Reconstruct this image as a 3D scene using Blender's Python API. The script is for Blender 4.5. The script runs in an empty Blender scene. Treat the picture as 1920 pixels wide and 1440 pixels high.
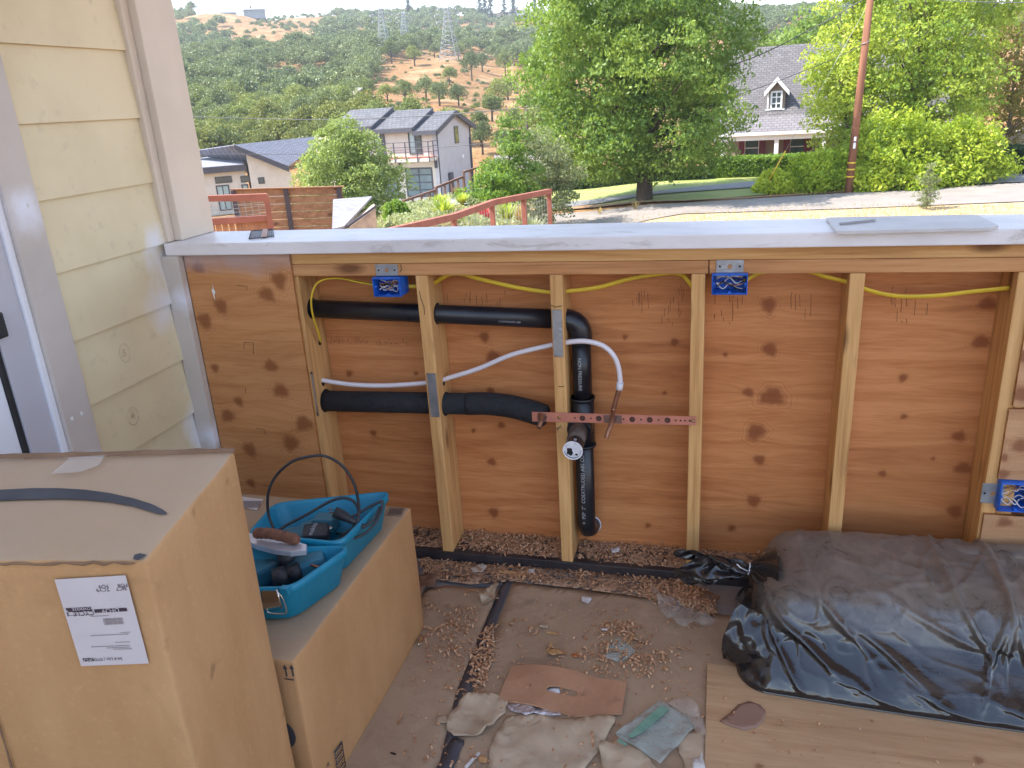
import bpy, bmesh, math, random
import numpy as np
from mathutils import Vector, Matrix, noise as mnoise

random.seed(7); RNG = np.random.default_rng(7)
SC = bpy.context.scene
COL = SC.collection

# ------------------------------------------------------------------ camera
CAM = np.array([0.4704, -2.2126, 1.4765]); YAW, PITCH, ROLL, FPX = 0.2658, 0.3432, -0.0619, 1482.01
_rt = np.array([math.cos(YAW), math.sin(YAW), 0.0])
_fw = np.array([-math.sin(YAW)*math.cos(PITCH), math.cos(YAW)*math.cos(PITCH), -math.sin(PITCH)])
_up = np.cross(_rt, _fw)
CR = _rt*math.cos(ROLL)+_up*math.sin(ROLL); CU = -_rt*math.sin(ROLL)+_up*math.cos(ROLL)
cam = bpy.data.cameras.new("camera"); cam_o = bpy.data.objects.new("camera", cam); COL.objects.link(cam_o)
cam.sensor_fit = 'HORIZONTAL'; cam.sensor_width = 36.0; cam.lens = FPX/1920*36.0
cam.clip_start = 0.05; cam.clip_end = 4000
m = Matrix.Identity(4)
for i in range(3):
    m[i][0] = CR[i]; m[i][1] = CU[i]; m[i][2] = -_fw[i]; m[i][3] = CAM[i]
cam_o.matrix_world = m
SC.camera = cam_o

# ------------------------------------------------------------------ light
SUN_EL = math.radians(50); SUN_AZ = math.radians(200)   # direction towards the sun, measured from +X counter-clockwise
sd = np.array([math.cos(SUN_EL)*math.cos(SUN_AZ), math.cos(SUN_EL)*math.sin(SUN_AZ), math.sin(SUN_EL)])
w = bpy.data.worlds.new("World"); SC.world = w; w.use_nodes = True
nt = w.node_tree; nt.nodes.clear()
sky = nt.nodes.new('ShaderNodeTexSky'); sky.sky_type = 'NISHITA'; sky.sun_disc = False
sky.sun_elevation = SUN_EL; sky.sun_rotation = math.pi/2 - SUN_AZ
sky.air_density = 1.0; sky.altitude = 1500; sky.dust_density = 0.35; sky.ozone_density = 1.0
bgn = nt.nodes.new('ShaderNodeBackground'); bgn.inputs['Strength'].default_value = 0.15
wo = nt.nodes.new('ShaderNodeOutputWorld')
tint = nt.nodes.new('ShaderNodeMix'); tint.data_type = 'RGBA'; tint.blend_type = 'MULTIPLY'; tint.inputs[0].default_value = 1.0; tint.inputs[7].default_value = (1.21, 1.0, .84, 1)
nt.links.new(sky.outputs[0], tint.inputs[6]); nt.links.new(tint.outputs[2], bgn.inputs[0]); nt.links.new(bgn.outputs[0], wo.inputs[0])
sl = bpy.data.lights.new("sun", 'SUN'); sl.energy = 2.5; sl.angle = math.radians(0.5); sl.color = (1.0, 0.94, 0.85)
so = bpy.data.objects.new("sun", sl); COL.objects.link(so)
so.rotation_euler = Vector(sd).to_track_quat('Z', 'Y').to_euler()
so.location = (-20, -10, 30)
SC.view_settings.view_transform = 'Standard'; SC.view_settings.look = 'None'
SC.view_settings.gamma = 1.0; SC.view_settings.exposure = 2.28
SC.cycles.max_bounces = 8; SC.cycles.diffuse_bounces = 4; SC.cycles.transparent_max_bounces = 16
SC.cycles.volume_bounces = 0
HAZE = 0.00038

# ------------------------------------------------------------------ picture-to-place helpers
def ray(px, py):
    return _fw + CR*(px-960)/FPX - CU*(py-720)/FPX
def GZ(px, py, z):
    d = ray(px, py); return CAM + d*(z-CAM[2])/d[2]
def GY(px, py, y):
    d = ray(px, py); return CAM + d*(y-CAM[1])/d[1]
def GX(px, py, x):
    d = ray(px, py); return CAM + d*(x-CAM[0])/d[0]
def BG(px, py, r):
    d = ray(px, py); return CAM + d*r/math.hypot(d[0], d[1])
def PX(P):
    d = np.asarray(P, float)-CAM; z = d@_fw
    return 960+FPX*(d@CR)/z, 720-FPX*(d@CU)/z
def hor(px):
    lo, hi = -200, 600
    for _ in range(40):
        mid = (lo+hi)/2
        if ray(px, mid)[2] > 0: lo = mid
        else: hi = mid
    return lo
def azim(px):
    d = ray(px, hor(px)); return math.atan2(d[0], d[1])      # clockwise from +Y

# ------------------------------------------------------------------ object helpers
def V(*a): return Vector(a)
def thing(name, label, cat, loc=(0, 0, 0), group=None):
    o = bpy.data.objects.new(name, None); o.empty_display_size = 0.1; COL.objects.link(o)
    o.location = Vector([float(c) for c in loc]); o['label'] = label; o['category'] = cat
    if group: o['group'] = group
    return o
def tag(o, label, cat, group=None):
    o['label'] = label; o['category'] = cat
    if group: o['group'] = group
    return o
def link(name, me, mat=None, parent=None):
    o = bpy.data.objects.new(name, me); COL.objects.link(o)
    if mat is not None:
        for mm in (mat if isinstance(mat, (list, tuple)) else [mat]): me.materials.append(mm)
    if parent is not None:
        o.parent = parent
        g = Vector((0, 0, 0)); q = parent
        inv = Matrix.Identity(4)
        if parent.type == 'EMPTY': inv = Matrix.Translation(-parent.location)
        o.matrix_parent_inverse = inv
    return o
def copy_thing(root, loc, rotz=0.0, scale=1.0, label=None, group=None):
    r = root.copy(); COL.objects.link(r); r.location = Vector([float(c) for c in loc]); r.rotation_euler = (0, 0, rotz)
    r.scale = (scale,)*3 if not isinstance(scale, (tuple, list)) else scale
    if label: r['label'] = label
    if group: r['group'] = group
    for ch in list(root.children):
        c = ch.copy(); COL.objects.link(c); c.parent = r
        for g in list(ch.children):
            d = g.copy(); COL.objects.link(d); d.parent = c
    return r
def structure(o): o['kind'] = 'structure'; return o

class MB:
    """collects shapes in one mesh; T maps local to world"""
    def __init__(s, T=None): s.bm = bmesh.new(); s.T = T
    def _x(s, p):
        p = Vector([float(c) for c in p]); return s.T @ p if s.T is not None else p
    def box(s, x0, x1, y0, y1, z0, z1, bev=0.0, R=None):
        t = bmesh.new(); bmesh.ops.create_cube(t, size=1.0)
        for v in t.verts:
            v.co = Vector(((v.co.x+.5)*(x1-x0)+x0, (v.co.y+.5)*(y1-y0)+y0, (v.co.z+.5)*(z1-z0)+z0))
        if bev > 0: bmesh.ops.bevel(t, geom=t.edges[:], offset=bev, segments=2, affect='EDGES', profile=.6)
        return s.merge(t, R)
    def merge(s, t, R=None):
        mp = {}
        for v in t.verts:
            c = v.co.copy()
            if R is not None: c = R @ c
            mp[v] = s.bm.verts.new(s._x(c))
        out = []
        for f in t.faces:
            try: nf = s.bm.faces.new([mp[v] for v in f.verts]); nf.smooth = f.smooth; nf.material_index = f.material_index; out.append(nf)
            except ValueError: pass
        t.free(); return out
    def poly(s, pts, th=0.0, n=(0, 0, 1), mi=0):
        """planar polygon, extruded by -th along n"""
        n = Vector(n); a = [s.bm.verts.new(s._x(p)) for p in pts]
        f = s.bm.faces.new(a); f.material_index = mi
        if th:
            off = n*th
            b = [s.bm.verts.new(s._x(Vector([float(c) for c in p])-off)) for p in pts]
            s.bm.faces.new(b[::-1]).material_index = mi
            k = len(pts)
            for i in range(k): s.bm.faces.new([a[i], b[i], b[(i+1) % k], a[(i+1) % k]]).material_index = mi
        return s
    def hexa(s, p8):
        """8 corners: 4 bottom, 4 top, same winding"""
        v = [s.bm.verts.new(s._x(p)) for p in p8]
        for f in ((3, 2, 1, 0), (4, 5, 6, 7), (0, 1, 5, 4), (1, 2, 6, 5), (2, 3, 7, 6), (3, 0, 4, 7)): s.bm.faces.new([v[i] for i in f])
        return s
    def tube(s, pts, r, n=12, cap=True, flat=None):
        P = [Vector([float(c) for c in p]) for p in pts]; k = len(P)
        rad = r if isinstance(r, (list, tuple, np.ndarray)) else [r]*k
        T0 = (P[1]-P[0]).normalized()
        a = Vector((0, 0, 1)) if abs(T0.z) < .9 else Vector((1, 0, 0))
        N = (a-T0*a.dot(T0)).normalized(); rings = []
        for i in range(k):
            T = (P[min(i+1, k-1)]-P[max(i-1, 0)]).normalized()
            N = (N-T*N.dot(T)).normalized(); B = T.cross(N)
            ring = []
            for j in range(n):
                t = 2*math.pi*j/n; c, d = math.cos(t), math.sin(t)
                if flat: d *= flat
                ring.append(s.bm.verts.new(s._x(P[i]+(N*c+B*d)*rad[i])))
            rings.append(ring)
        for i in range(k-1):
            for j in range(n):
                f = s.bm.faces.new([rings[i][j], rings[i][(j+1) % n], rings[i+1][(j+1) % n], rings[i+1][j]]); f.smooth = True
        if cap:
            s.bm.faces.new(rings[0][::-1]); s.bm.faces.new(rings[-1])
        return s
    def build(s, name, mat, parent=None, smooth=False, origin=True):
        bmesh.ops.recalc_face_normals(s.bm, faces=s.bm.faces[:])
        me = bpy.data.meshes.new(name); 
        if parent is None and origin and len(s.bm.verts):
            c = Vector((sum(v.co.x for v in s.bm.verts)/len(s.bm.verts), sum(v.co.y for v in s.bm.verts)/len(s.bm.verts), min(v.co.z for v in s.bm.verts)))
            for v in s.bm.verts: v.co -= c
        else: c = None
        s.bm.to_mesh(me); s.bm.free()
        if smooth: me.polygons.foreach_set('use_smooth', [True]*len(me.polygons))
        o = link(name, me, mat, parent)
        if c is not None: o.location = c
        return o
def curve_pts(pts, sub=8):
    P = [np.array(p, float) for p in pts]; out = []
    for i in range(len(P)-1):
        p0 = P[max(i-1, 0)]; p1 = P[i]; p2 = P[i+1]; p3 = P[min(i+2, len(P)-1)]
        for j in range(sub):
            t = j/sub
            out.append(.5*((2*p1)+(-p0+p2)*t+(2*p0-5*p1+4*p2-p3)*t*t+(-p0+3*p1-3*p2+p3)*t**3))
    out.append(P[-1]); return out
def np_mesh(name, verts, faces, smooth=False):
    """verts (N,3), faces (M,k) arrays -> mesh"""
    me = bpy.data.meshes.new(name); verts = np.ascontiguousarray(verts, dtype=np.float32); faces = np.ascontiguousarray(faces, dtype=np.int32)
    M, k = faces.shape
    me.vertices.add(len(verts)); me.vertices.foreach_set('co', verts.ravel())
    me.loops.add(M*k); me.loops.foreach_set('vertex_index', faces.ravel())
    me.polygons.add(M); me.polygons.foreach_set('loop_start', np.arange(0, M*k, k, dtype=np.int32))
    try: me.polygons.foreach_set('loop_total', np.full(M, k, dtype=np.int32))
    except Exception: pass
    if smooth: me.polygons.foreach_set('use_smooth', np.ones(M, dtype=bool))
    me.update(calc_edges=True); me.validate(); return me
def grid_mesh(name, nu, nv, fn, smooth=True):
    vs = np.array([fn(i/(nu-1), j/(nv-1)) for j in range(nv) for i in range(nu)])
    i, j = np.meshgrid(np.arange(nu-1), np.arange(nv-1)); a = (j*nu+i).ravel()
    return np_mesh(name, vs, np.stack([a, a+1, a+nu+1, a+nu], 1), smooth)
def text_mesh(body, size, align='CENTER'):
    cu = bpy.data.curves.new("t", 'FONT'); cu.body = body; cu.size = size; cu.align_x = align; cu.align_y = 'CENTER'; cu.resolution_u = 3
    o = bpy.data.objects.new("t", cu); COL.objects.link(o)
    dg = bpy.context.evaluated_depsgraph_get(); me = bpy.data.meshes.new_from_object(o.evaluated_get(dg))
    bpy.data.objects.remove(o); bpy.data.curves.remove(cu); return me
def add_text(mb, body, size, M, align='CENTER'):
    me = text_mesh(body, size, align); t = bmesh.new(); t.from_mesh(me); bpy.data.meshes.remove(me); mb.merge(t, M)
def frame(o, xa, ya):
    xa = Vector([float(c) for c in xa]).normalized(); ya = Vector([float(c) for c in ya]); ya = (ya-xa*ya.dot(xa)).normalized(); za = xa.cross(ya)
    M = Matrix.Identity(4)
    for i in range(3): M[i][0] = xa[i]; M[i][1] = ya[i]; M[i][2] = za[i]; M[i][3] = float(o[i])
    return M

# ------------------------------------------------------------------ materials
class NT:
    def __init__(s, name):
        s.m = bpy.data.materials.new(name); s.m.use_nodes = True; s.t = s.m.node_tree; s.t.nodes.clear()
        s.out = s.t.nodes.new('ShaderNodeOutputMaterial'); s.b = s.t.nodes.new('ShaderNodeBsdfPrincipled')
        s.t.links.new(s.b.outputs[0], s.out.inputs[0])
        s.tc = s.t.nodes.new('ShaderNodeTexCoord'); s.obj = s.tc.outputs['Object']
    def n(s, ty, **k):
        x = s.t.nodes.new(ty)
        for a, b in k.items():
            if a.startswith('i_'): x.inputs[int(a[2:]) if a[2:].isdigit() else a[2:].replace('_', ' ')].default_value = b
            else: setattr(x, a, b)
        return x
    def l(s, a, b): s.t.links.new(a, b)
    def mapping(s, sc=(1, 1, 1), rot=(0, 0, 0), src=None):
        x = s.n('ShaderNodeMapping'); x.inputs['Scale'].default_value = sc; x.inputs['Rotation'].default_value = rot
        s.l(src or s.obj, x.inputs[0]); return x.outputs[0]
    def noise(s, scale=5, detail=5, rough=.55, vec=None, dist=0.0):
        x = s.n('ShaderNodeTexNoise'); x.inputs['Scale'].default_value = scale; x.inputs['Detail'].default_value = detail
        x.inputs['Roughness'].default_value = rough; x.inputs['Distortion'].default_value = dist
        s.l(vec or s.obj, x.inputs['Vector']); return x.outputs['Fac']
    def ramp(s, fac, stops):
        x = s.n('ShaderNodeValToRGB'); e = x.color_ramp.elements
        while len(e) < len(stops): e.new(.5)
        for el, (p, c) in zip(e, stops): el.position = p; el.color = tuple(c)+(1,) if len(c) == 3 else c
        s.l(fac, x.inputs[0]); return x.outputs[0]
    def mr(s, v, a, b, c=0.0, d=1.0):
        x = s.n('ShaderNodeMapRange'); x.inputs[1].default_value = a; x.inputs[2].default_value = b; x.inputs[3].default_value = c; x.inputs[4].default_value = d
        s.l(v, x.inputs[0]); return x.outputs[0]
    def mix(s, f, a, b, mode='MIX'):
        x = s.n('ShaderNodeMix', data_type='RGBA', blend_type=mode)
        for sock, v in ((x.inputs[0], f), (x.inputs[6], a), (x.inputs[7], b)):
            if hasattr(v, 'is_linked') or hasattr(v, 'links'): s.l(v, sock)
            elif isinstance(v, (int, float)): sock.default_value = v
            else: sock.default_value = tuple(v)+(1,) if len(v) == 3 else v
        return x.outputs[2]
    def math(s, op, a, b=0.0, c=None):
        x = s.n('ShaderNodeMath', operation=op)
        for i, v in enumerate((a, b, c)):
            if v is None: continue
            if isinstance(v, (int, float)): x.inputs[i].default_value = v
            else: s.l(v, x.inputs[i])
        return x.outputs[0]
    def bump(s, h, st=.3, d=.01):
        x = s.n('ShaderNodeBump'); x.inputs['Strength'].default_value = st; x.inputs['Distance'].default_value = d
        s.l(h, x.inputs['Height']); s.l(x.outputs[0], s.b.inputs['Normal'])
    def attr(s, name):
        x = s.n('ShaderNodeAttribute', attribute_name=name); return x.outputs['Fac']
    def spots(s, col, lst, c2):
        """smudges with a place of their own: (centre, radius)"""
        for (c, r) in lst:
            x = s.n('ShaderNodeVectorMath', operation='DISTANCE'); s.l(s.obj, x.inputs[0]); x.inputs[1].default_value = tuple(float(q) for q in c)
            nz = s.noise(14, 3); f = s.math('ADD', x.outputs['Value'], s.math('MULTIPLY', s.math('SUBTRACT', nz, .5), r*1.2))
            col = s.mix(s.mr(f, r*1.0, r*.15, 0, .85), col, c2)
        return col
    def done(s, col=None, rough=.6, metal=0.0, spec=.5):
        if col is not None:
            if isinstance(col, (tuple, list)): s.b.inputs['Base Color'].default_value = tuple(col)+(1,)
            else: s.l(col, s.b.inputs['Base Color'])
        if isinstance(rough, (int, float)): s.b.inputs['Roughness'].default_value = rough
        else: s.l(rough, s.b.inputs['Roughness'])
        s.b.inputs['Metallic'].default_value = metal; s.b.inputs['Specular IOR Level'].default_value = spec
        return s.m
def pm(name, c1, c2=None, scale=6, stretch=(1, 1, 1), rough=.6, bump=0.0, bsc=None, metal=0.0, spec=.5, lo=.35, hi=.65, detail=5, bd=.01):
    k = NT(name); v = k.mapping(stretch); f = k.noise(scale, detail, vec=v)
    if c2 is None: c2 = tuple(c*.82 for c in c1)
    col = k.mix(k.mr(f, lo, hi), c1, c2)
    if bump: k.bump(k.noise(bsc or scale*4, 4, vec=v), bump, bd)
    return k.done(col, rough, metal, spec)
def wood(name, ca, cb, cc, axis=2, knots=0.0, rough=.65, seed=0.0, gs=1.0):
    """sawn softwood: long streaks along the axis, some knots, and stained patches"""
    k = NT(name); oi = k.n('ShaderNodeObjectInfo')
    cv = k.n('ShaderNodeVectorMath', operation='ADD'); k.l(k.obj, cv.inputs[0])
    mm = k.math('MULTIPLY', oi.outputs['Random'], 7.0); cb_ = k.n('ShaderNodeCombineXYZ'); k.l(mm, cb_.inputs[0]); k.l(mm, cb_.inputs[1]); k.l(mm, cb_.inputs[2]); k.l(cb_.outputs[0], cv.inputs[1])
    st = [38*gs]*3; st[axis] = 1.6*gs
    v = k.mapping(tuple(st), src=cv.outputs[0]); g = k.noise(1.0, 6, .6, vec=v, dist=.6)
    st2 = [140*gs]*3; st2[axis] = 5*gs; g2 = k.noise(1.0, 3, .6, vec=k.mapping(tuple(st2), src=cv.outputs[0]))
    col = k.ramp(k.math('ADD', k.math('MULTIPLY', g, .75), k.math('MULTIPLY', g2, .25)), [(.32, cc), (.47, cb), (.62, ca), (.8, tuple(min(1, c*1.12) for c in ca))])
    big = k.noise(2.6, 3, vec=cv.outputs[0]); col = k.mix(k.mr(big, .55, .78, 0, .55), col, tuple(c*.62 for c in cb))
    sk = [9*gs]*3; sk[axis] = 3.2*gs
    vo = k.n('ShaderNodeTexVoronoi'); vo.inputs['Scale'].default_value = 1.0; k.l(k.mapping(tuple(sk), src=cv.outputs[0]), vo.inputs['Vector'])
    col = k.mix(k.mr(vo.outputs['Distance'], .05+.05*knots, .14+.1*knots, .8 if knots else 0, 0), col, (cc[0]*.35, cc[1]*.28, cc[2]*.25))
    k.bump(g2, .25, .002)
    return k.done(col, rough, 0, .3)
def plymat(name, ca, cb, cc, horiz=True, white_top=False):
    k = NT(name); kn = k.attr('knot'); wp = k.attr('warp')
    xyz = k.n('ShaderNodeSeparateXYZ'); k.l(k.obj, xyz.inputs[0])
    a, b = (xyz.outputs[0], xyz.outputs[2]) if horiz == True else ((xyz.outputs[0], xyz.outputs[1]) if horiz == 'floor' else (xyz.outputs[1], xyz.outputs[2]))
    zz = k.math('ADD', b, wp); c = k.n('ShaderNodeCombineXYZ')
    k.l(k.math('MULTIPLY', a, 1.6), c.inputs[0]); k.l(k.math('MULTIPLY', zz, 22), c.inputs[2])
    g = k.noise(1.0, 6, .62, vec=c.outputs[0], dist=.9)
    c2 = k.n('ShaderNodeCombineXYZ'); k.l(k.math('MULTIPLY', a, 12), c2.inputs[0]); k.l(k.math('MULTIPLY', zz, 170), c2.inputs[2])
    g2 = k.noise(1.0, 3, .6, vec=c2.outputs[0])
    col = k.ramp(k.math('ADD', k.math('MULTIPLY', g, .7), k.math('MULTIPLY', g2, .3)), [(.3, cc), (.45, cb), (.6, ca), (.82, tuple(min(1, q*1.15) for q in ca))])
    big = k.noise(1.7, 3); col = k.mix(k.mr(big, .45, .75, 0, .45), col, tuple(q*.7 for q in cb))
    col = k.mix(k.mr(k.math('ADD', kn, k.math('MULTIPLY', k.math('SUBTRACT', k.noise(45, 3), .5), .35)), .30, .75, 0, .8), col, (cc[0]*.62, cc[1]*.48, cc[2]*.45))
    rg = k.math('SINE', k.math('MULTIPLY', k.math('POWER', kn, .5), 34.0)); col = k.mix(k.mr(k.math('MULTIPLY', rg, k.mr(kn, .01, .12)), .2, 1, 0, .22), col, (cc[0]*.6, cc[1]*.5, cc[2]*.45))
    if white_top:
        f = k.math('ADD', b, k.math('MULTIPLY', k.math('SUBTRACT', k.noise(9, 4), .5), .10))
        col = k.mix(k.mr(f, 1.0, 1.09, 0, .75), col, (.42, .40, .44))
    k.bump(g2, .2, .002)
    return k.done(col, .6, 0, .3)
def leafmat(name, ca, cb, cc, scale=.6, trans=.35):
    """foliage: hue drifts from clump to clump; leaves let some light through"""
    k = NT(name); f = k.noise(scale, 4, .6); g = k.noise(scale*9, 2)
    oi = k.n('ShaderNodeObjectInfo')
    col = k.ramp(k.math('ADD', k.math('ADD', k.math('MULTIPLY', f, .58), k.math('MULTIPLY', g, .42)), k.mr(oi.outputs['Random'], 0, 1, -.09, .09)), [(.36, cc), (.5, cb), (.64, ca)])
    k.l(col, k.b.inputs['Base Color']); k.b.inputs['Roughness'].default_value = .5; k.b.inputs['Specular IOR Level'].default_value = .35
    tr = k.n('ShaderNodeBsdfTranslucent'); k.l(k.mix(.5, col, (ca[0]*1.5, ca[1]*1.5, ca[2]*.7)), tr.inputs[0])
    mx = k.n('ShaderNodeMixShader'); mx.inputs[0].default_value = trans
    k.l(k.b.outputs[0], mx.inputs[1]); k.l(tr.outputs[0], mx.inputs[2]); k.l(mx.outputs[0], k.out.inputs[0])
    return k.m

# ================================================================== THE PORCH
cream = NT('siding_paint'); c_ = cream.mix(cream.mr(cream.noise(3.5, 4), .4, .68), (.73, .63, .42), (.65, .55, .35))
c_ = cream.mix(cream.mr(cream.noise(22, 5), .6, .75, 0, .35), c_, (.44, .38, .27))
c_ = cream.spots(c_, [((-1.25, -.03, 1.06), .10), ((-1.25, -.075, .93), .10), ((-1.25, -.05, 1.13), .06), ((-1.25, -.035, .50), .09), ((-1.25, -.03, .42), .08)], (.74, .74, .78))
cream.bump(cream.noise(60, 4, vec=cream.mapping((1, .25, 1))), .12, .003); MAT_SIDING = cream.done(c_, .55, 0, .35)
trimk = NT('trim_paint'); c_ = trimk.mix(trimk.mr(trimk.noise(4, 4), .4, .7), (.55, .49, .44), (.47, .42, .38))
c_ = trimk.spots(c_, [((-1.24, -.53, 1.28), .075), ((-1.24, -.53, .56), .075), ((-1.24, -.53, 1.30), .04), ((-1.2, -.03, .93), .06), ((-1.2, -.03, .45), .06)], (.75, .76, .84))
MAT_TRIM = trimk.done(c_, .45, 0, .45)
MAT_POST = pm('post_paint', (.66, .57, .47), (.60, .52, .43), 5, rough=.5, bump=.08)
MAT_CAP = NT('primed_board'); k = MAT_CAP
c_ = k.mix(k.mr(k.noise(3, 5, vec=k.mapping((1, 2.5, 1))), .42, .66), (.80, .77, .78), (.66, .63, .64))
c_ = k.mix(k.mr(k.noise(7, 6, .7, vec=k.mapping((.6, 3, 2)), dist=1.2), .58, .7, 0, .75), c_, (.40, .36, .33))
k.bump(k.noise(50, 3), .08, .002); MAT_CAP = k.done(c_, .42, 0, .5)
MAT_GREYDOOR = pm('door_frame_paint', (.50, .49, .53), (.43, .42, .46), 4, rough=.4, stretch=(1, 1, .2))
MAT_WHITE = pm('white_paint', (.78, .79, .84), (.74, .75, .80), 4, rough=.35)
MAT_GASKET = pm('black_rubber', (.012, .012, .014), (.02, .02, .022), 20, rough=.6)
MAT_STUD = wood('stud_wood', (.71, .42, .18), (.60, .33, .125), (.38, .18, .065), 2, .4)
MAT_PLATE = wood('plate_wood', (.60, .32, .14), (.51, .24, .095), (.32, .13, .05), 0, .7)
MAT_SHEATH = plymat('sheathing_ply', (.61, .26, .098), (.50, .19, .064), (.34, .115, .037))
MAT_PLYL = plymat('panel_ply', (.58, .28, .115), (.49, .215, .078), (.36, .145, .05), white_top=True)
MAT_PLYR = plymat('pale_ply', (.56, .32, .17), (.48, .26, .13), (.36, .17, .08))
MAT_PLYF = plymat('floor_ply', (.56, .37, .215), (.48, .30, .165), (.36, .21, .11), 'floor')
MAT_BLACKPLATE = pm('membrane', (.022, .018, .022), (.045, .036, .036), 12, rough=.5, bump=.3, bsc=40)
MAT_STEEL = pm('galvanised', (.42, .44, .47), (.30, .32, .35), 18, rough=.42, metal=.75, bump=.15)
MAT_PENCIL = pm('pencil_line', (.06, .035, .03), rough=.8)
MAT_GREEN_WHITE = pm('raw_white', (.8, .8, .78), (.6, .6, .6), 30)

XS = -1.262   # siding face
house = thing('house_wall', 'cream lap siding wall on the left with grey door trim and square corner post', 'wall', (-1.5, -.5, 0))
mb = MB()
zs = 1.11+.192*np.arange(-6, 26)
for z in zs:                     # each lap: thin at its top, thick at its foot
    y0, y1 = -.482, .21
    mb.hexa([(-1.29, y0, z), (-1.256, y0, z), (-1.256, y1, z), (-1.29, y1, z), (-1.29, y0, z+.192), (-1.2665, y0, z+.192), (-1.2665, y1, z+.192), (-1.29, y1, z+.192)])
mb.build('siding', MAT_SIDING, house)
mb = MB(); mb.box(-1.3, -1.219, .025, .205, 1.1125, 5.5, .004); mb.box(-1.27, -1.245, -.008, .0245, 1.1125, 5.5, .003)
mb.build('corner_post', MAT_POST, house)
mb = MB(); mb.box(-1.262, -1.2, -.042, -.013, .0, 1.0725, .003)
mb.build('corner_trim', MAT_TRIM, house)
mb = MB(); mb.box(-1.29, -1.243, -.583, -.4825, .0, 3.2, .003)
mb.build('door_trim', MAT_TRIM, house)
dr = MB(); ys = GX(60, 855, -1.264)[1]; dr.box(-1.31, -1.262, ys, -.604, .0, 3.2, .002); door = dr.build('door_frame', MAT_GREYDOOR, house)
mb = MB(); mb.box(-1.30, -1.2535, -.6035, -.5835, 0, 3.2, .003); mb.build('stop_strip', MAT_WHITE, door)
mb = MB(); mb.box(-1.31, -1.266, ys-.016, ys-.0005, 0, 3.2, .004); mb.build('door_seal', MAT_GASKET, door)
mb = MB(); mb.box(-1.32, -1.272, -1.7, ys-.0165, 0, 3.2, .004); mb.build('door_panel', MAT_WHITE, house)
a = GX(-3, 608, -1.258); mb = MB(); mb.box(-1.262, -1.246, a[1]-.05, a[1]+.012, a[2]-.035, a[2]+.03, .006); mb.build('latch', MAT_GASKET, door)
mb = MB()
for (px, py) in ((28, 387), (53, 385), (135, 785), (153, 775)):
    a = GX(px, py, -1.2425); mb.box(-1.2432, -1.2418, a[1]-.004, a[1]+.004, a[2]-.005, a[2]+.005)
mb.build('filled_nail', MAT_GREEN_WHITE, house)
mb = MB(); mb.box(-3.0, -1.32, -6, .2, -4.2, 5.5); mb.build('unseen_house_body', MAT_SIDING, house)  # unseen body of the house, tall enough to keep sun off the porch
# circled pencil figures on two boards
def ring_text(px, py, s, rr):
    a = GX(px, py, -1.2555); M = frame(a, (0, 1, 0), (0, 0, 1)); b = MB(); add_text(b, s, .03, M)
    pts = [a+np.array([0, math.cos(t)*rr, math.sin(t)*rr*1.3]) for t in np.linspace(0, 6.0, 20)]
    b.tube(pts, .0006, 4); b.build('pencil_mark', MAT_PENM, house)
MAT_PENM = pm('faint_pencil', (.52, .44, .32), rough=.8)
ring_text(234, 662, '5', .022); ring_text(250, 780, '4', .022)

# unseen roof over the porch, cut short so skylight reaches the floor
rf = thing('porch_roof', 'flat boarded roof over the porch, out of view above', 'roof', (1.8, -1.2, 2.6))
mb = MB(); mb.box(-1.25, 5.2, -1.1, .62, 2.62, 2.75); mb.build('roof_deck', MAT_POST, rf)

# floor: membrane-grey deck under building paper
MAT_DECK = pm('deck_membrane', (.19, .165, .16), (.26, .22, .20), 9, rough=.7, bump=.2, bsc=60)
mb = MB(); mb.box(-3, 5.4, -6, .14, -.3, 0); fl = structure(mb.build('floor', MAT_DECK))

# the half wall
HW = thing('half_wall', 'unfinished stud half wall of bare lumber and plywood under a white cap', 'wall', (0, .065, 0))
XR = 2.9; S1, S2, S3, S4, S5, S6 = -.846, -.4142, 0.0, .4015, .8107, 1.2059
for sx in (S1, S2, S3, S4, S5, S6, S6+.0385, 1.62, 2.03):
    mb = MB(); mb.box(sx, sx+.038, 0, .127, .038, .997, .003); mb.build('stud', MAT_STUD, HW)
xb = GY(1329, 500, 0)[0]
mb = MB(); mb.box(-.858, xb-.001, -.001, .127, .9975, 1.0345, .003); mb.build('lower_top_plate', MAT_PLATE, HW)
mb = MB(); mb.box(xb+.001, XR, -.001, .127, .9975, 1.0345, .003); mb.build('lower_top_plate', MAT_PLATE, HW)
mb = MB(); mb.box(-.858, XR, .002, .127, 1.035, 1.0727, .003); mb.build('upper_top_plate', MAT_STUD2 if 'MAT_STUD2' in globals() else wood('rail_wood', (.69, .41, .17), (.57, .30, .11), (.38, .18, .065), 0, .4), HW)
mb = MB(); mb.box(-1.2, XR, -.002, .127, 0.001, .0375, .003); mb.build('sole_plate', MAT_BLACKPLATE, HW)

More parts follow.
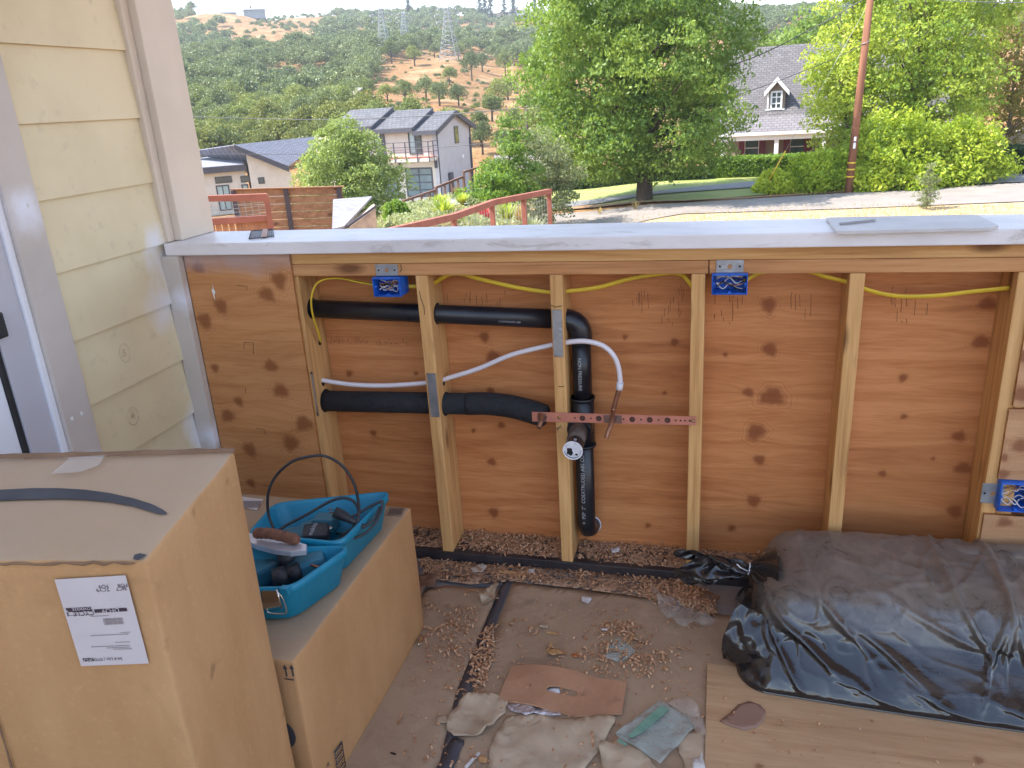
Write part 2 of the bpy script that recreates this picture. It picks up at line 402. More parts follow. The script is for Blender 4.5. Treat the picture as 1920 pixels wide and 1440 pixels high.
def ply(name, mat, O, U, Vv, knots, nrm, th, parent, res=.006, holes=None):
    """sheet from corner O along U and V (metres); knots: (u, v, r) carried as attributes for the grain"""
    O, U, Vv, nrm = map(lambda q: np.array(q, float), (O, U, Vv, nrm)); lu, lv = np.linalg.norm(U), np.linalg.norm(Vv)
    nu, nv = max(2, int(lu/res)), max(2, int(lv/res)); uu, vv = np.meshgrid(np.linspace(0, lu, nu), np.linspace(0, lv, nv))
    P = O+uu[..., None]*U/lu+vv[..., None]*Vv/lv; P = P.reshape(-1, 3); i, j = np.meshgrid(np.arange(nu-1), np.arange(nv-1)); a = (j*nu+i).ravel()
    F = np.stack([a, a+1, a+nu+1, a+nu], 1); c = len(P)
    back = np.array([O-nrm*th, O+U-nrm*th, O+U+Vv-nrm*th, O+Vv-nrm*th]); fr = np.array([O, O+U, O+U+Vv, O+Vv])
    P = np.vstack([P, fr, back]); F = np.vstack([F, [[c+4, c+5, c+6, c+7], [c, c+1, c+5, c+4], [c+1, c+2, c+6, c+5], [c+2, c+3, c+7, c+6], [c+3, c, c+4, c+7]]])
    me = np_mesh(name, P, F); kn = np.zeros(len(P)); wp = np.zeros(len(P)); u_, v_ = uu.ravel(), vv.ravel()
    for (ku, kv, kr) in knots:
        dx, dz = (u_-ku)/(kr*1.25), (v_-kv)/kr; d2 = dx*dx+dz*dz; an_ = np.arctan2(dz, dx); h_ = ku*91+kv*57; d2 = d2*(1+.28*math.sin(h_)*np.sin(2*an_+h_)+.2*np.sin(3*an_+h_*2)+.1*np.sin(7*an_+h_*3))*(1+.25*math.cos(h_*3))
        kn[:c] = np.maximum(kn[:c], np.exp(-d2*.8)); wp[:c] += np.sign(dz)*kr*1.3*np.exp(-(dx*dx*.14+np.abs(dz)*.75))*np.minimum(np.abs(dz)*1.2, 1)
    for nm, arr in (('knot', kn), ('warp', wp)):
        at = me.attributes.new(nm, 'FLOAT', 'POINT'); at.data.foreach_set('value', arr.astype(np.float32))
    return link(name, me, mat, parent)
# back sheathing with the knots where they show
kpx = [(1441, 571, .021), (1443, 655, .021), (1403, 736, .016), (1448, 744, .026), (1418, 810, .022), (1424, 862, .014), (1413, 938, .020), (1372, 990, .010), (1360, 665, .008),
       (1852, 570, .022), (1840, 641, .022), (1798, 818, .017), (1806, 878, .017), (1790, 958, .018), (1693, 708, .012), (1695, 781, .009),
       (908, 632, .014), (925, 670, .024), (920, 732, .014), (940, 797, .012), (888, 807, .008), (922, 866, .014), (926, 961, .016), (780, 700, .007), (655, 700, .010),
       (1172, 632, .007), (1246, 737, .006), (1265, 641, .010), (700, 812, .012), (1100, 760, .01), (1215, 985, .008), (1655, 888, .010), (1750, 860, .006)]
kk = []
for (x, y, r) in kpx:
    q = GY(x, y, .1275); kk.append((q[0]+1.3, q[2]-.0, r))
rr_ = random.Random(3)
kk += [(rr_.uniform(3.0, 4.2), rr_.uniform(.1, 1), .015) for _ in range(10)]
ply('sheathing', MAT_SHEATH, (-1.3, .1275, 0), (XR+1.3, 0, 0), (0, 0, 1.0725), kk, (0, -1, 0), .015, HW)
# left panel
pl = GY(543.5, 481, -.0125); pr0 = GY(609, 929, -.0125)[0]
XP = (pl[0]+pr0)/2
kpl = [(372, 502, .020), (523, 526, .026), (500, 552, .024), (414, 573, .024), (383, 601, .022), (508, 686, .024), (403, 690, .014), (526, 733, .022), (447, 752, .018), (427, 779, .024), (570, 794, .028), (545, 830, .024), (468, 843, .022), (470, 905, .018)]
ply('ply_panel', MAT_PLYL, (-1.199, -.0125, 0.0), (XP+1.199, 0, 0), (0, 0, 1.0725), [(GY(x, y, -.0125)[0]+1.199, GY(x, y, -.0125)[2], r) for x, y, r in kpl], (0, -1, 0), .0115, HW, .004)
# right panels, one above the other, a rough gap between
xa = GY(1893, 770, -.0125)[0]; xc = GY(1880, 860, -.0125)[0]
zgap = GY(1905, 765, -.0125)[2]
krt = [(GY(x, y, -.0125)[0]-xc, GY(x, y, -.0125)[2], r) for x, y, r in ((1917, 836, .018), (1884, 858, .012), (1884, 889, .015), (1912, 743, .02), (1915, 670, .02), (1868, 960, .01), (1900, 980, .016))]
zb1_ = GY(1890, 899, -.0125)[2]; zb0_ = GY(1900, 968, -.0125)[2]
ply('ply_panel', MAT_PLYR, (xc-.022, -.0125, .0), (1.2, 0, 0), (0, 0, zb0_), krt, (0, -1, 0), .0115, HW, .005)
ply('ply_panel', MAT_PLYR, (xc-.003, -.0125, zb1_), (1.2, 0, 0), (0, 0, zgap-.004-zb1_), [(a, b-zb1_, c) for a, b, c in krt], (0, -1, 0), .0115, HW, .005)
ply('ply_panel', MAT_PLYR, (xc+.004, -.0125, zgap+.004), (1.2, 0, 0), (0, 0, .995-zgap), [(a, b-zgap, c) for a, b, c in krt], (0, -1, 0), .0115, HW, .005)
# cap
mb = MB(); mb.box(-1.247, XR, -.035, .207, 1.0732, 1.1115, .004); mb.build('cap_board', MAT_CAP, HW)
# nail plates
def nplate(p0, p1, y, parent=HW):
    a, b = GY(*p0, y), GY(*p1, y); mb = MB(); x0, x1 = min(a[0], b[0]), max(a[0], b[0]); z0, z1 = min(a[2], b[2]), max(a[2], b[2])
    mb.box(x0, x1, y, y+.0016, z0, z1)
    for i in range(6):
        for zz in (z0-.001, z1+.001):
            xx = x0+(i+.5)*(x1-x0)/6; mb.box(xx-.0016, xx+.0016, y-.001, y+.003, zz-.003, zz+.003)
    mb.build('nail_plate', MAT_STEEL, parent)
nplate((1035, 583), (1056, 667), -.0025); nplate((800, 702), (824, 780), -.0025); nplate((583, 700), (597, 777), -.0028)
# pencil squares, a gouge, stamps
def line_mark(pts, y, r=.0009, mat=None, par=HW, nm='pencil_mark'):
    mb = MB(); mb.tube([GY(x, yy, y) for x, yy in pts], r, 4); return mb.build(nm, mat or MAT_PENCIL, par)
for q in ([(444, 535), (463, 537), (463, 544)], [(457, 654), (458, 642), (475, 643), (475, 664)], [(481, 803), (497, 806), (497, 815)], [(494, 910), (508, 911), (508, 916)], [(460, 728), (461, 737)]): line_mark(q, -.0128)
mb = MB(); mb.poly([GY(x, y, -.0131) for x, y in ((398, 532), (401, 543), (404, 547), (402, 553), (403.5, 563), (400.5, 556), (399, 550), (396.5, 544), (399, 541))]); mb.build('gouge', MAT_GREEN_WHITE, HW)
for q in ([(1041, 803), (1054, 802)], [(1044, 808), (1052, 797)], [(1033, 572), (1042, 576), (1054, 573)], [(1047, 725), (1058, 725)], [(751, 496), (753, 505), (750, 510)], [(1329, 500), (1330, 511)]): line_mark(q, -.0025)
# cracks in stud faces
for q in ([(786, 545), (789, 560), (795, 575), (796, 590)],): line_mark(q, -.0008)
# worn mill stamps on the sheathing, only strokes are left of them
MAT_STAMP = pm('mill_stamp', (.16, .065, .04), (.22, .09, .05), 40)
mb = MB(); rs = random.Random(5)
for (x0, x1, y0, y1, n) in ((620, 690, 630, 645, 26), (705, 765, 632, 646, 20), (835, 960, 545, 580, 18), (1185, 1215, 530, 590, 10), (1240, 1285, 530, 610, 16), (1335, 1400, 548, 608, 12), (1480, 1530, 545, 600, 8), (1655, 1750, 535, 605, 14)):
    for _ in range(n):
        x = rs.uniform(x0, x1); y = rs.uniform(y0, y1); L = rs.uniform(3, 11) if y1-y0 < 25 else rs.uniform(6, 26)
        a = GY(x, y, .1268); b = GY(x+rs.uniform(-2, 2), min(y+L, y1), .1268)
        mb.tube([a, b], .0006, 3)
mb.build('mill_stamp', MAT_STAMP, HW)

# ------------------------------------------------------------------ plumbing
MAT_ABS = pm('black_abs', (.010, .011, .016), (.018, .019, .024), 14, rough=.32, spec=.5)
MAT_FOAM = pm('black_foam', (.012, .013, .017), (.022, .023, .028), 60, rough=.85, bump=.6, bsc=160, bd=.003)
MAT_PEX = NT('pex'); MAT_PEX.b.inputs['Subsurface Weight'].default_value = .0; MAT_PEX = MAT_PEX.done((.72, .68, .72), .35)
MAT_COPPER = pm('old_copper', (.36, .17, .10), (.22, .11, .075), 40, rough=.5, metal=.7)
MAT_STRAP = pm('copper_strap', (.62, .24, .17), (.50, .20, .14), 20, rough=.5, metal=.35)
MAT_DARK = pm('black_and_gap_shade', (.008, .006, .006), rough=.9)
MAT_LETTER = pm('white_ink', (.40, .41, .44), rough=.6)
MAT_WRAP = pm('white_wrap', (.85, .85, .88), (.6, .6, .65), 40, rough=.5)
yp = .06
za, zb_ = .877, .8485
dp = thing('drain_pipe', 'black plastic drain pipe running through the studs then down to the floor', 'pipe', (.08, yp, .1))
MB().tube([(-.835, yp, .878), (.02, yp, .848)], .0295, 24).build('horizontal_run', MAT_ABS, dp)
el = [(.012, yp, .8482), (.035, yp, .846), (.058, yp, .838), (.072, yp, .822), (.0765, yp, .80), (.077, yp, .775)]
MB().tube(curve_pts(el, 4), .034, 24).build('elbow', MAT_ABS, dp)
MB().tube([(.077, yp, .79), (.077, yp, .585)], .0295, 24).build('upper_riser', MAT_ABS, dp)
MB().tube([(.077, yp, .53), (.077, yp, .15), (.079, yp+.01, .13), (.082, .1, .115), (.084, .14, .112)], .0295, 24).build('lower_riser', MAT_ABS, dp)
mb = MB(); mb.tube([(.077, yp, .60), (.077, yp, .435)], .0345, 24); mb.tube([(.077, yp, .60), (.077, yp, .592)], .038, 24); mb.tube([(.077, yp, .443), (.077, yp, .435)], .038, 24)
mb.tube([(.074, yp, .505), (.073, .02, .512), (.072, -.005, .513)], .037, 24); mb.build('tee', MAT_ABS, dp)
st = MB().tube([(.072, 0, .513), (.074, -.085, .505)], .028, 24).build('stub_end', pm('dusty_abs', (.13, .10, .085), (.06, .045, .04), 30, rough=.7), dp)
mb = MB(); mb.tube([(.074, -.085, .505), (.0742, -.125, .501)], .0275, 24, cap=False); mb.tube([(.0742, -.125, .501), (.074, -.116, .502)], [.0275, .023], 24, cap=False); mb.build('torn_cap', MAT_ABS, st)
mb = MB(); mb.tube([(.0742, -.1255, .501), (.0742, -.127, .5009)], .0283, 24, cap=False)
rs = random.Random(4)
mb.tube([(.0742, -.1215, .501), (.0742, -.1225, .5009)], .027, 24)
for t0, r in ((1.2, .3), (2.2, .22)):
    mb.hexa([(.0742+math.cos(t0+q)*.0287, y, .503+math.sin(t0+q)*.0287) for y in (-.105, -.12) for q in (0, r, r, 0)])
mb.tube([(.0742+.0280*math.cos(t), -.1262, .501+.028*math.sin(t)) for t in np.linspace(0, 6.283, 30)], .0022, 6); mb.build('white_wrap', MAT_WRAP, st)
mb = MB()
for (cx, cz, r, e) in ((-.010, -.003, .0105, 1.5), (.013, .011, .0045, .8), (.010, -.014, .004, 1.0)): mb.poly([(.0742+cx+math.cos(t)*r*rs.uniform(.6, 1.25), -.1231, .501+cz+math.sin(t)*r*e*rs.uniform(.6, 1.2)) for t in np.linspace(0, 6.28, 14)[:-1]], .0005, (0, -1, 0))
mb.build('torn_patch', MAT_ABS, st)
MB().tube([(.080+.033*math.cos(t), .1255, .112+.033*math.sin(t)) for t in np.linspace(0, 6.283, 30)], .003, 6).build('seal_ring', MAT_WRAP, dp)
mb = MB()
add_text(mb, 'PSP  2"  COEXTRUDED ABS CO', .0165, frame((.0745, yp-.0302, .185), (0, 0, 1), (-1, 0, 0)), 'LEFT')
add_text(mb, 'NON PRESSURE', .015, frame((.0745, yp-.0302, .735), (0, 0, -1), (1, 0, 0)), 'LEFT')
add_text(mb, '+', .02, frame((.0745, yp-.0302, .17), (0, 0, 1), (-1, 0, 0)))
add_text(mb, 'COEXTRUDED ABS', .008, frame((-.17, yp-.0302, .8475), (1, 0, -.035), (.035, 0, 1)), 'LEFT')
mb.build('lettering', MAT_LETTER, dp)
# bored holes drawn as black discs, the shade inside put into the colour
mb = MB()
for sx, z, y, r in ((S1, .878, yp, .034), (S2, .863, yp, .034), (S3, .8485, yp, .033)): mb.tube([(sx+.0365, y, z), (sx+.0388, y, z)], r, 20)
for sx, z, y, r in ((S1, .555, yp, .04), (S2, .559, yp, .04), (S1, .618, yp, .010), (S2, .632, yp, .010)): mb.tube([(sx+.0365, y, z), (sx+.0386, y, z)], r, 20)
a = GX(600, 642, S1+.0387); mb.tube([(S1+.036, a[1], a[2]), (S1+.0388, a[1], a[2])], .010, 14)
mb.build('hole_shade_disc', MAT_DARK, HW)
ip = thing('insulated_pipe', 'thick black foam insulation sleeve passing through the studs', 'pipe', (-.4, yp, .55))
MB().tube([(-.83, yp, .553), (-.3, yp, .562)], .0355, 24).build('foam_sleeve', MAT_FOAM, ip)
fs = [(-.3005, yp, .562), (-.24, yp, .565), (-.17, yp-.006, .563), (-.11, yp-.016, .556), (-.055, yp-.026, .545), (-.03, yp-.03, .540)]
cp = curve_pts(fs, 4); MB().tube(cp, [.037]*(len(cp)-5)+[.0365, .036, .034, .028, .016], 24).build('foam_sleeve', MAT_FOAM, ip)
cb = [GY(1014, 779, -.012), GY(1016, 788, -.03), GY(1010, 803, -.05)]
MB().tube([(-.05, .03, .55)]+[tuple(q) for q in cb], .0075, 12).build('copper_stub', MAT_COPPER, ip)
wt = thing('water_tube', 'translucent white water tube bending over in front of the black riser', 'pipe', (0, yp, .6))
tp = [GY(600, 712, yp), GY(650, 720, yp), GY(705, 723, yp), GY(760, 721, yp), GY(812, 716, yp), GY(850, 706, yp), GY(900, 690, yp), GY(960, 665, yp-.01), GY(1030, 648, yp-.02), GY(1070, 641, .016), GY(1100, 640, .01), GY(1130, 648, .01), GY(1150, 666, .012), GY(1160, 690, .015), GY(1163, 718, .018)]
MB().tube(curve_pts(tp, 6), .0078, 12).build('tube', MAT_PEX, wt)
MB().tube([GY(1163, 717, .018), GY(1161, 730, .018)], .0105, 14).build('crimp_ring', MAT_WRAP, wt)
cc = [GY(1161, 729, .018), GY(1155, 750, .018), GY(1150, 770, .016), GY(1149, 780, -.01), GY(1146, 795, -.035), GY(1140, 810, -.052), GY(1137, 822, -.06)]
MB().tube(curve_pts(cc, 5), .0073, 12).build('copper_stub', MAT_COPPER, wt)
bs = thing('copper_strap', 'flat perforated copper strap screwed across two studs', 'bracket', (.17, -.004, .55))
x0, x1 = -.0725, .4235
mb = MB(); yb = -.0052
def strap_z(x): return .5525+(x+.07)*.0152
ty = lambda x: yb if x < .0385 else yb
holes = [(-.052, .003), (-.040, .003), (-.028, .003), (.062, .003), (.085, .009), (.111, .003), (.135, .009), (.21, .003), (.236, .009), (.262, .003), (.288, .009), (.314, .003), (.34, .009), (.364, .003), (.378, .003), (.391, .003), (.404, .003)]
mb.hexa([(x0, yb, strap_z(x0)-.0155), (x1, yb, strap_z(x1)-.0135), (x1, yb+.0016, strap_z(x1)-.0135), (x0, yb+.0016, strap_z(x0)-.0155), (x0, yb, strap_z(x0)+.0165), (x1, yb, strap_z(x1)+.0135), (x1, yb+.0016, strap_z(x1)+.0135), (x0, yb+.0016, strap_z(x0)+.0165)])
mb.build('strap', MAT_STRAP, bs)
MAT_HOLE = pm('hole_shade', (.10, .035, .022), (.05, .02, .015), 60)  # shade of the strap holes, painted as dark discs
for x, r in holes: MB().tube([(x, yb-.0004, strap_z(x)), (x, yb+.0004, strap_z(x))], r, 14).build('punched_hole_shade', MAT_HOLE, bs)
for x, z in ((.012, strap_z(.012)), (.413, strap_z(.413))): MB().tube([(x, yb-.003, z), (x, yb, z)], [.0035, .006], 12).build('screw', pm('brass_screw', (.55, .40, .2), rough=.35, metal=.9), bs)
MAT_SOLD = pm('solder', (.14, .10, .085), (.25, .14, .11), 60, rough=.5, metal=.5)
for xa_, xb_ in ((-.055, -.028), (.15, .205)): mb = MB(); mb.box(xa_, xb_, yb-.002, yb, strap_z(xa_)-.013, strap_z(xa_)+.013, .0008); mb.build('solder_stain', MAT_SOLD, bs)

# ------------------------------------------------------------------ electrical
MAT_BLUE = pm('blue_plastic', (.018, .14, .62), (.014, .10, .5), 10, rough=.4)
MAT_YEL = pm('yellow_sheath', (.72, .50, .03), (.62, .42, .03), 10, rough=.5)
MAT_WIREW = pm('white_wire', (.75, .70, .66), rough=.4); MAT_WIREB = pm('black_wire', (.015, .015, .018), rough=.4); MAT_WIREC = pm('bare_copper', (.6, .28, .14), rough=.35, metal=.8)
def jbox(label, ul, lr, y, depth, brk, seed):
    a, b = GY(*ul, y), GY(*lr, y); x0, x1, z0, z1 = a[0], b[0], b[2], a[2]; y1 = y+depth; t = .003
    o = thing('junction_box', label, 'electrical box', ((x0+x1)/2, y, z0), 'blue electrical boxes on the half wall')
    mb = MB(); mb.box(x0, x0+t, y, y1, z0, z1, .001); mb.box(x1-t, x1, y, y1, z0, z1, .001); mb.box(x0+t, x1-t, y, y1, z0, z0+t, .001); mb.box(x0+t, x1-t, y, y1, z1-t, z1, .001); mb.box(x0+t, x1-t, y1-t, y1, z0+t, z1-t)
    for xx, zz in ((x0+.004, (z0+z1)/2), (x1-.004, (z0+z1)/2), ((x0+x1)/2, z0+.004), ((x0+x1)/2, z1-.004)): mb.tube([(xx, y+.001, zz), (xx, y+.03, zz)], .0045, 10)
    mb.tube([(x0+.003, y-.0005, z0+.003), (x1-.003, y-.0005, z0+.003), (x1-.003, y-.0005, z1-.003), (x0+.003, y-.0005, z1-.003), (x0+.003, y-.0005, z0+.003)], .002, 6)
    mb.build('box_shell', MAT_BLUE, o)
    p, q = GY(*brk[0], -.004), GY(*brk[1], -.004); mb = MB(); mb.box(p[0], q[0], -.0045, -.0025, min(p[2], q[2]), max(p[2], q[2]), .0008); br = mb.build('bracket', MAT_STEEL, o)
    cx, cz = (p[0]+q[0])/2, (p[2]+q[2])/2
    mb = MB(); mb.tube([(cx, -.0052, cz), (cx, -.0044, cz)], .0065, 16); mb.build('knockout', pm('bare_wood_hole', (.42, .22, .1)), br)
    w_ = (q[0]-p[0])*.36
    for sg in (-1, 1): MB().tube([(cx+sg*w_, -.0056, cz), (cx+sg*w_, -.0044, cz)], .0028, 10).build('screw', MAT_DARK, br)
    r = random.Random(seed)
    for i in range(9):
        zz = z0+.012+(z1-z0-.024)*r.random(); pts = []
        for k in range(5): pts.append((x0+.012+(x1-x0-.024)*k/4, y+.012+.03*r.random(), min(z1-.008, max(z0+.006, zz+r.uniform(-.011, .011)))))
        mb = MB(); mb.tube(curve_pts(pts, 4), .0016, 6); mb.build('wire', (MAT_WIREW, MAT_WIREB, MAT_WIREC, MAT_WIREW)[i % 4], o)
    return o
jbox('blue box below the top plate between the two left studs, yellow cable on both sides', (697, 521), (752, 557), -.022, .07, ((703, 496), (747, 517)), 1)
jbox('blue box under the top plate, right of the copper strap and above the bag', (1335, 514), (1401, 553), -.02, .07, ((1343, 488), (1394, 511)), 2)
jbox('blue box low on the wall at the right frame edge, with white wires', (1878, 905), (1940, 963), -.03, .075, ((1843, 906), (1880, 945)), 3)
def cable(pts, label, w=.0065):
    q = curve_pts([GY(*p) if len(p) == 3 else p for p in pts], 8)
    mb = MB(); mb.tube(q, w, 10, flat=.5); o = mb.build('electrical_cable', MAT_YEL, smooth=True); tag(o, label, 'cable', 'yellow cables in the stud bays')
cable([(601, 640, .05), (597, 622, .03), (589, 600, .012), (584, 575, .0), (585, 552, -.002), (594, 532, .01), (612, 523, .02), (640, 522, .03), (670, 528, .04), (700, 534, .05)], 'yellow cable looping from the leftmost hole up into the blue box')
cable([(765, 537, .05), (780, 537, .055), (800, 537, .06), (815, 530, .06), (828, 522, .05), (845, 514, .05), (868, 514, .05), (885, 519, .05), (920, 528, .05), (975, 540, .05), (1032, 548, .05), (1062, 546, .055), (1120, 539, .06), (1180, 523, .06), (1240, 513, .06), (1272, 513, .06), (1286, 522, .05), (1298, 538, .05)], 'long yellow cable sagging between studs above the black drain pipe')
cable([(1395, 528, .03), (1410, 519, .05), (1428, 511, .05), (1470, 505, .06), (1518, 509, .06), (1545, 518, .05), (1583, 527, .05), (1600, 533, .05), (1625, 543, .05), (1660, 552, .05), (1700, 556, .05), (1760, 554, .05), (1820, 547, .05), (1892, 540, .05)], 'yellow cable running from the right blue box to the double stud')

# ================================================================== THINGS ON THE PORCH
def cardboard(name, ca, cb, dusty=None):
    k = NT(name); st = k.noise(7, 5, .6, vec=k.mapping((1, 1, .35))); fi = k.noise(90, 3)
    c = k.mix(k.mr(st, .35, .7), ca, cb); c = k.mix(k.mr(fi, .55, .75, 0, .3), c, tuple(q*1.25 for q in ca))
    c = k.mix(k.mr(k.noise(3.1, 6, .7, dist=1.5), .6, .72, 0, .4), c, tuple(q*.72 for q in cb)); c = k.mix(k.mr(k.noise(11, 3, .5), .70, .76, 0, .55), c, tuple(q*.5 for q in cb)); c = k.mix(k.mr(k.noise(2.2, 8, .8, vec=k.mapping((3, 3, 1)), dist=2), .64, .7, 0, .3), c, tuple(min(1, q*1.5) for q in ca))
    if dusty:
        geo = k.n('ShaderNodeNewGeometry'); s = k.n('ShaderNodeSeparateXYZ'); k.l(geo.outputs['Normal'], s.inputs[0])
        c = k.mix(k.math('MULTIPLY', k.mr(s.outputs[2], .8, .95), k.mr(k.noise(5, 6, .7), .3, .6, .7, .95)), c, dusty)
    k.bump(k.math('ADD', k.math('MULTIPLY', k.noise(3.5, 3), 6), k.noise(120, 3)), .18, .002)
    return k.done(c, .8, 0, .2)
MAT_CB = cardboard('cardboard', (.53, .305, .145), (.44, .24, .105), (.46, .34, .235)); MAT_CB2 = cardboard('cardboard_plain', (.50, .285, .135), (.42, .225, .10), (.38, .28, .19)); MAT_CBS = cardboard('cardboard_scrap', (.48, .27, .16), (.40, .215, .125))
MAT_INK = pm('dark_ink', (.045, .045, .055), (.065, .065, .075), 12, rough=.7, bump=0); MAT_LABEL = pm('paper_label', (.62, .56, .57), (.58, .52, .53), 9, rough=.55); MAT_PRINT = pm('label_ink', (.06, .035, .05), rough=.7); MAT_PRINTG = pm('grey_ink', (.30, .25, .26), rough=.7)
MAT_TAPE = NT('clear_tape'); k = MAT_TAPE; k.b.inputs['Alpha'].default_value = .32; MAT_TAPE = k.done((.75, .70, .66), .2, 0, .6)
def carton(name, label, quad, ztop, zbot, mat, lift=.0):
    """carton from its four top corners; walls bow a little, edges rounded"""
    o = thing(name, label, 'box', (quad[0][0], quad[0][1], zbot)); t = bmesh.new(); q = [Vector((p[0], p[1], 0)) for p in quad]
    lo = [t.verts.new((p.x, p.y, zbot)) for p in q]; hi = [t.verts.new((p.x, p.y, ztop)) for p in q]
    for f in ([lo[3], lo[2], lo[1], lo[0]], hi, [lo[0], lo[1], hi[1], hi[0]], [lo[1], lo[2], hi[2], hi[1]], [lo[2], lo[3], hi[3], hi[2]], [lo[3], lo[0], hi[0], hi[3]]): t.faces.new(f)
    bmesh.ops.recalc_face_normals(t, faces=t.faces[:]); bmesh.ops.bevel(t, geom=t.edges[:], offset=.006, segments=2, affect='EDGES', profile=.5)
    bmesh.ops.triangulate(t, faces=t.faces[:]); 
    for _ in range(5):
        es = [e for e in t.edges if e.calc_length() > .06]
        if es: bmesh.ops.subdivide_edges(t, edges=es, cuts=1); bmesh.ops.triangulate(t, faces=[f for f in t.faces if len(f.verts) > 3])
    for v in t.verts: v.co += Vector((mnoise.noise(v.co*4), mnoise.noise(v.co*4+Vector((9, 0, 0))), mnoise.noise(v.co*5+Vector((0, 7, 0)))*.5))*.005
    mb = MB(); mb.merge(t); b = mb.build('carton', mat, o, smooth=True)
    return o, b
# the tall carton in front, left
Zb = .9; BR = GZ(440, 848, Zb); FR = GZ(275, 1052, Zb); fdv = GZ(0, 1054, Zb)-FR; fdv /= np.linalg.norm(fdv)
FL = FR+fdv*(0.62); bdv = GZ(0, 859, Zb)-BR; bdv /= np.linalg.norm(bdv); BL = BR+bdv*np.linalg.norm(FL-FR)*1.0
FLx = FL
big, bigc = carton('cardboard_box', 'tall open-topped looking cardboard box with a shipping label and dark printed arc, at the left', [FL, FR, BR, BL], Zb, 0.0, MAT_CB)
big['label'] = 'tall brown cardboard box with a white shipping label and a dark printed arc on top'
lift_ = np.array([0, 0, .0012])
# flap ridge along the back edge, and the turned front edge
MAT_EDGE = cardboard('cardboard_edge', (.26, .16, .10), (.20, .12, .075))
mb = MB(); n = 26; P0 = BL+(BR-BL)*0; prev = None; rs = random.Random(8)
pts = [BL+(BR-BL)*i/n for i in range(n+1)]; nv = np.array([0, .006, 0]); hts = [.0075+rs.uniform(-.001, .0018) for _ in pts]
for i in range(n):
    a, b = pts[i], pts[i+1]; mb.hexa([a-nv, b-nv, b+nv*.2, a+nv*.2, a-nv*.6+np.array([0, 0, hts[i]]), b-nv*.6+np.array([0, 0, hts[i+1]]), b+nv*.4+np.array([0, 0, hts[i+1]]), a+nv*.4+np.array([0, 0, hts[i]])])
mb.build('flap_edge', MAT_EDGE, big)
fn = np.cross(fdv, [0, 0, 1.0]); fn /= np.linalg.norm(fn)
if fn[1] > 0: fn = -fn
mb = MB(); pts = [FR+(FL-FR)*(.03+i/40*.97) for i in range(41)]
mb.tube([p+fn*rs.uniform(-.0002, .0014)+np.array([0, 0, rs.uniform(-.0025, .0015)-.002]) for p in pts], [rs.uniform(.0010, .0026) for _ in pts], 5); mb.build('frayed_edge', MAT_EDGE, big)
# printed arc (upper edge then lower edge, picture columns)
up = [(-60, 922), (0, 918), (60, 915), (110, 915), (160, 918), (205, 924), (250, 934), (285, 945), (305, 955), (314, 962)]
dn = [(311, 964), (300, 964), (283, 959), (250, 949), (205, 941), (160, 937), (110, 935), (60, 936), (0, 938), (-60, 944)]
def printed(pts, z, name, mat, par, th=.0):
    mb = MB(); mb.poly([GZ(x, y, z) for x, y in pts]); return mb.build(name, mat, par)
mb = MB(); a_ = up; b_ = dn[::-1]
for i in range(9):
    j = i; mb.poly([GZ(*a_[i], Zb+.0024), GZ(*a_[i+1], Zb+.0024), GZ(*b_[i+1], Zb+.0024), GZ(*b_[i], Zb+.0024)])
mb.build('printed_arc', MAT_INK, big)
printed([(252, 1040), (262, 1037), (276, 1040), (266, 1046), (258, 1050), (249, 1048)], Zb+.002, 'corner_tape', MAT_INK, big)
printed([(132, 857), (198, 853), (185, 872), (150, 885), (96, 888)], Zb+.010, 'tape', MAT_TAPE, big)
# shipping label on the front face
def onface(px, py, P, nrm):
    d = ray(px, py); t = ((P-CAM)@nrm)/(d@nrm); return CAM+d*t
FNn = fn; OFFP = FR+FNn*.0045
lab = [onface(x, y, OFFP, FNn) for x, y in ((102, 1087), (235, 1079), (279, 1244), (152, 1249))]
sm_ = [onface(x, y, FR+FNn*.0040, FNn) for x, y in ((-8, 1340), (0, 1366), (10, 1398), (22, 1440), (40, 1500))]
mb = MB(); mb.tube(sm_, [.0012, .0018, .0012, .0022, .002], 5); mb.build('seam', MAT_EDGE, big)
mb = MB(); mb.poly(lab, .0006, tuple(FNn)); LB = mb.build('shipping_label', MAT_LABEL, big)
def lf(u, v, dz=.0008):   # u to the right, v down, both 0..1 across the label as seen
    a = lab[0]*(1-u)*(1-v)+lab[1]*u*(1-v)+lab[2]*u*v+lab[3]*(1-u)*v; return a+FNn*dz
def lrect(mb, u0, v0, u1, v1, dz=.0008): mb.poly([lf(u0, v0, dz), lf(u1, v0, dz), lf(u1, v1, dz), lf(u0, v1, dz)])
LW_, LH_ = np.linalg.norm(lab[1]-lab[0]), np.linalg.norm(lab[3]-lab[0])
def ltext(mb, s, u, v, size, dz=.0009, al='CENTER'):   # the carton stands upside down, so the writing does too
    add_text(mb, s, size, frame(lf(u, v, dz), lab[0]-lab[1], lab[3]-lab[0] if False else lab[2]-lab[1]), al)
mb = MB(); lrect(mb, .06, .345, .41, .365); lrect(mb, .04, .318, .40, .346, .00081); lrect(mb, .435, .348, .90, .388); lrect(mb, .06, .905, .225, .945); mb.build('printed_bar', MAT_PRINT, LB)
mb = MB(); ltext(mb, 'FO9', .66, .10, .0085); ltext(mb, 'FO8', .93, .10, .0085); ltext(mb, 'TCY9', .64, .135, .0085); ltext(mb, 'SJC7', .90, .135, .0085); ltext(mb, 'CYCLE  1', .22, .385, .011); ltext(mb, '34.4 Lbs | 07/03', .42, .925, .0075)
lrect(mb, .05, .402, .41, .406); lrect(mb, .05, .36, .056, .405)
mb.build('printing', MAT_PRINT, LB)
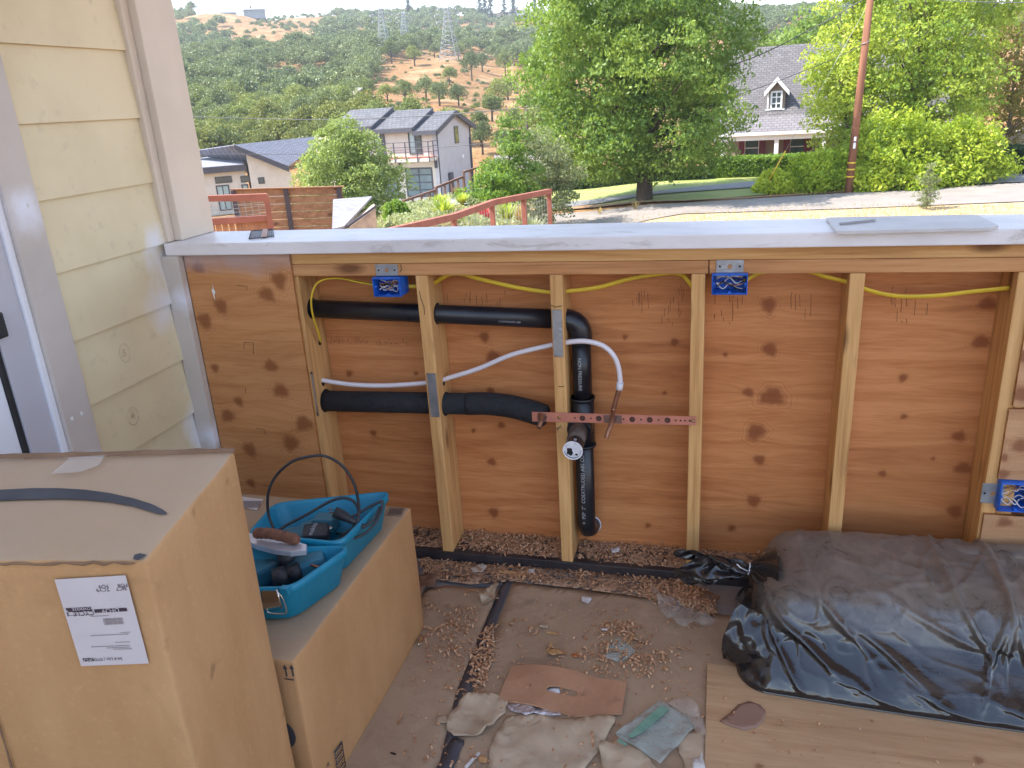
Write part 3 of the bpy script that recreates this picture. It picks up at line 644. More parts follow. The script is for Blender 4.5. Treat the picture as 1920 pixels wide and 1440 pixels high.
mb = MB(); ltext(mb, 'DFO9', .67, .368, .0105, .0012); ltext(mb, 'OVERSIZE', .26, .332, .0065, .0012); ltext(mb, 'DFO9', .14, .925, .0085, .0012); mb.build('printing_reversed', MAT_LABEL, LB)
mb = MB(); rs = random.Random(2); u = .52
while u < .80:
    w_ = rs.choice([.004, .006, .009]); lrect(mb, u, .455, u+w_, .53); u += w_+rs.choice([.004, .006])
for (u0, u1, v) in ((.36, .62, .425), (.28, .82, .645), (.72, .86, .625), (.60, .82, .735), (.24, .80, .775), (.46, .80, .795), (.55, .80, .815)):
    u = u0
    while u < u1:
        w_ = rs.uniform(.006, .022); lrect(mb, u, v-.005, u+w_, v+.005); u += w_+.006
mb.build('fine_print', MAT_PRINTG, LB)

# the lower carton behind it
z2 = .41; bx = thing('cardboard_box', 'lower wide cardboard box carrying the open teal tool case', 'box', (-.75, -.7, 0))
q4 = [np.array(p+(0,)) for p in ((-1.15, -1.03), (-.357, -1.03), (-.352, -.362), (-1.15, -.345))]
bpy.data.objects.remove(bx); bx, bxc = carton('cardboard_box', 'lower wide cardboard box carrying the open teal tool case', q4, z2, 0.0, MAT_CB2)
MAT_STICK = pm('sticker_paper', (.62, .57, .55), rough=.6)
mb = MB(); mb.poly([GZ(x, y, z2+.003) for x, y in ((452, 931), (494, 936), (481, 957), (452, 950))]); sk = mb.build('sticker', MAT_STICK, bx)
mb = MB()
for i in range(15): x = 457+i*2.3; mb.poly([GZ(a, b, z2+.0036) for a, b in ((x, 939), (x+1.2, 939), (x-4, 952), (x-5.2, 952))])
mb.build('barcode', MAT_PRINT, sk)
mb = MB()
for i in range(14): x = 731+i*1.9; mb.poly([GZ(a, b, z2+.003) for a, b in ((x, 953), (x+1.0, 953), (x-3.5, 965), (x-4.5, 965))])
mb.tube([GZ(*p, z2+.003) for p in ((728, 951), (759, 953), (753, 968), (722, 966), (728, 951))], .0006, 4); mb.build('barcode', MAT_PRINT, bx)
yf = -1.03-.0035
mb = MB()
for x0 in (533.5, 546): 
    a = GY(x0, 1247, yf); b = GY(x0+3, 1268, yf); mb.box(a[0]-.0018, a[0]+.0018, yf-.0004, yf+.0004, b[2], a[2]-.004); mb.poly([(a[0]-.0055, yf-.0005, a[2]-.010), (a[0]+.0055, yf-.0005, a[2]-.010), (a[0], yf-.0005, a[2]+.001)])
a = GY(533, 1272, yf); b = GY(551, 1274, yf); mb.box(a[0], b[0], yf-.0004, yf+.0004, a[2]-.0022, a[2]); mb.build('printed_arrows', MAT_INK, bx)
mb = MB(); c = GY(528, 1376, yf); R0 = .034
mb.poly([(c[0]+math.cos(t)*R0*1.0, yf-.0004, c[2]+math.sin(t)*R0*1.15) for t in np.linspace(-1.5, 1.5, 18)]+[(c[0]+math.cos(t)*R0*.35-.006, yf-.0004, c[2]+math.sin(t)*R0*.5) for t in np.linspace(1.4, -1.4, 12)]); mb.build('printed_ring', MAT_INK, bx)
xf = -.3535
p = [GX(*q, xf) for q in ((628, 1409), (641, 1390), (648, 1436), (634, 1455))]; mb = MB(); mb.tube(p+[p[0]], .0012, 4)
for i in range(8):
    t = (i+.5)/8; a = p[0]+(p[3]-p[0])*t; b = p[1]+(p[2]-p[1])*t; mb.tube([a, b], .0009 if i % 2 else .0018, 4)
mb.tube([GX(613, 1438, xf), GX(616, 1430, xf), GX(618, 1437, xf)], .0009, 4); mb.build('printed_stripes', MAT_INK, bx)

# ------------------------------------------------------------------ the teal case, open: tray and lid side by side
MAT_TEAL = pm('teal_plastic', (.004, .21, .34), (.004, .175, .29), 7, rough=.42, bump=.12, bsc=50); MAT_TEALD = pm('dusty_teal', (.03, .16, .23), (.06, .14, .17), 9, rough=.6)
MAT_CHROME = pm('bright_steel', (.75, .74, .72), (.6, .58, .55), 20, rough=.2, metal=1.0); MAT_RUBBER = pm('black_tool_rubber', (.018, .018, .022), (.03, .03, .033), 20, rough=.55, bump=.2, bsc=60)
tc = thing('tool_case', 'open teal plastic tool case, its two halves lying on the lower cardboard box', 'tool case', (-.5, -.7, z2))
def tray(name, rim, bot, zr, zb, wall=.006, rad=.03, parent=tc):
    """open tub between a rim outline and a smaller floor outline, rounded corners, with a lip"""
    def rounded(q, r, n=6):
        out = []
        for i in range(4):
            p = np.array(q[i][:2], float); a = np.array(q[i-1][:2], float); b = np.array(q[(i+1) % 4][:2], float); da = (a-p)/np.linalg.norm(a-p); db = (b-p)/np.linalg.norm(b-p)
            p0, p1 = p+da*r, p+db*r
            for j in range(n+1): t = j/n; out.append((1-t)**2*p0+2*t*(1-t)*p+t*t*p1)
        return out
    R_ = rounded(rim, rad); B_ = rounded(bot, rad*1.1); cR = np.mean(R_, 0)
    def ins(L, d):
        c = np.mean(L, 0); return [c+(p-c)*(1-d/np.linalg.norm(p-c)) for p in L]
    mid = [(a*.35+b*.65) for a, b in zip(R_, B_)]
    lay = [([*ins(B_, .012)], zb), (B_, zb+.008), ([(a*.9+b*.1) for a, b in zip(R_, B_)], zr-.024), (ins(R_, -.001), zr-.021), (ins(R_, -.007), zr-.018), (ins(R_, -.007), zr), (ins(R_, -.001), zr+.002), (ins(R_, .002), zr-.004), (ins(R_, wall+.002), zr-.008), (ins(B_, wall+.004), zb+.012), (ins(B_, .02), zb+.007)]
    bm = bmesh.new(); rings = [[bm.verts.new((p[0], p[1], z)) for p in L] for L, z in lay]; n = len(R_)
    for a, b in zip(rings[:-1], rings[1:]):
        for i in range(n): f = bm.faces.new([a[i], a[(i+1) % n], b[(i+1) % n], b[i]]); f.smooth = True
    bm.faces.new(rings[0][::-1]); bm.faces.new(rings[-1]); mb = MB(); mb.merge(bm); return mb.build(name, MAT_TEAL, parent, smooth=False)
zr = z2+.098
def q2(L, z): return [GZ(x, y, z) for x, y in L]
rimF = q2(((655, 1024), (545, 1100), (430, 1108), (452, 1028)), zr); botF = q2(((650, 1100), (573, 1170), (480, 1172), (500, 1100)), z2+.002)
rimF[2] = rimF[1]+(rimF[3]-rimF[0])*1.0
botF = [np.array([*(np.mean([r[:2] for r in rimF], 0)+(r[:2]-np.mean([r[:2] for r in rimF], 0))*.9), z2]) for r in rimF]
rimB = q2(((730, 922), (637, 1016), (468, 1000), (517, 944)), zr+.004)
botB = [np.array([*(np.mean([r[:2] for r in rimB], 0)+(r[:2]-np.mean([r[:2] for r in rimB], 0))*.9), z2]) for r in rimB]
tray('tray', rimF, botF, zr, z2+.002); tray('lid', rimB, botB, zr+.004, z2+.002)
# steel latch on the near wall
fa = rimF[1]; fb = rimF[2]; fu = (fb-fa)/np.linalg.norm(fb-fa); fnn = np.cross(fu, [0, 0, 1.0]); fnn /= np.linalg.norm(fnn)
if fnn[1] > 0: fnn = -fnn
def onw(px, py, off=.009): return onface(px, py, fa+fnn*off, fnn)
mb = MB(); L4 = [onw(x, y) for x, y in ((490, 1108), (518, 1108), (527, 1137), (493, 1143))]; mb.poly(L4, .002, tuple(fnn)); lt = mb.build('latch_plate', MAT_CHROME, tc)
mb = MB(); mb.tube(curve_pts([onw(x, y, .012) for x, y in ((521, 1110), (530, 1122), (537, 1143), (534, 1150), (512, 1150), (502, 1147), (501, 1142))], 4), .0016, 8); mb.tube([onw(519, 1106, .012), onw(528, 1140, .012)], .0022, 8); mb.build('latch_wire', MAT_CHROME, lt)
mb = MB(); c = onw(537, 1104, .006); mb.box(c[0]-.01, c[0]+.01, c[1]-.012, c[1]+.004, c[2]-.01, c[2]+.008, .003); mb.build('hinge_lug', MAT_TEAL, tc)
for (x, y) in ((650, 990), (577, 937)):
    c = GZ(x, y, zr+.002)
# contents ---------------------------------------------------------
zf = z2+.02
cdp = thing('power_cable', 'black power cord looping high out of the back half of the tool case', 'cord', GZ(560, 990, zf))
def ZP(px, py, z): return GZ(px, py, z)
Y0 = -.66
loop1 = [GY(x, y, Y0+dy) for x, y, dy in ((523, 1003, -.03), (513, 990, -.02), (503, 962, 0), (503, 925, .0), (517, 893, .01), (545, 867, .02), (575, 857, .03), (608, 855, .04), (640, 872, .045), (662, 903, .05), (672, 940, .05), (672, 965, .045), (664, 985, .03), (652, 1002, .01), (625, 1016, -.02), (606, 1020, -.03))]
loop2 = [GY(x, y, Y0+dy) for x, y, dy in ((518, 997, -.02), (540, 983, 0), (575, 965, .02), (615, 942, .04), (640, 934, .05), (660, 938, .055), (672, 955, .05), (670, 980, .03), (655, 1000, .01), (632, 1018, -.02))]
loop3 = [GY(x, y, Y0+dy) for x, y, dy in ((715, 940, .10), (690, 952, .09), (673, 962, .07), (655, 972, .05))]; loop4 = [GY(x, y, Y0+dy) for x, y, dy in ((717, 938, .10), (714, 960, .08), (700, 985, .05), (680, 1003, .02), (655, 1012, -.01))]; loop5 = [GY(x, y, Y0+dy) for x, y, dy in ((712, 950, .09), (700, 975, .06), (678, 990, .03), (665, 995, .02), (650, 1012, -.01))]
mb = MB()
for L, r in ((loop1, .0036), (loop2, .0036), (loop3, .0036), (loop4, .0036), (loop5, .0036)): mb.tube(curve_pts(L, 6), r, 10)
mb.build('cord', MAT_RUBBER, cdp)
c0 = GY(628, 960, Y0+.04); c1 = GY(645, 968, Y0+.04); c2 = GY(668, 980, Y0+.03); mb = MB(); mb.tube([c0, c1, c1+(c2-c1)*.5, c2], [.014, .013, .009, .006], 12); mb.tube([GY(670, 982, Y0+.03), GY(680, 988, Y0+.03)], .008, 10); mb.build('plug', MAT_RUBBER, cdp)
mb = MB(); q = GY(625, 958, Y0+.04); mb.box(q[0]-.012, q[0], q[1]-.002, q[1]+.0, q[2]-.006, q[2]-.003); mb.box(q[0]-.012, q[0], q[1]-.002, q[1], q[2]+.003, q[2]+.006); mb.build('prong', MAT_CHROME, cdp)
# teal-and-black grinder lying in the back half
gr = thing('angle_grinder', 'black tool battery housing with white lettering beside a teal tool body in the case lid', 'power tool', GZ(590, 1000, zf))
def obox(mb, c, u, hx, hy, hz, bev, up=(0, 0, 1)):
    u = Vector([float(q) for q in u]).normalized(); n = Vector(up); v = n.cross(u).normalized(); n = u.cross(v); M = Matrix.Identity(4)
    for i in range(3): M[i][0] = u[i]; M[i][1] = v[i]; M[i][2] = n[i]; M[i][3] = float(c[i])
    mb.box(-hx, hx, -hy, hy, -hz, hz, bev, M); return M
cB = GZ(593, 1004, z2+.075); mb = MB(); Mb_ = obox(mb, cB, (.95, .35, -.05), .032, .024, .022, .009, (0, -.25, 1)); gb = mb.build('battery', MAT_RUBBER, gr)
mb = MB(); add_text(mb, 'makita', .017, Mb_ @ Matrix.Translation((-.006, 0, .0225)) @ Matrix.Rotation(math.radians(78), 4, 'Z')); mb.build('lettering', MAT_LETTER, gb)
mb = MB(); obox(mb, GZ(566, 1008, z2+.055), (.9, .4, 0), .05, .028, .022, .012); obox(mb, GZ(600, 985, z2+.05), (.6, .8, 0), .05, .02, .018, .01); mb.build('motor_body', MAT_TEALD, gr)
mb = MB(); obox(mb, GZ(611, 980, z2+.06), (1, .1, 0), .028, .022, .02, .007); mb.build('teal_block', MAT_TEALD, gr)
mb = MB(); obox(mb, GZ(617, 994, z2+.075), (.5, .85, 0), .008, .006, .006, .001); mb.build('terminal', MAT_CHROME, gr)
loopA = [GZ(600, 975, z2+.03), GZ(640, 955, z2+.03), GZ(690, 950, z2+.035), GZ(712, 940, z2+.05), GZ(700, 975, z2+.04), GZ(665, 1000, z2+.03), GZ(630, 1000, z2+.03)]
loopB = [GZ(640, 1005, z2+.045), GZ(668, 985, z2+.045), GZ(698, 955, z2+.05), GZ(716, 934, z2+.065), GZ(706, 962, z2+.05), GZ(680, 994, z2+.04)]
mb = MB(); mb.tube(curve_pts(loopA, 6), .0036, 8); mb.tube(curve_pts(loopB, 6), .0036, 8); mb.build('cord', MAT_RUBBER, cdp)
sd_ = thing('screwdriver', 'screwdriver with a dark red handle lying in the far half of the case', 'screwdriver', GZ(560, 965, z2+.02))
a = GZ(535, 970, z2+.03); b = GZ(572, 962, z2+.03); c = GZ(615, 953, z2+.03); MB().tube([a, a*.7+b*.3, a*.2+b*.8, b], [.009, .012, .012, .007], 10).build('handle', pm('red_handle', (.25, .03, .02), rough=.4), sd_); MB().tube([b, c], .003, 8).build('shaft', MAT_CHROME, sd_)
wr = thing('wrench', 'small steel wrench lying beside the drill in the front half of the case', 'wrench', GZ(590, 1050, z2+.03))
a = GZ(575, 1046, z2+.05); b = GZ(622, 1036, z2+.05); MB().tube([a, a*.85+b*.15, a*.8+b*.2, a*.2+b*.8, a*.15+b*.85, b], [.008, .009, .004, .004, .009, .007], 8, flat=.4).build('wrench_bar', MAT_CHROME, wr)
# pale clamp-like sander across the front tray
sn = thing('belt_sander', 'silver metal plate with a rusty ribbed grip lying across both halves of the case', 'power tool', GZ(520, 1015, zr))
mb = MB(); pl4 = [GZ(x, y, zr+.028) for x, y in ((460, 999), (500, 1004), (548, 1013), (575, 1021), (573, 1032), (545, 1035), (515, 1031), (480, 1022), (455, 1010))]; mb.poly(pl4, .012, (0, 0, 1)); mb.build('metal_plate', pm('satin_aluminium', (.72, .72, .76), (.6, .6, .66), 20, rough=.35, metal=.6), sn)
mb = MB(); a = GZ(478, 1000, zr+.045); b = GZ(560, 1013, zr+.040); mb.tube(curve_pts([a, a*.6+b*.4+np.array([0, 0, .006]), b], 8), [.010]+[.0135 if i % 2 else .0125 for i in range(14)]+[.011, .009], 12); mb.build('ribbed_grip', pm('rusty_grip', (.22, .09, .05), (.12, .05, .03), 60, rough=.8, bump=.6, bsc=120, bd=.004), sn)
mb = MB(); c = GZ(536, 1040, zr+.0); mb.tube([c+np.array([0, 0, -.03]), c+np.array([0, 0, .014])], .020, 16); mb.build('dark_collar', MAT_RUBBER, sn)
dl = thing('cordless_drill', 'teal drill body with a round black chuck lying in the front half of the case', 'power tool', GZ(530, 1080, zf))
mb = MB(); cC = GZ(525, 1083, z2+.062); d_ = np.array([.82, .5, .12]); d_ /= np.linalg.norm(d_); mb.tube([cC-d_*.016, cC-d_*.012, cC+d_*.012, cC+d_*.02], [.018, .025, .025, .02], 20); mb.build('chuck', MAT_RUBBER, dl)
mb = MB(); mb.tube([cC+d_*.02, cC+d_*.045, cC+d_*.05], [.02, .024, .018], 20); mb.build('gear_ring', MAT_RUBBER, dl)
mb = MB(); obox(mb, cC+d_*.075+np.array([-.02, .01, -.01]), d_, .045, .024, .026, .01); obox(mb, GZ(492, 1068, z2+.05), (.8, -.5, 0), .035, .03, .022, .01); obox(mb, GZ(563, 1052, z2+.05), (.9, -.5, 0), .045, .018, .02, .006); mb.build('drill_body', MAT_TEALD, dl)
mb = MB(); a = GZ(560, 1052, z2+.08); b = GZ(600, 1064, z2+.08); mb.tube([a, b], .003, 8); mb.build('drill_bit', MAT_COPPER, dl)
mb = MB(); c = GZ(484, 1042, z2+.06); obox(mb, c, (1, .2, 0), .02, .012, .012, .004); mb.build('trigger_block', pm('dark_red', (.12, .02, .03), rough=.6), dl)

# ------------------------------------------------------------------ black bag bundle
MAT_BAG = NT('black_film'); k = MAT_BAG; ge = k.n('ShaderNodeNewGeometry'); se = k.n('ShaderNodeSeparateXYZ'); k.l(ge.outputs['Position'], se.inputs[0])
dm = k.math('ADD', se.outputs[2], k.math('MULTIPLY', k.math('SUBTRACT', k.noise(5, 5, .65), .5), .16)); du = k.mr(dm, .125, .235); du = k.math('MULTIPLY', du, k.mr(k.noise(18, 6, .7, dist=.8), .3, .62, .45, 1.0))
smear = k.mr(k.noise(7, 5, .7, vec=k.mapping((.35, 1, 1))), .5, .72, 0, .35); du = k.math('MAXIMUM', du, smear)
cb_ = k.mix(du, (.010, .010, .013), (.20, .175, .155)); k.bump(k.noise(22, 5, .6, vec=k.mapping((1, 1.6, 1.6)), dist=.6), .14, .008)
MAT_BAG = k.done(cb_, k.mr(du, 0, .8, .09, .36), 0, .8)
MAT_BAGD = pm('clean_black_film', (.010, .010, .013), (.030, .026, .026), 7, rough=.16, spec=.7, bump=.3, bsc=30)
bg_ = thing('wrapped_bundle', 'long bundle wrapped in shiny dusty black plastic, lying against the wall on plywood', 'bundle', (1.4, -.28, .012))
prof = [(-.02, .016), (-.012, .13), (-.02, .215), (-.06, .238), (-.16, .238), (-.25, .232), (-.33, .212), (-.375, .17), (-.40, .12), (-.43, .088), (-.468, .055), (-.485, .02), (-.46, .013), (-.25, .012)]
pp = curve_pts([(a, b, 0) for a, b in prof], 8); pp = np.array(pp)[:, :2]; X0, X1 = .545, 2.6
def bagpt(u, v):
    x = X0+(X1-X0)*u**1.15; i = v*(len(pp)-1); i0 = int(i); t = i-i0; q = pp[i0] if i0 >= len(pp)-1 else pp[i0]*(1-t)+pp[i0+1]*t
    y, z = q; e = min(1, max(0, (x-X0)/.075)); e = math.sqrt(1-(1-e)**2); cy, cz = -.25, .105
    low = min(1, max(0, (.13-z)/.1)); k_ = .30+.70*e+.0*low; k_ = max(k_, (.62+.38*e)*low)
    y = cy+(y-cy)*k_; z = .013+(cz-.013)*(1-k_)*(1-low)+(z-.013)*k_
    if x < .75: z -= (.75-x)*.10*(1-low)
    y -= .03*math.sin((x-.6)*2.1)*low
    z += .012*math.sin(x*3.3)*(1-low)+(x-.6)*.018*(1-low)
    lf_ = min(1, max(0, (X0+.55-x)/.5)); x += .085*max(0, z)/.25*lf_
    P = Vector((x*1.0, y, z)); up = max(0, min(1, (z-.02)/.03))
    w1 = mnoise.noise(Vector((x*3.4+y*5, z*6-x*2, 0)))*.009; a = mnoise.noise(Vector((x*5+1.3, y*12+z*4, 4))); rid = (1-abs(a)*2.2)
    w2 = max(0, rid)**9*.009*max(0, mnoise.noise(Vector((x*2.2, y*3, 6)))+.5); b = mnoise.noise(Vector((x*11-y*8, z*16+x*6, 8))); w3 = max(0, 1-abs(b)*3)**7*.008*max(0, mnoise.noise(Vector((x*3.1+5, y*3+z*4, 2)))+.4)
    for (fx, fz, ang, amp) in ((.72, .12, .55, .014), (.95, .10, .5, .016), (1.15, .13, -1.1, .014), (1.23, .11, 1.3, .013), (.88, .05, .35, .012), (1.05, .045, .3, .014), (.80, .17, .7, .012), (1.0, .19, .4, .010), (1.10, .20, 1.0, .012), (1.19, .17, -1.3, .012), (1.26, .16, 1.5, .011), (.68, .07, .9, .012), (1.22, .05, .2, .014)):
        dd = (x-fx)*math.sin(ang)+(z-fz)*math.cos(ang); al = (x-fx)*math.cos(ang)-(z-fz)*math.sin(ang); w2 += amp*math.exp(-(dd/.008)**2-(al/.11)**2)
    nrm = Vector((0, y-cy, (z-cz)*1.4)); nrm = nrm.normalized() if nrm.length > 1e-4 else Vector((0, 0, 1)); return P+nrm*(w1+w2+w3)*up
me = grid_mesh('film', 420, 150, lambda u, v: bagpt(u, v)); bb = link('film', me, MAT_BAG, bg_)
# the long fold of film along the back of the top
def foldpt(u, v):
    x = .74+(X1-.74)*u; h = (.010+.012*min(1, u*9))+.009*mnoise.noise(Vector((x*3, 2, 0)))+.01*math.sin(x*5); a = v*math.pi; zz = .268+(x-.6)*.016+.012*math.sin(x*3.3)-max(0, .72-x)*.22
    return Vector((x, -.075-.02*math.sin(x*2.4)+math.cos(a)*(.012+.035*min(1, u*7)), zz-.040+math.sin(a)*h+.004*mnoise.noise(Vector((x*15, v*3, 1)))))
link('top_fold', grid_mesh('top_fold', 200, 12, foldpt), MAT_BAG, bg_)
# gathered neck and tail
tieP = np.array(GY(1404, 1066, -.17)); tailE = [GY(1276, 1036, -.12), GY(1288, 1092, -.16)]
endc = np.array([.655, -.21, .15])
def neck(u, v):
    a = v*2*math.pi; t = u
    c = endc*(1-t)+tieP*t; r = (.085*(1-t)**1.1+.012)*(1+.32*math.sin(a*7+t*3)*(.3+.7*t)); return Vector((c[0], c[1]+math.cos(a)*r*1.05, c[2]+math.sin(a)*r))
link('gathered_neck', grid_mesh('gathered_neck', 24, 90, neck), MAT_BAGD, bg_)
def tail(u, v):
    t = u; a = v*2*math.pi; mid = (tailE[0]+tailE[1])/2; c = tieP*(1-t)+mid*t; sp_ = .010+.045*t**.7; r2 = .010+.018*math.sin(math.pi*min(t*1.05, 1))
    z = c[2]+math.sin(a)*sp_*(1+.2*math.sin(3*a+2)); y = c[1]+math.cos(a)*r2*(1+.6*math.sin(a*5+t*6)); x = c[0]+.03*t*math.sin(a*3+1)+.012*mnoise.noise(Vector((t*4, v*9, 3)))
    return Vector((x, y+.012*mnoise.noise(Vector((t*6, v*14, 0))), max(z+.01*mnoise.noise(Vector((t*7, v*11, 7))), .045)))
link('tail', grid_mesh('tail', 40, 110, tail), MAT_BAGD, bg_)
mb = MB(); mb.tube([tieP+np.array([.003*math.sin(t), math.cos(t)*.016, math.sin(t)*.016]) for t in np.linspace(0, 6.3, 20)], .0022, 6); mb.tube([tieP+np.array([0, -.016, 0]), GY(1388, 1064, -.19), GY(1382, 1058, -.2)], .0018, 6); mb.build('tie', MAT_WRAP, bg_)
# loose skirt of film at the near corner
def skirt(u, v):
    a = GZ(1356+u*110, 1235+u*48, .016); b = np.array([.55+u*.1, -.36, .19-.05*u]); P = a*(1-v)+b*v; P[1] -= .03*math.sin(v*3.14)+.012*mnoise.noise(Vector((u*6, v*5, 2))); P[0] -= .02*math.sin(v*3.14)*(1-u); return Vector((P[0], P[1], P[2]+.003*mnoise.noise(Vector((u*9, v*7, 5)))))
link('loose_corner', grid_mesh('loose_corner', 40, 40, skirt), MAT_BAGD, bg_)

# ------------------------------------------------------------------ floor coverings
MAT_PAPER = NT('building_paper'); k = MAT_PAPER; c_ = k.mix(k.mr(k.noise(3, 6, .65), .35, .68), (.43, .305, .20), (.35, .24, .155)); c_ = k.mix(k.mr(k.noise(16, 6, .7), .55, .75, 0, .5), c_, (.53, .40, .28)); c_ = k.mix(k.mr(k.noise(5, 6, .7, dist=1.5), .54, .68, 0, .6), c_, (.20, .135, .10)); c_ = k.mix(k.mr(k.noise(38, 5, .7), .58, .7, 0, .5), c_, (.22, .15, .11)); k.bump(k.noise(6, 5), .25, .01); MAT_PAPER = k.done(c_, .85, 0, .2)
MAT_PAPER2 = pm('pale_paper', (.52, .40, .28), (.42, .32, .215), 8, rough=.85, bump=.3, bsc=14)
MAT_BTAPE = pm('black_flashing_tape', (.045, .048, .062), (.09, .085, .09), 9, rough=.4, bump=.3, bsc=22)
def sheet(name, px, z, mat, label=None, cat=None, amp=.0, th=.0008, group=None, parent=None, curl=None, seed=0, step=.02, rag=0.0, dense=True):
    P = [GZ(x, y, z) for x, y in px]
    if rag:
        r = random.Random(seed); Q = []
        for i in range(len(P)):
            a, b = P[i], P[(i+1) % len(P)]; n = max(1, int(np.linalg.norm(b-a)/.012))
            for j in range(n): p = a+(b-a)*j/n; Q.append(p+np.array([r.uniform(-rag, rag), r.uniform(-rag, rag), 0]))
        P = Q
    bm = bmesh.new(); bm.faces.new([bm.verts.new([float(c) for c in p]) for p in P]); bmesh.ops.triangulate(bm, faces=bm.faces[:])
    for _ in range(5):
        es = [e for e in bm.edges if e.calc_length() > step*1.8]
        if not es: break
        bmesh.ops.subdivide_edges(bm, edges=es, cuts=1); bmesh.ops.triangulate(bm, faces=[f for f in bm.faces if len(f.verts) > 3])
    c = np.mean(np.array(P), 0)
    for v in bm.verts:
        w_ = abs(mnoise.noise(Vector((v.co.x*17+seed, v.co.y*17, seed*3.1))))*1.9+.6*abs(mnoise.noise(Vector((v.co.x*48, v.co.y*48+seed, 1))))
        v.co.z += amp*w_*.75
        if curl:
            for (cx, cy, cr, ch) in curl:
                q = GZ(cx, cy, z); d = math.hypot(v.co.x-q[0], v.co.y-q[1]); v.co.z += ch*max(0, 1-d/cr)**2
    for f in bm.faces:
        if f.normal.z < 0: f.normal_flip()
        f.smooth = True
    g = bmesh.ops.solidify(bm, geom=bm.faces[:], thickness=th); mb = MB(); mb.merge(bm); o = mb.build(name, mat, parent)
    if label: tag(o, label, cat, group)
    return o
sheet('building_paper', [(962, 1092), (1095, 1106), (1228, 1121), (1335, 1150), (1500, 1170), (1700, 1300), (1700, 1700), (775, 1700), (838, 1440), (905, 1240)], .002, MAT_PAPER, 'large brown building paper sheet on the deck right of the black tape seam', 'paper', amp=.0015, rag=.001, step=.03)
sheet('building_paper', [(800, 1105), (835, 1098), (905, 1103), (938, 1110), (905, 1200), (870, 1290), (828, 1440), (770, 1700), (300, 1700), (640, 1300)], .002, MAT_PAPER, 'brown building paper sheet between the boxes and the black tape seam', 'paper', amp=.0015, rag=.0015, step=.03)
sheet('flashing_tape', [(943, 1088), (960, 1089), (920, 1190), (885, 1290), (872, 1315), (845, 1440), (800, 1560), (780, 1560), (822, 1440), (855, 1300), (900, 1190)], .0042, MAT_BTAPE, 'long black tape strip running down the floor seam', 'tape', amp=.001, rag=.0006)
sheet('flashing_tape', [(828, 1077), (842, 1076), (940, 1087), (942, 1096), (905, 1100), (826, 1090)], .0062, MAT_BTAPE, 'short black tape strip crossing near the sole plate', 'tape', amp=.001, rag=.001)
o = sheet('grey_membrane_patch', [(785, 1059), (822, 1059), (824, 1068), (800, 1085), (786, 1092)], .0022, pm('grey_membrane', (.22, .22, .26), rough=.5), 'bare blue-grey patch of deck membrane by the lower box', 'membrane')
sheet('grey_membrane_patch', [(1000, 1076), (1050, 1080), (1050, 1100), (1000, 1094)], .0072, pm('grey_membrane_dusty', (.17, .155, .16), rough=.6), 'dusty grey deck patch among the shavings below the third stud', 'membrane')
# plywood sheet on the floor, right
a = GZ(1325, 1243, .013); Xp0 = a[0]+.002
fp = ply('floor_plywood', MAT_PLYF, (Xp0, -1.35, .0125), (2.4, 0, 0), (0, 1.35+a[1], 0), [(.42, 1.35-.72, .01), (.6, 1.35-.62, .012), (.25, 1.35-.83, .016), (.75, .6, .02), (.12, .62, .01)], (0, 0, 1), .0105, None, .007); tag(fp, 'bare plywood sheet on the floor under the black bundle', 'plywood')
# cardboard scrap with a hand slot
so_ = [(960, 1246), (985, 1245), (1080, 1256), (1128, 1272), (1175, 1281), (1166, 1340), (1080, 1341), (1010, 1326), (933, 1308)]
def scrap_with_slot():
    z = .012; out = [GZ(x, y, z) for x, y in so_]; sl = [GZ(x, y, z) for x, y in ((1024, 1292), (1030, 1287), (1042, 1286), (1070, 1290), (1082, 1294), (1083, 1301), (1076, 1304), (1062, 1302), (1040, 1299), (1027, 1297))]
    bm = bmesh.new(); vo_ = [bm.verts.new([float(c) for c in p]) for p in out]; vi = [bm.verts.new([float(c) for c in p]) for p in sl]
    es = [bm.edges.new((v[i], v[(i+1) % len(v)])) for v in (vo_, vi) for i in range(len(v))]; bmesh.ops.triangle_fill(bm, use_beauty=True, use_dissolve=False, edges=es)
    for _ in range(2): bmesh.ops.subdivide_edges(bm, edges=[e for e in bm.edges if e.calc_length() > .03], cuts=1); bmesh.ops.triangulate(bm, faces=[f for f in bm.faces if len(f.verts) > 3])
    for v in bm.verts:
        v.co.z += .004*mnoise.noise(v.co*14)+.012*max(0, (v.co.y+.55)/.15)*0+.003*math.sin(v.co.x*30)
    for f in bm.faces:
        if f.normal.z < 0: f.normal_flip()
    bmesh.ops.solidify(bm, geom=bm.faces[:], thickness=.0045); mb = MB(); mb.merge(bm); o = mb.build('cardboard_scrap', MAT_CBS); return tag(o, 'flat cardboard scrap with an oval hand slot on the floor', 'cardboard')
scrap_with_slot()
sheet('foil_scrap', [(948, 1318), (975, 1320), (1010, 1328), (1048, 1336), (1052, 1341), (1030, 1344), (1000, 1338), (985, 1345), (965, 1335), (952, 1330)], .006, pm('crinkled_foil', (.72, .70, .74), (.5, .48, .52), 60, rough=.3, metal=.7, bump=.8, bsc=90), 'crinkled silver foil sticking out under the slotted cardboard', 'foil', amp=.008, rag=.002, step=.008)
sheet('white_scrap', [(1024, 1291), (1048, 1288), (1050, 1300), (1030, 1298)], .0052, MAT_WRAP, 'white scrap seen through the hand slot of the cardboard', 'paper', amp=.001)
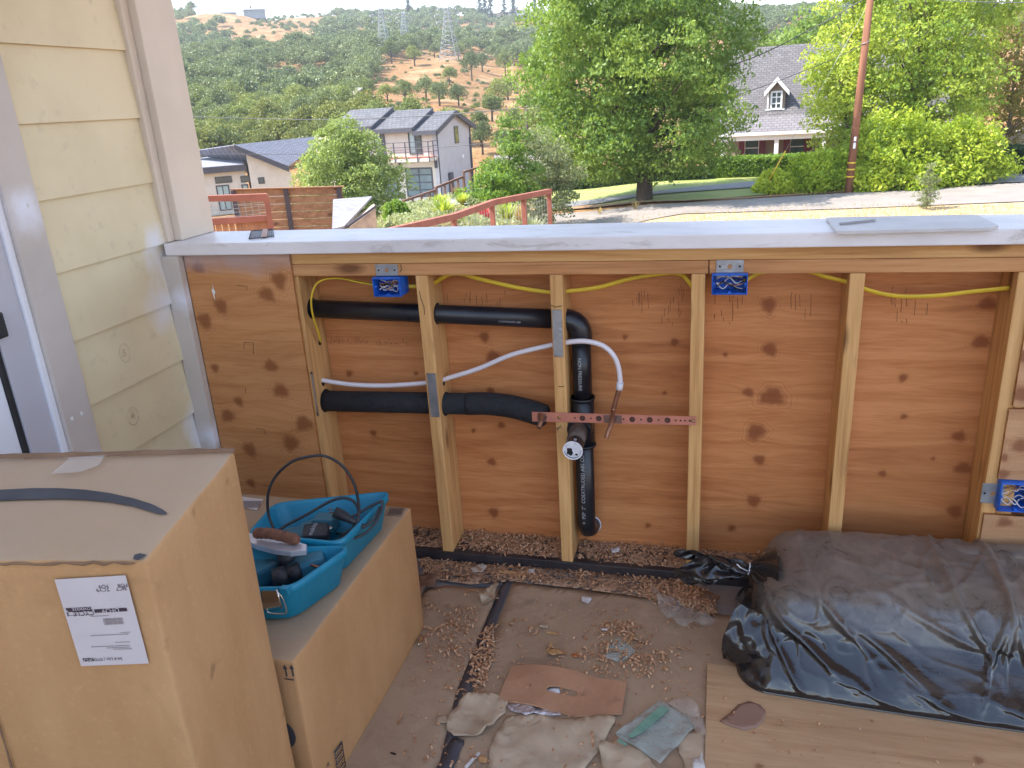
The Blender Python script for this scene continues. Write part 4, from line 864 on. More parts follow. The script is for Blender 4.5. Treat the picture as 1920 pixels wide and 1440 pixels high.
# torn paper pieces
sheet('torn_paper', [(870, 1306), (930, 1299), (952, 1318), (948, 1338), (925, 1362), (905, 1380), (885, 1385), (850, 1382), (836, 1366), (842, 1345), (858, 1325)], .005, MAT_PAPER2, 'torn brown paper piece left of the slotted cardboard', 'paper', amp=.012, rag=.002, curl=[(875, 1307, .05, .012), (915, 1375, .06, .012)], seed=1, step=.012)
sheet('torn_paper', [(950, 1345), (990, 1338), (1060, 1347), (1140, 1345), (1155, 1352), (1140, 1380), (1128, 1402), (1098, 1440), (1070, 1500), (920, 1500), (915, 1440), (918, 1410), (935, 1370)], .0045, MAT_PAPER2, 'largest torn paper piece, just below the slotted cardboard', 'paper', amp=.010, rag=.002, curl=[(1140, 1360, .08, .012), (930, 1380, .07, .008)], seed=2, step=.014)
sheet('torn_paper', [(1128, 1395), (1165, 1385), (1200, 1400), (1230, 1440), (1250, 1500), (1135, 1500), (1130, 1440), (1122, 1412)], .006, MAT_PAPER2, 'torn paper piece with a curled edge below the clear bag', 'paper', amp=.010, rag=.002, curl=[(1125, 1410, .05, .015)], seed=3, step=.014)
sheet('torn_paper', [(1262, 1382), (1325, 1360), (1327, 1440), (1330, 1500), (1270, 1500), (1285, 1440)], .0055, MAT_PAPER2, 'torn paper piece beside the floor plywood edge', 'paper', amp=.009, rag=.002, seed=4, step=.014)
sheet('torn_paper', [(1300, 1428), (1316, 1416), (1322, 1445), (1298, 1450)], .013, pm('white_paper_side', (.62, .58, .54), rough=.8), 'small curled white-edged scrap at the plywood edge', 'paper', amp=.014, rag=.001, seed=5, step=.006)
sheet('torn_paper', [(818, 1345), (835, 1340), (845, 1350), (835, 1358), (820, 1354)], .005, MAT_PAPER2, 'tiny torn paper flake left of the torn pieces', 'paper', amp=.008, rag=.001, seed=6, step=.006)
sheet('torn_paper', [(786, 1083), (798, 1076), (822, 1084), (815, 1100), (800, 1104), (790, 1120), (786, 1110)], .006, pm('brown_torn', (.24, .13, .08), (.16, .085, .055), 30, rough=.85), 'crumpled rusty brown paper beside the lower box corner', 'paper', amp=.02, rag=.002, seed=7, step=.008)
sheet('torn_paper', [(915, 1105), (935, 1094), (930, 1112), (925, 1130), (905, 1138), (898, 1122)], .006, MAT_PAPER2, 'crumpled pale paper flap left of the tape seam top', 'paper', amp=.02, rag=.001, seed=8, step=.008)
sheet('flashing_tape', [(850, 1383), (872, 1388), (850, 1440), (830, 1500), (798, 1500), (815, 1450), (838, 1400)], .0062, MAT_BTAPE, 'wider piece of blue-black tape at the bottom of the seam', 'tape', amp=.0015, rag=.002, seed=9)
# clear plastic pieces
MAT_CLEAR = NT('clear_bag'); k = MAT_CLEAR; k.b.inputs['Alpha'].default_value = .42; k.bump(k.noise(30, 5, .6), .6, .01); MAT_CLEAR = k.done((.50, .58, .54), .14, 0, .9)
MAT_FILM = NT('thin_film'); k = MAT_FILM; k.b.inputs['Alpha'].default_value = .22; k.bump(k.noise(40, 5, .6), .8, .01); MAT_FILM = k.done((.62, .56, .50), .2, 0, .8)
o = sheet('plastic_bag', [(1236, 1314), (1290, 1344), (1305, 1362), (1275, 1395), (1238, 1434), (1200, 1408), (1160, 1384), (1153, 1376), (1195, 1345)], .012, MAT_CLEAR, 'crumpled clear plastic bag with green printing on the floor', 'bag', amp=.008, seed=11, step=.01)
mb = MB()
for q in ([(1240, 1322), (1256, 1330), (1222, 1360), (1200, 1376), (1185, 1384), (1176, 1380), (1205, 1352)], [(1160, 1384), (1178, 1396), (1172, 1399), (1158, 1390)]): mb.poly([GZ(x, y, .0215) for x, y in q])
mb.build('green_print', pm('green_print', (.13, .29, .21), (.22, .38, .30), 30, rough=.4), None)
gp = bpy.data.objects['green_print']; gp.parent = o; gp.matrix_parent_inverse = Matrix.Translation(-o.location)
sheet('clear_film_scrap', [(1245, 1322), (1290, 1312), (1310, 1330), (1322, 1365), (1325, 1385), (1305, 1375), (1290, 1345)], .014, MAT_FILM, 'thin clear film crumpled beside the plastic bag', 'film', amp=.02, rag=.002, seed=12, step=.01)
sheet('clear_film_scrap', [(1142, 1202), (1160, 1196), (1180, 1210), (1192, 1225), (1165, 1243), (1135, 1236)], .006, MAT_CLEAR, 'small clear film scrap lying in the shavings above the cardboard', 'film', amp=.008, rag=.002, seed=13, step=.008)
sheet('clear_film_scrap', [(1220, 1105), (1260, 1125), (1310, 1150), (1342, 1165), (1335, 1175), (1300, 1172), (1270, 1178), (1240, 1150)], .012, MAT_FILM, 'wispy clear film lying left of the black bundle', 'film', amp=.03, rag=.002, seed=14, step=.01)
o = sheet('peel_disc', [(1349, 1352), (1368, 1338), (1385, 1320), (1405, 1315), (1425, 1322), (1436, 1335), (1432, 1352), (1418, 1364), (1398, 1369), (1370, 1362)], .0145, pm('brown_peel', (.30, .18, .13), (.27, .16, .12), 9, rough=.5), 'translucent brown leaf-shaped peel on the floor plywood', 'scrap', amp=.002, seed=15, step=.01)
# small bits that can be told apart
def bit(name, label, cat, px, z, mat, amp, seed): return sheet(name, px, z, mat, label, cat, amp=amp, rag=.001, seed=seed, step=.006, th=.0012)
MW = pm('chalk_white', (.72, .70, .70), (.55, .52, .52), 40, rough=.7); MT = pm('tan_chip', (.60, .36, .16), (.42, .22, .09), 40, rough=.7)
bit('white_chip', 'white crumpled chip in the middle of the brown paper sheet', 'debris', ((1090, 1122), (1100, 1119), (1110, 1126), (1102, 1134), (1091, 1131)), .006, MW, .012, 21)
bit('white_chip', 'curved white sliver above the clear film scrap', 'debris', ((1124, 1176), (1132, 1180), (1143, 1178), (1138, 1184), (1128, 1183)), .006, MW, .01, 22)
bit('white_chip', 'pale grey flake left of the curved white sliver', 'debris', ((1010, 1171), (1028, 1170), (1027, 1178), (1012, 1177)), .006, MAT_PAPER2, .006, 23)
bit('white_chip', 'white curled chip on the sole plate right of the drain pipe', 'debris', ((1145, 1030), (1165, 1026), (1160, 1035), (1148, 1037)), .048, MW, .01, 24)
bit('plaster_flake', 'large pale flake among shavings in front of the sole plate', 'debris', ((883, 1067), (893, 1062), (905, 1060), (914, 1066), (905, 1073), (887, 1074)), .012, pm('pale_flake', (.58, .50, .43), (.42, .34, .28), 60, rough=.8), .014, 25)
bit('white_chip', 'small translucent white scrap right of the large pale flake', 'debris', ((990, 1068), (1003, 1068), (1001, 1076), (992, 1077)), .012, MW, .008, 26)
bit('foil_bit', 'little crumpled foil bit at the foot of the lower box', 'debris', ((783, 1205), (790, 1192), (795, 1196), (790, 1208), (782, 1212)), .008, MAT_CHROME, .014, 27)
bit('food_crust', 'curled tan crust above the slotted cardboard', 'debris', ((1026, 1228), (1035, 1219), (1050, 1219), (1065, 1226), (1064, 1232), (1052, 1228), (1045, 1232), (1036, 1235)), .007, MT, .016, 28)
bit('orange_chip', 'small orange-brown chip right of the tan crust', 'debris', ((1072, 1226), (1082, 1226), (1084, 1232), (1074, 1233)), .007, pm('orange_chip', (.50, .17, .05), rough=.6), .006, 29)
bit('orange_chip', 'orange chip at the bottom of the floor left of the large torn paper', 'debris', ((896, 1422), (906, 1417), (914, 1425), (912, 1434), (899, 1432)), .007, MT, .010, 30)
def stick(label, p0, p1, z, w_, mat=None, h=.004, name='wood_stick'):
    a, b = GZ(*p0, z), GZ(*p1, z); d = (b-a); d /= np.linalg.norm(d); s = np.array([-d[1], d[0], 0])*w_/2; mb = MB(); t = np.array([0, 0, h]); mb.hexa([a-s, b-s, b+s, a+s, a-s+t, b-s+t, b+s+t, a+s+t]); return tag(mb.build(name, mat or MT), label, 'debris')
stick('short wood splinter above the curled tan crust', (1028, 1221), (1035, 1206), .005, .007); stick('thin splinter left of the clear film scrap middle', (1025, 1186), (1045, 1190), .005, .005)
stick('pale wood splinter at the bottom edge, right of the tape', (873, 1440), (899, 1413), .006, .006, MW); stick('upright splinter right of the clear film scrap', (1178, 1208), (1188, 1190), .005, .006)
stick('flat wood strip among the shavings in front of the sole plate', (935, 1072), (985, 1078), .008, .014, MT, .003); stick('thin dark sliver beside the upright splinter', (1185, 1200), (1210, 1207), .005, .003, MAT_DARK, .002)
stick('thin wood spike leaning by the wall right of the drain pipe', (1184, 1030), (1188, 1003), .055, .003); stick('tiny black stub on the floor below the boxes', (733, 1412), (742, 1415), .004, .003, MAT_DARK, .003)
# curled shavings: far too many to count
rg = g_ if False else np.random.default_rng(55); V_, F = [], []
def shave(x, y, z, s):
    a = rg.uniform(0, 6.283); s = s*min(2.4, rg.lognormal(-.15, .45)); L = s*rg.choice([.6, 1.0, 1.5, 2.4], p=[.3, .4, .22, .08]); w_ = min(.0035, s*rg.uniform(.12, .45)); c, s_ = math.cos(a), math.sin(a); cu = rg.uniform(.2, 1.4); ti = rg.uniform(-.8, .8); k0 = len(V_)
    for i in range(4):
        t = i/3-.5; lx = L*t; lz = -cu*L*t*t*1.6+cu*L*.3+ti*L*t*.5
        for sg in (-1, 1): ly = sg*w_*(1-abs(t)*.7); V_.append((x+lx*c-ly*s_, y+lx*s_+ly*c, z+max(lz, 0)+sg*w_*.25*ti+.001))
    for i in range(3): F.append([k0+2*i, k0+2*i+1, k0+2*i+3, k0+2*i+2])
def scatter(n, poly, z, s, ybias=None, pile=0.0):
    Q = [GZ(px, py, z)[:2] for px, py in poly]; xs = [q[0] for q in Q]; ys = [q[1] for q in Q]; k = 0; tries = 0
    while k < n and tries < n*12:
        tries += 1; x, y = rg.uniform(min(xs), max(xs)), rg.uniform(min(ys), max(ys))
        if not inpoly0(x, y, Q): continue
        if mnoise.noise(Vector((x*9, y*14, z*50))) < rg.uniform(-.55, .25): continue
        shave(x, y, z+abs(rg.normal(0, pile)), s); k += 1
def inpoly0(x, y, poly):
    c = False; n = len(poly)
    for i in range(n):
        x1, y1 = poly[i]; x2, y2 = poly[(i+1) % n]
        if (y1 > y) != (y2 > y) and x < (x2-x1)*(y-y1)/(y2-y1)+x1: c = not c
    return c
for (x0, x1, n) in ((S1+.04, S2, 420), (S2+.04, S3, 1500), (S3+.04, S4, 900), (S4+.04, S5, 200)):
    for _ in range(n):
        y = .125-abs(rg.normal(0, .05)); x = rg.uniform(x0+.004, x1-.004)
        if y < .003: continue
        shave(x, y, .038+abs(rg.normal(0, .008))*(y/.12)+.002, .009)
scatter(1500, ((785, 1049), (1050, 1070), (1290, 1090), (1345, 1115), (1340, 1145), (1220, 1118), (1090, 1100), (960, 1088), (880, 1092), (800, 1080)), .004, .0088, pile=.005)
scatter(500, ((1185, 1108), (1290, 1112), (1345, 1150), (1300, 1160), (1230, 1135)), .005, .011, pile=.004)
scatter(420, ((880, 1200), (925, 1170), (925, 1230), (905, 1300), (885, 1310)), .005, .0095); scatter(380, ((1080, 1220), (1190, 1190), (1290, 1220), (1300, 1255), (1180, 1275), (1100, 1262)), .005, .0095, pile=.002)
scatter(180, ((1130, 1165), (1190, 1165), (1190, 1190), (1120, 1195)), .005, .010); scatter(260, ((795, 1130), (900, 1140), (870, 1260), (800, 1260), (797, 1180)), .005, .010)
scatter(700, ((800, 1100), (1330, 1160), (1330, 1440), (720, 1440), (800, 1200)), .005, .009); scatter(90, ((1330, 1260), (1500, 1300), (1900, 1440), (1340, 1440)), .0145, .006)
me = np_mesh('wood_shavings', np.array(V_), np.array(F)); k = NT('shavings'); at = k.n('ShaderNodeTexNoise'); at.inputs['Scale'].default_value = 130; k.l(k.obj, at.inputs[0]); MAT_SHV = k.done(k.ramp(at.outputs['Fac'], [(.32, (.30, .14, .07)), (.5, (.48, .26, .14)), (.68, (.72, .50, .31))]), .8, 0, .2)
o = link('wood_shavings', me, MAT_SHV); o['kind'] = 'stuff'; o['label'] = 'curled wood shavings strewn along the sole plate and floor'
# sawdust film under them
MAT_DUST = NT('sawdust'); k = MAT_DUST; f = k.noise(9, 6, .75); f2 = k.noise(70, 3); k.l(k.mr(k.math('ADD', k.math('MULTIPLY', f, .6), k.math('MULTIPLY', f2, .4)), .44, .56), k.b.inputs['Alpha']); MAT_DUST = k.done(k.mix(k.noise(140, 2), (.28, .15, .09), (.50, .32, .20)), .95, 0, .1)
for pl_, z in ((((783, 1050), (1050, 1066), (1283, 1090), (1350, 1118), (1345, 1150), (1220, 1122), (1090, 1104), (960, 1090), (880, 1096), (800, 1084)), .0095),):
    o = sheet('sawdust', pl_, z, MAT_DUST, None, None, amp=.001, th=.0002, step=.03); o['kind'] = 'stuff'; o['label'] = 'sawdust strip in front of the sole plate'
for (x0, x1) in ((S1+.04, S2), (S2+.04, S3), (S3+.04, S4), (S4+.04, S5)):
    mb = MB(); mb.hexa([(x0, .02, .0378), (x1, .02, .0378), (x1, .126, .0378), (x0, .126, .0378), (x0, .03, .0385), (x1, .03, .0385), (x1, .126, .048), (x0, .126, .048)]); o = mb.build('sawdust', MAT_DUST); o['kind'] = 'stuff'; o['label'] = 'sawdust lying on the sole plate between studs'

# ------------------------------------------------------------------ on the cap
zc = 1.1122
mb = MB(); p = [GZ(x, y, zc+.014) for x, y in ((1550, 403.5), (1822, 398), (1834, 399), (1873, 418), (1858, 422), (1570, 429))]; mb.poly([q-np.array([0, 0, .006]) for q in p], .0075, (0, 0, 1)); o = mb.build('loose_board', pm('primed_offcut', (.60, .585, .58), (.50, .48, .48), 7, rough=.5, bump=.1)); tag(o, 'thin primed board offcut lying on the wall cap at the right', 'board')
mb = MB(); a, b = GZ(1575, 421.5, zc+.0086), GZ(1640, 414.5, zc+.0086); d = (b-a)/np.linalg.norm(b-a); s = np.array([-d[1], d[0], 0])*.0035; t = np.array([0, 0, .005]); mb.hexa([a-s, b-s, b+s, a+s, a-s+t, b-s+t, b+s+t, a+s+t]); tag(mb.build('shim_stick', pm('grey_stick', (.36, .35, .36), rough=.7)), 'thin grey stick lying on the loose board', 'stick')
ms = thing('mesh_scrap', 'small dark wire-mesh scrap with a tan band on the cap near the post', 'mesh', GZ(490, 438, zc)); Q = [GZ(x, y, zc+.003) for x, y in ((467, 448), (513, 443), (512, 429), (471, 433))]
mb = MB(); mb.tube(Q+[Q[0]], .0016, 6)
for i in range(1, 9): t = i/9; mb.tube([Q[0]+(Q[3]-Q[0])*t, Q[1]+(Q[2]-Q[1])*t], .0007, 4)
for i in range(1, 12): t = i/12; mb.tube([Q[0]+(Q[1]-Q[0])*t, Q[3]+(Q[2]-Q[3])*t], .0006, 4)
mb.build('wire_grid', pm('dark_mesh', (.07, .07, .09), rough=.5, metal=.4), ms); mb = MB(); mb.poly([Q[0]+(Q[1]-Q[0])*.5+np.array([0, 0, .002]), Q[0]+(Q[1]-Q[0])*.74+np.array([0, 0, .002]), Q[3]+(Q[2]-Q[3])*.76+np.array([0, 0, .002]), Q[3]+(Q[2]-Q[3])*.52+np.array([0, 0, .002])], .0006); mb.build('tan_band', pm('tan_band', (.50, .30, .22), rough=.7), ms)

# ================================================================== THE LAND
_cols = [   # picture column, then (range, height) pairs; p(py) turns a picture row into a height at that range
 (-400, [(4, -2.5), (17, -3), (60, -4.8), (100, -5), (300, 8), (900, 20)]),
 (330, [(4, -2.2), (14, -2.2), (25, -3.6), (45, -4.6), (75, -5.4), (95, ('p', 318)), (140, ('p', 240)), (220, ('p', 165)), (330, ('p', 108)), (450, ('p', 62)), (530, ('p', 46)), (700, ('p', 60)), (1000, 40)]),
 (480, [(4, -2.2), (14, -2.2), (25, -3.6), (45, -4.6), (75, -5.4), (100, ('p', 285)), (140, ('p', 235)), (220, ('p', 165)), (330, ('p', 105)), (450, ('p', 45)), (500, ('p', 26)), (700, ('p', 50)), (1000, 40)]),
 (600, [(4, -2.2), (14, -2.2), (25, -3.6), (45, -4.7), (75, -5.4), (100, ('p', 265)), (140, ('p', 225)), (200, ('p', 172)), (330, ('p', 105)), (450, ('p', 60)), (600, ('p', 32)), (800, ('p', 45)), (1000, 50)]),
 (720, [(4, -2.2), (14, ('p', 442)), (20, ('p', 416)), (26, ('p', 392)), (33, -3.5), (42, -4.6), (70, -5.2), (105, ('p', 235)), (140, ('p', 190)), (200, ('p', 128)), (240, ('p', 117)), (330, ('p', 92)), (450, ('p', 60)), (600, ('p', 32)), (800, ('p', 45)), (1000, 50)]),
 (830, [(4, -2.2), (14, ('p', 442)), (17, ('p', 425)), (22, ('p', 399)), (28, ('p', 374)), (35, -3.3), (45, -4.6), (70, -5.2), (105, ('p', 232)), (150, ('p', 185)), (220, ('p', 114)), (260, ('p', 108)), (330, ('p', 90)), (450, ('p', 60)), (600, ('p', 30)), (800, ('p', 45)), (1000, 50)]),
 (960, [(4, -2.2), (14, ('p', 445)), (17, ('p', 428)), (22, ('p', 403)), (28, ('p', 380)), (36, -3.3), (45, -3.9), (70, -5.0), (100, ('p', 252)), (150, ('p', 205)), (230, ('p', 130)), (300, ('p', 100)), (450, ('p', 60)), (600, ('p', 28)), (800, ('p', 40)), (1000, 50)]),
 (1022, [(4, -2.6), (14, -2.9), (24, -3.1), (60, -3.5), (90, -3.7), (125, ('p', 228)), (200, ('p', 152)), (300, ('p', 100)), (450, ('p', 60)), (600, ('p', 29)), (800, ('p', 40)), (1000, 50)]),
 (1060, [(4, -2.6), (14, -2.9), (24, -3.1), (60, -3.4), (90, -3.6), (150, ('p', 205)), (230, ('p', 140)), (300, ('p', 100)), (450, ('p', 60)), (600, ('p', 30)), (800, ('p', 40)), (1000, 50)]),
 (1250, [(4, -2.8), (12, -3.0), (22, -2.95), (70, -2.95), (100, -3.0), (150, ('p', 175)), (230, ('p', 130)), (350, ('p', 70)), (500, ('p', 25)), (700, ('p', 40)), (1000, 40)]),
 (1500, [(4, -2.8), (12, -3.0), (22, -2.95), (70, -2.95), (110, ('p', 150)), (180, ('p', 110)), (260, ('p', 70)), (380, ('p', 20)), (600, ('p', 40)), (1000, 30)]),
 (1700, [(4, -2.8), (12, -3.0), (22, -2.95), (70, -2.95), (110, ('p', 120)), (180, ('p', 80)), (260, ('p', 35)), (330, ('p', 14)), (600, ('p', 40)), (1000, 30)]),
 (1920, [(4, -2.8), (12, -3.0), (22, -2.95), (70, -2.95), (110, ('p', 110)), (160, ('p', 65)), (220, ('p', 12)), (300, ('p', 30)), (1000, 30)]),
 (2400, [(4, -2.8), (12, -3.0), (22, -2.95), (70, -2.95), (160, 6), (260, 20), (1000, 20)]),
]
_az = []; _rz = []
for px, lst in _cols:
    _az.append(azim(px)); rr = [a for a, b in lst]
    zz = [(BG(px, b[1], a)[2] if isinstance(b, tuple) else b) for a, b in lst]; _rz.append((np.array(rr, float), np.array(zz, float)))
_az = np.array(_az)
def ground(x, y):
    dx, dy = x-CAM[0], y-CAM[1]; r = math.hypot(dx, dy); a = math.atan2(dx, dy)
    if a > 2.4 or a < -2.6: a = _az[-1] if a > 0 else _az[0]
    a = min(max(a, _az[0]), _az[-1]-1e-6); i = int(np.searchsorted(_az, a, side='right')-1); i = min(max(i, 0), len(_az)-2)
    t = (a-_az[i])/(_az[i+1]-_az[i]); t = t*t*(3-2*t)
    z = (1-t)*np.interp(r, *_rz[i])+t*np.interp(r, *_rz[i+1])
    if r > 85:
        k = min(1, (r-85)/60)*min(r/300, 1); z += k*(mnoise.noise(Vector((x*.012, y*.012, 1)))*7+mnoise.noise(Vector((x*.04, y*.04, 5)))*2)
    return float(z)
def hit(px, py, r0=20, r1=900):
    d = ray(px, py); h = math.hypot(d[0], d[1]); r = r0; prev = r0
    while r < r1:
        P = CAM+d*r/h
        if P[2] < ground(P[0], P[1]):
            lo, hi = prev, r
            for _ in range(14):
                mid = (lo+hi)/2; P = CAM+d*mid/h
                if P[2] < ground(P[0], P[1]): hi = mid
                else: lo = mid
            return CAM+d*hi/h, hi
        prev = r; r *= 1.02
    return None, None
def onground(px, r, dz=0.0):
    d = ray(px, hor(px)); h = math.hypot(d[0], d[1]); P = CAM+d*r/h; P[2] = ground(P[0], P[1])+dz; return P

# land sheet
k = NT('dry_grass_land')
f1 = k.noise(.05, 6, .65); f2 = k.noise(1.6, 6, .7); f3 = k.noise(.4, 5, .6)
c_ = k.ramp(f2, [(.3, (.15, .075, .032)), (.5, (.27, .145, .062)), (.7, (.42, .28, .14))])
c_ = k.mix(k.mr(f3, .5, .72, 0, .55), c_, (.17, .145, .06)); c_ = k.mix(k.mr(f1, .45, .65, 0, .35), c_, (.30, .145, .06)); c_ = k.mix(k.mr(k.noise(.11, 5, .7), .52, .62, 0, .6), c_, (.44, .31, .17))
k.bump(k.noise(3, 6, .7), .5, .1); MAT_LAND = k.done(c_, .9, 0, .1)
radii = np.concatenate([[.0, 1.5, 3, 4.5], np.geomspace(6, 1000, 190)]); azs = []
for i in range(len(_az)-1): azs += list(np.linspace(_az[i], _az[i+1], 26)[:-1])
azs = np.array(azs+[_az[-1]]+list(np.linspace(_az[-1]+.12, _az[0]+2*math.pi-.12, 40))); na = len(azs)
vs = []
for r in radii:
    for a in azs:
        x, y = CAM[0]+r*math.sin(a), CAM[1]+r*math.cos(a); z = ground(x, y) if r >= 4 else ground(CAM[0]+4*math.sin(a), CAM[1]+4*math.cos(a))
        if r < 6: z = -4.0
        vs.append((x, y, z))
i, j = np.meshgrid(np.arange(na), np.arange(len(radii)-1)); a0 = (j*na+i).ravel(); a1 = (j*na+(i+1) % na).ravel()
structure(link('ground', np_mesh('ground', np.array(vs), np.stack([a0, a1, a1+na, a0+na], 1), True), MAT_LAND))

def drape(name, pxpts, mat, dz=.02, step=1.2, kind='structure', z0=-3.72, th=0.0):
    """a road or lawn as a sheet that lies on the land; outline given where the ray meets the land"""
    P = []
    for q in pxpts:
        h = hit(*q)[0]; P.append(Vector((h[0], h[1], 0)))
    bm = bmesh.new(); vs_ = [bm.verts.new(p) for p in P]; bm.faces.new(vs_)
    bmesh.ops.triangulate(bm, faces=bm.faces[:])
    for _ in range(5):
        es = [e for e in bm.edges if e.calc_length() > step]
        if not es: break
        bmesh.ops.subdivide_edges(bm, edges=es, cuts=1, use_grid_fill=False); bmesh.ops.triangulate(bm, faces=bm.faces[:])
    for v in bm.verts: v.co.z = ground(v.co.x, v.co.y)+dz
    for f in bm.faces:
        if f.normal.z < 0: f.normal_flip()
        f.smooth = True
    me = bpy.data.meshes.new(name); bm.to_mesh(me); bm.free(); o = link(name, me, mat); o['kind'] = kind; return o
MAT_ROAD = pm('weathered_asphalt', (.30, .26, .235), (.25, .22, .20), 1.1, stretch=(1, 1, 1), rough=.85, bump=.15, bsc=40, detail=8)
MAT_DRIVE = pm('grey_driveway', (.27, .26, .26), (.22, .215, .215), 1.4, rough=.85, detail=8)
MAT_LAWN = pm('mown_lawn', (.25, .32, .07), (.36, .36, .12), .8, rough=.9, bump=.4, bsc=20, detail=8)
MAT_DUFF = pm('leaf_duff', (.34, .17, .085), (.42, .27, .15), 3, rough=.95, detail=8)
MAT_STRAW = pm('straw_verge', (.50, .38, .22), (.40, .27, .145), 1.6, rough=.95, detail=9, bump=.5, bsc=12)
drape('verge', [(1033, 460), (1033, 411), (1280, 403), (1600, 393), (1920, 380), (2150, 372), (2150, 460)], MAT_STRAW, .02)
drape('road', [(1000, 417), (1000, 400), (1280, 383), (1440, 373), (1603, 363), (1747, 357), (1850, 348), (2150, 335), (2150, 371), (1920, 380), (1600, 393), (1280, 403)], MAT_ROAD, .05)
drape('leaf_litter', [(1000, 401), (1033, 397), (1150, 388), (1280, 380), (1440, 371), (1610, 361), (1660, 360), (1640, 358.5), (1440, 369.5), (1280, 378.5), (1100, 388), (1033, 396)], MAT_DUFF, .075)
drape('driveway', [(1033, 396), (1033, 384), (1203, 366), (1283, 355), (1425, 342), (1432, 353), (1283, 363), (1193, 373), (1107, 387)], MAT_DRIVE, .09)
drape('lawn', [(1000, 392), (1005, 350), (1280, 338), (1450, 326), (1440, 366), (1280, 379), (1110, 390), (1033, 397)], MAT_LAWN, .045)
drape('side_driveway', [(1752, 349), (1790, 331), (2150, 322), (2150, 336), (1850, 347)], MAT_DRIVE, .085)
drape('front_lawn', [(1780, 331), (1800, 319), (1880, 316), (1885, 328)], MAT_LAWN, .10)
drape('parking_court', [(640, 400), (700, 372), (760, 372), (900, 352), (960, 352), (880, 385), (760, 398)], pm('court_concrete', (.34, .31, .29), (.29, .27, .25), .8, rough=.85), .04)

# ------------------------------------------------------------------ foliage
def leaf_cloud(centers, size, rng, aspect=.55, droop=0.0, jit=.35):
    """one small folded leaf (two triangles) per centre"""
    n = len(centers); u = rng.normal(size=(n, 3)); u[:, 2] -= droop; u /= np.linalg.norm(u, axis=1)[:, None]
    w_ = rng.normal(size=(n, 3)); w_ -= (w_*u).sum(1)[:, None]*u; w_ /= np.linalg.norm(w_, axis=1)[:, None]
    s = (size*(1+rng.uniform(-jit, jit, n)))[:, None]; c = centers; h = np.cross(u, w_)*s*.12
    V_ = np.stack([c-u*s*.5, c+w_*s*aspect*.5+h, c+u*s*.5, c-w_*s*aspect*.5+h], 1).reshape(-1, 3)
    return V_, np.arange(4*n).reshape(-1, 4)
def blob_points(n, rng, shell=.6):
    d = rng.normal(size=(n, 3)); d /= np.linalg.norm(d, axis=1)[:, None]; r = (shell+(1-shell)*rng.random(n))**.6; return d*r[:, None]
def limb_mesh(mb, p0, p1, r0, r1, rng, n=7, bend=.12):
    p0, p1 = np.array(p0, float), np.array(p1, float); L = np.linalg.norm(p1-p0); pts = [p0+(p1-p0)*t+rng.normal(size=3)*L*bend*.35*math.sin(math.pi*t) for t in np.linspace(0, 1, 5)]
    mb.tube(pts, list(np.linspace(r0, r1, 5)), n)
MAT_BARK = pm('bark', (.10, .075, .055), (.055, .04, .03), 8, stretch=(1, 1, .2), rough=.9, bump=.6, bsc=20)
MAT_BARK2 = pm('pale_bark', (.22, .18, .14), (.12, .10, .08), 8, stretch=(1, 1, .25), rough=.9, bump=.5, bsc=20)
L_BIG = leafmat('bigtree_leaves', (.27, .37, .07), (.135, .235, .05), (.06, .13, .034), .55, .38)
L_YEL = leafmat('yellowgreen_leaves', (.58, .62, .12), (.38, .48, .08), (.17, .29, .05), .5, .45)
L_AUT = leafmat('autumn_leaves', (.40, .20, .09), (.32, .32, .08), (.17, .22, .05), .55, .4)
L_OAK = leafmat('oak_leaves', (.27, .30, .085), (.17, .215, .065), (.10, .145, .045), .10, .25)
L_OAKY = leafmat('golden_oak_leaves', (.26, .27, .06), (.17, .20, .05), (.10, .14, .045), .12, .25)
L_PINE = leafmat('conifer_needles', (.055, .095, .045), (.04, .07, .035), (.025, .05, .028), .3, .15)
L_OLIVE = leafmat('silver_leaves', (.30, .32, .17), (.20, .24, .12), (.13, .16, .08), 1.2, .35)
L_MID = leafmat('midgreen_leaves', (.30, .40, .10), (.17, .27, .06), (.09, .17, .04), .9, .4)
L_SHRUB = leafmat('shrub_leaves', (.60, .66, .07), (.38, .50, .05), (.17, .29, .03), 1.0, .4)
L_SHY = leafmat('yellow_shrub_leaves', (.46, .53, .055), (.28, .40, .04), (.13, .22, .028), .9, .4)
L_HEDGE = leafmat('hedge_leaves', (.34, .46, .08), (.20, .32, .05), (.09, .18, .03), 1.5, .35)
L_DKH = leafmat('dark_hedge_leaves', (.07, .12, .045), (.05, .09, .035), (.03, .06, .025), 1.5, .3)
L_LIME = leafmat('lime_blades', (.55, .60, .12), (.36, .46, .08), (.22, .32, .05), 2, .4)
L_RED = leafmat('red_blades', (.60, .10, .12), (.45, .05, .08), (.30, .03, .05), 3, .3)
L_STRAW = leafmat('straw_blades', (.62, .50, .26), (.50, .38, .17), (.36, .26, .12), 2, .4)
L_GREY = leafmat('greygreen_blades', (.42, .44, .26), (.32, .36, .18), (.2, .26, .12), 2, .35)

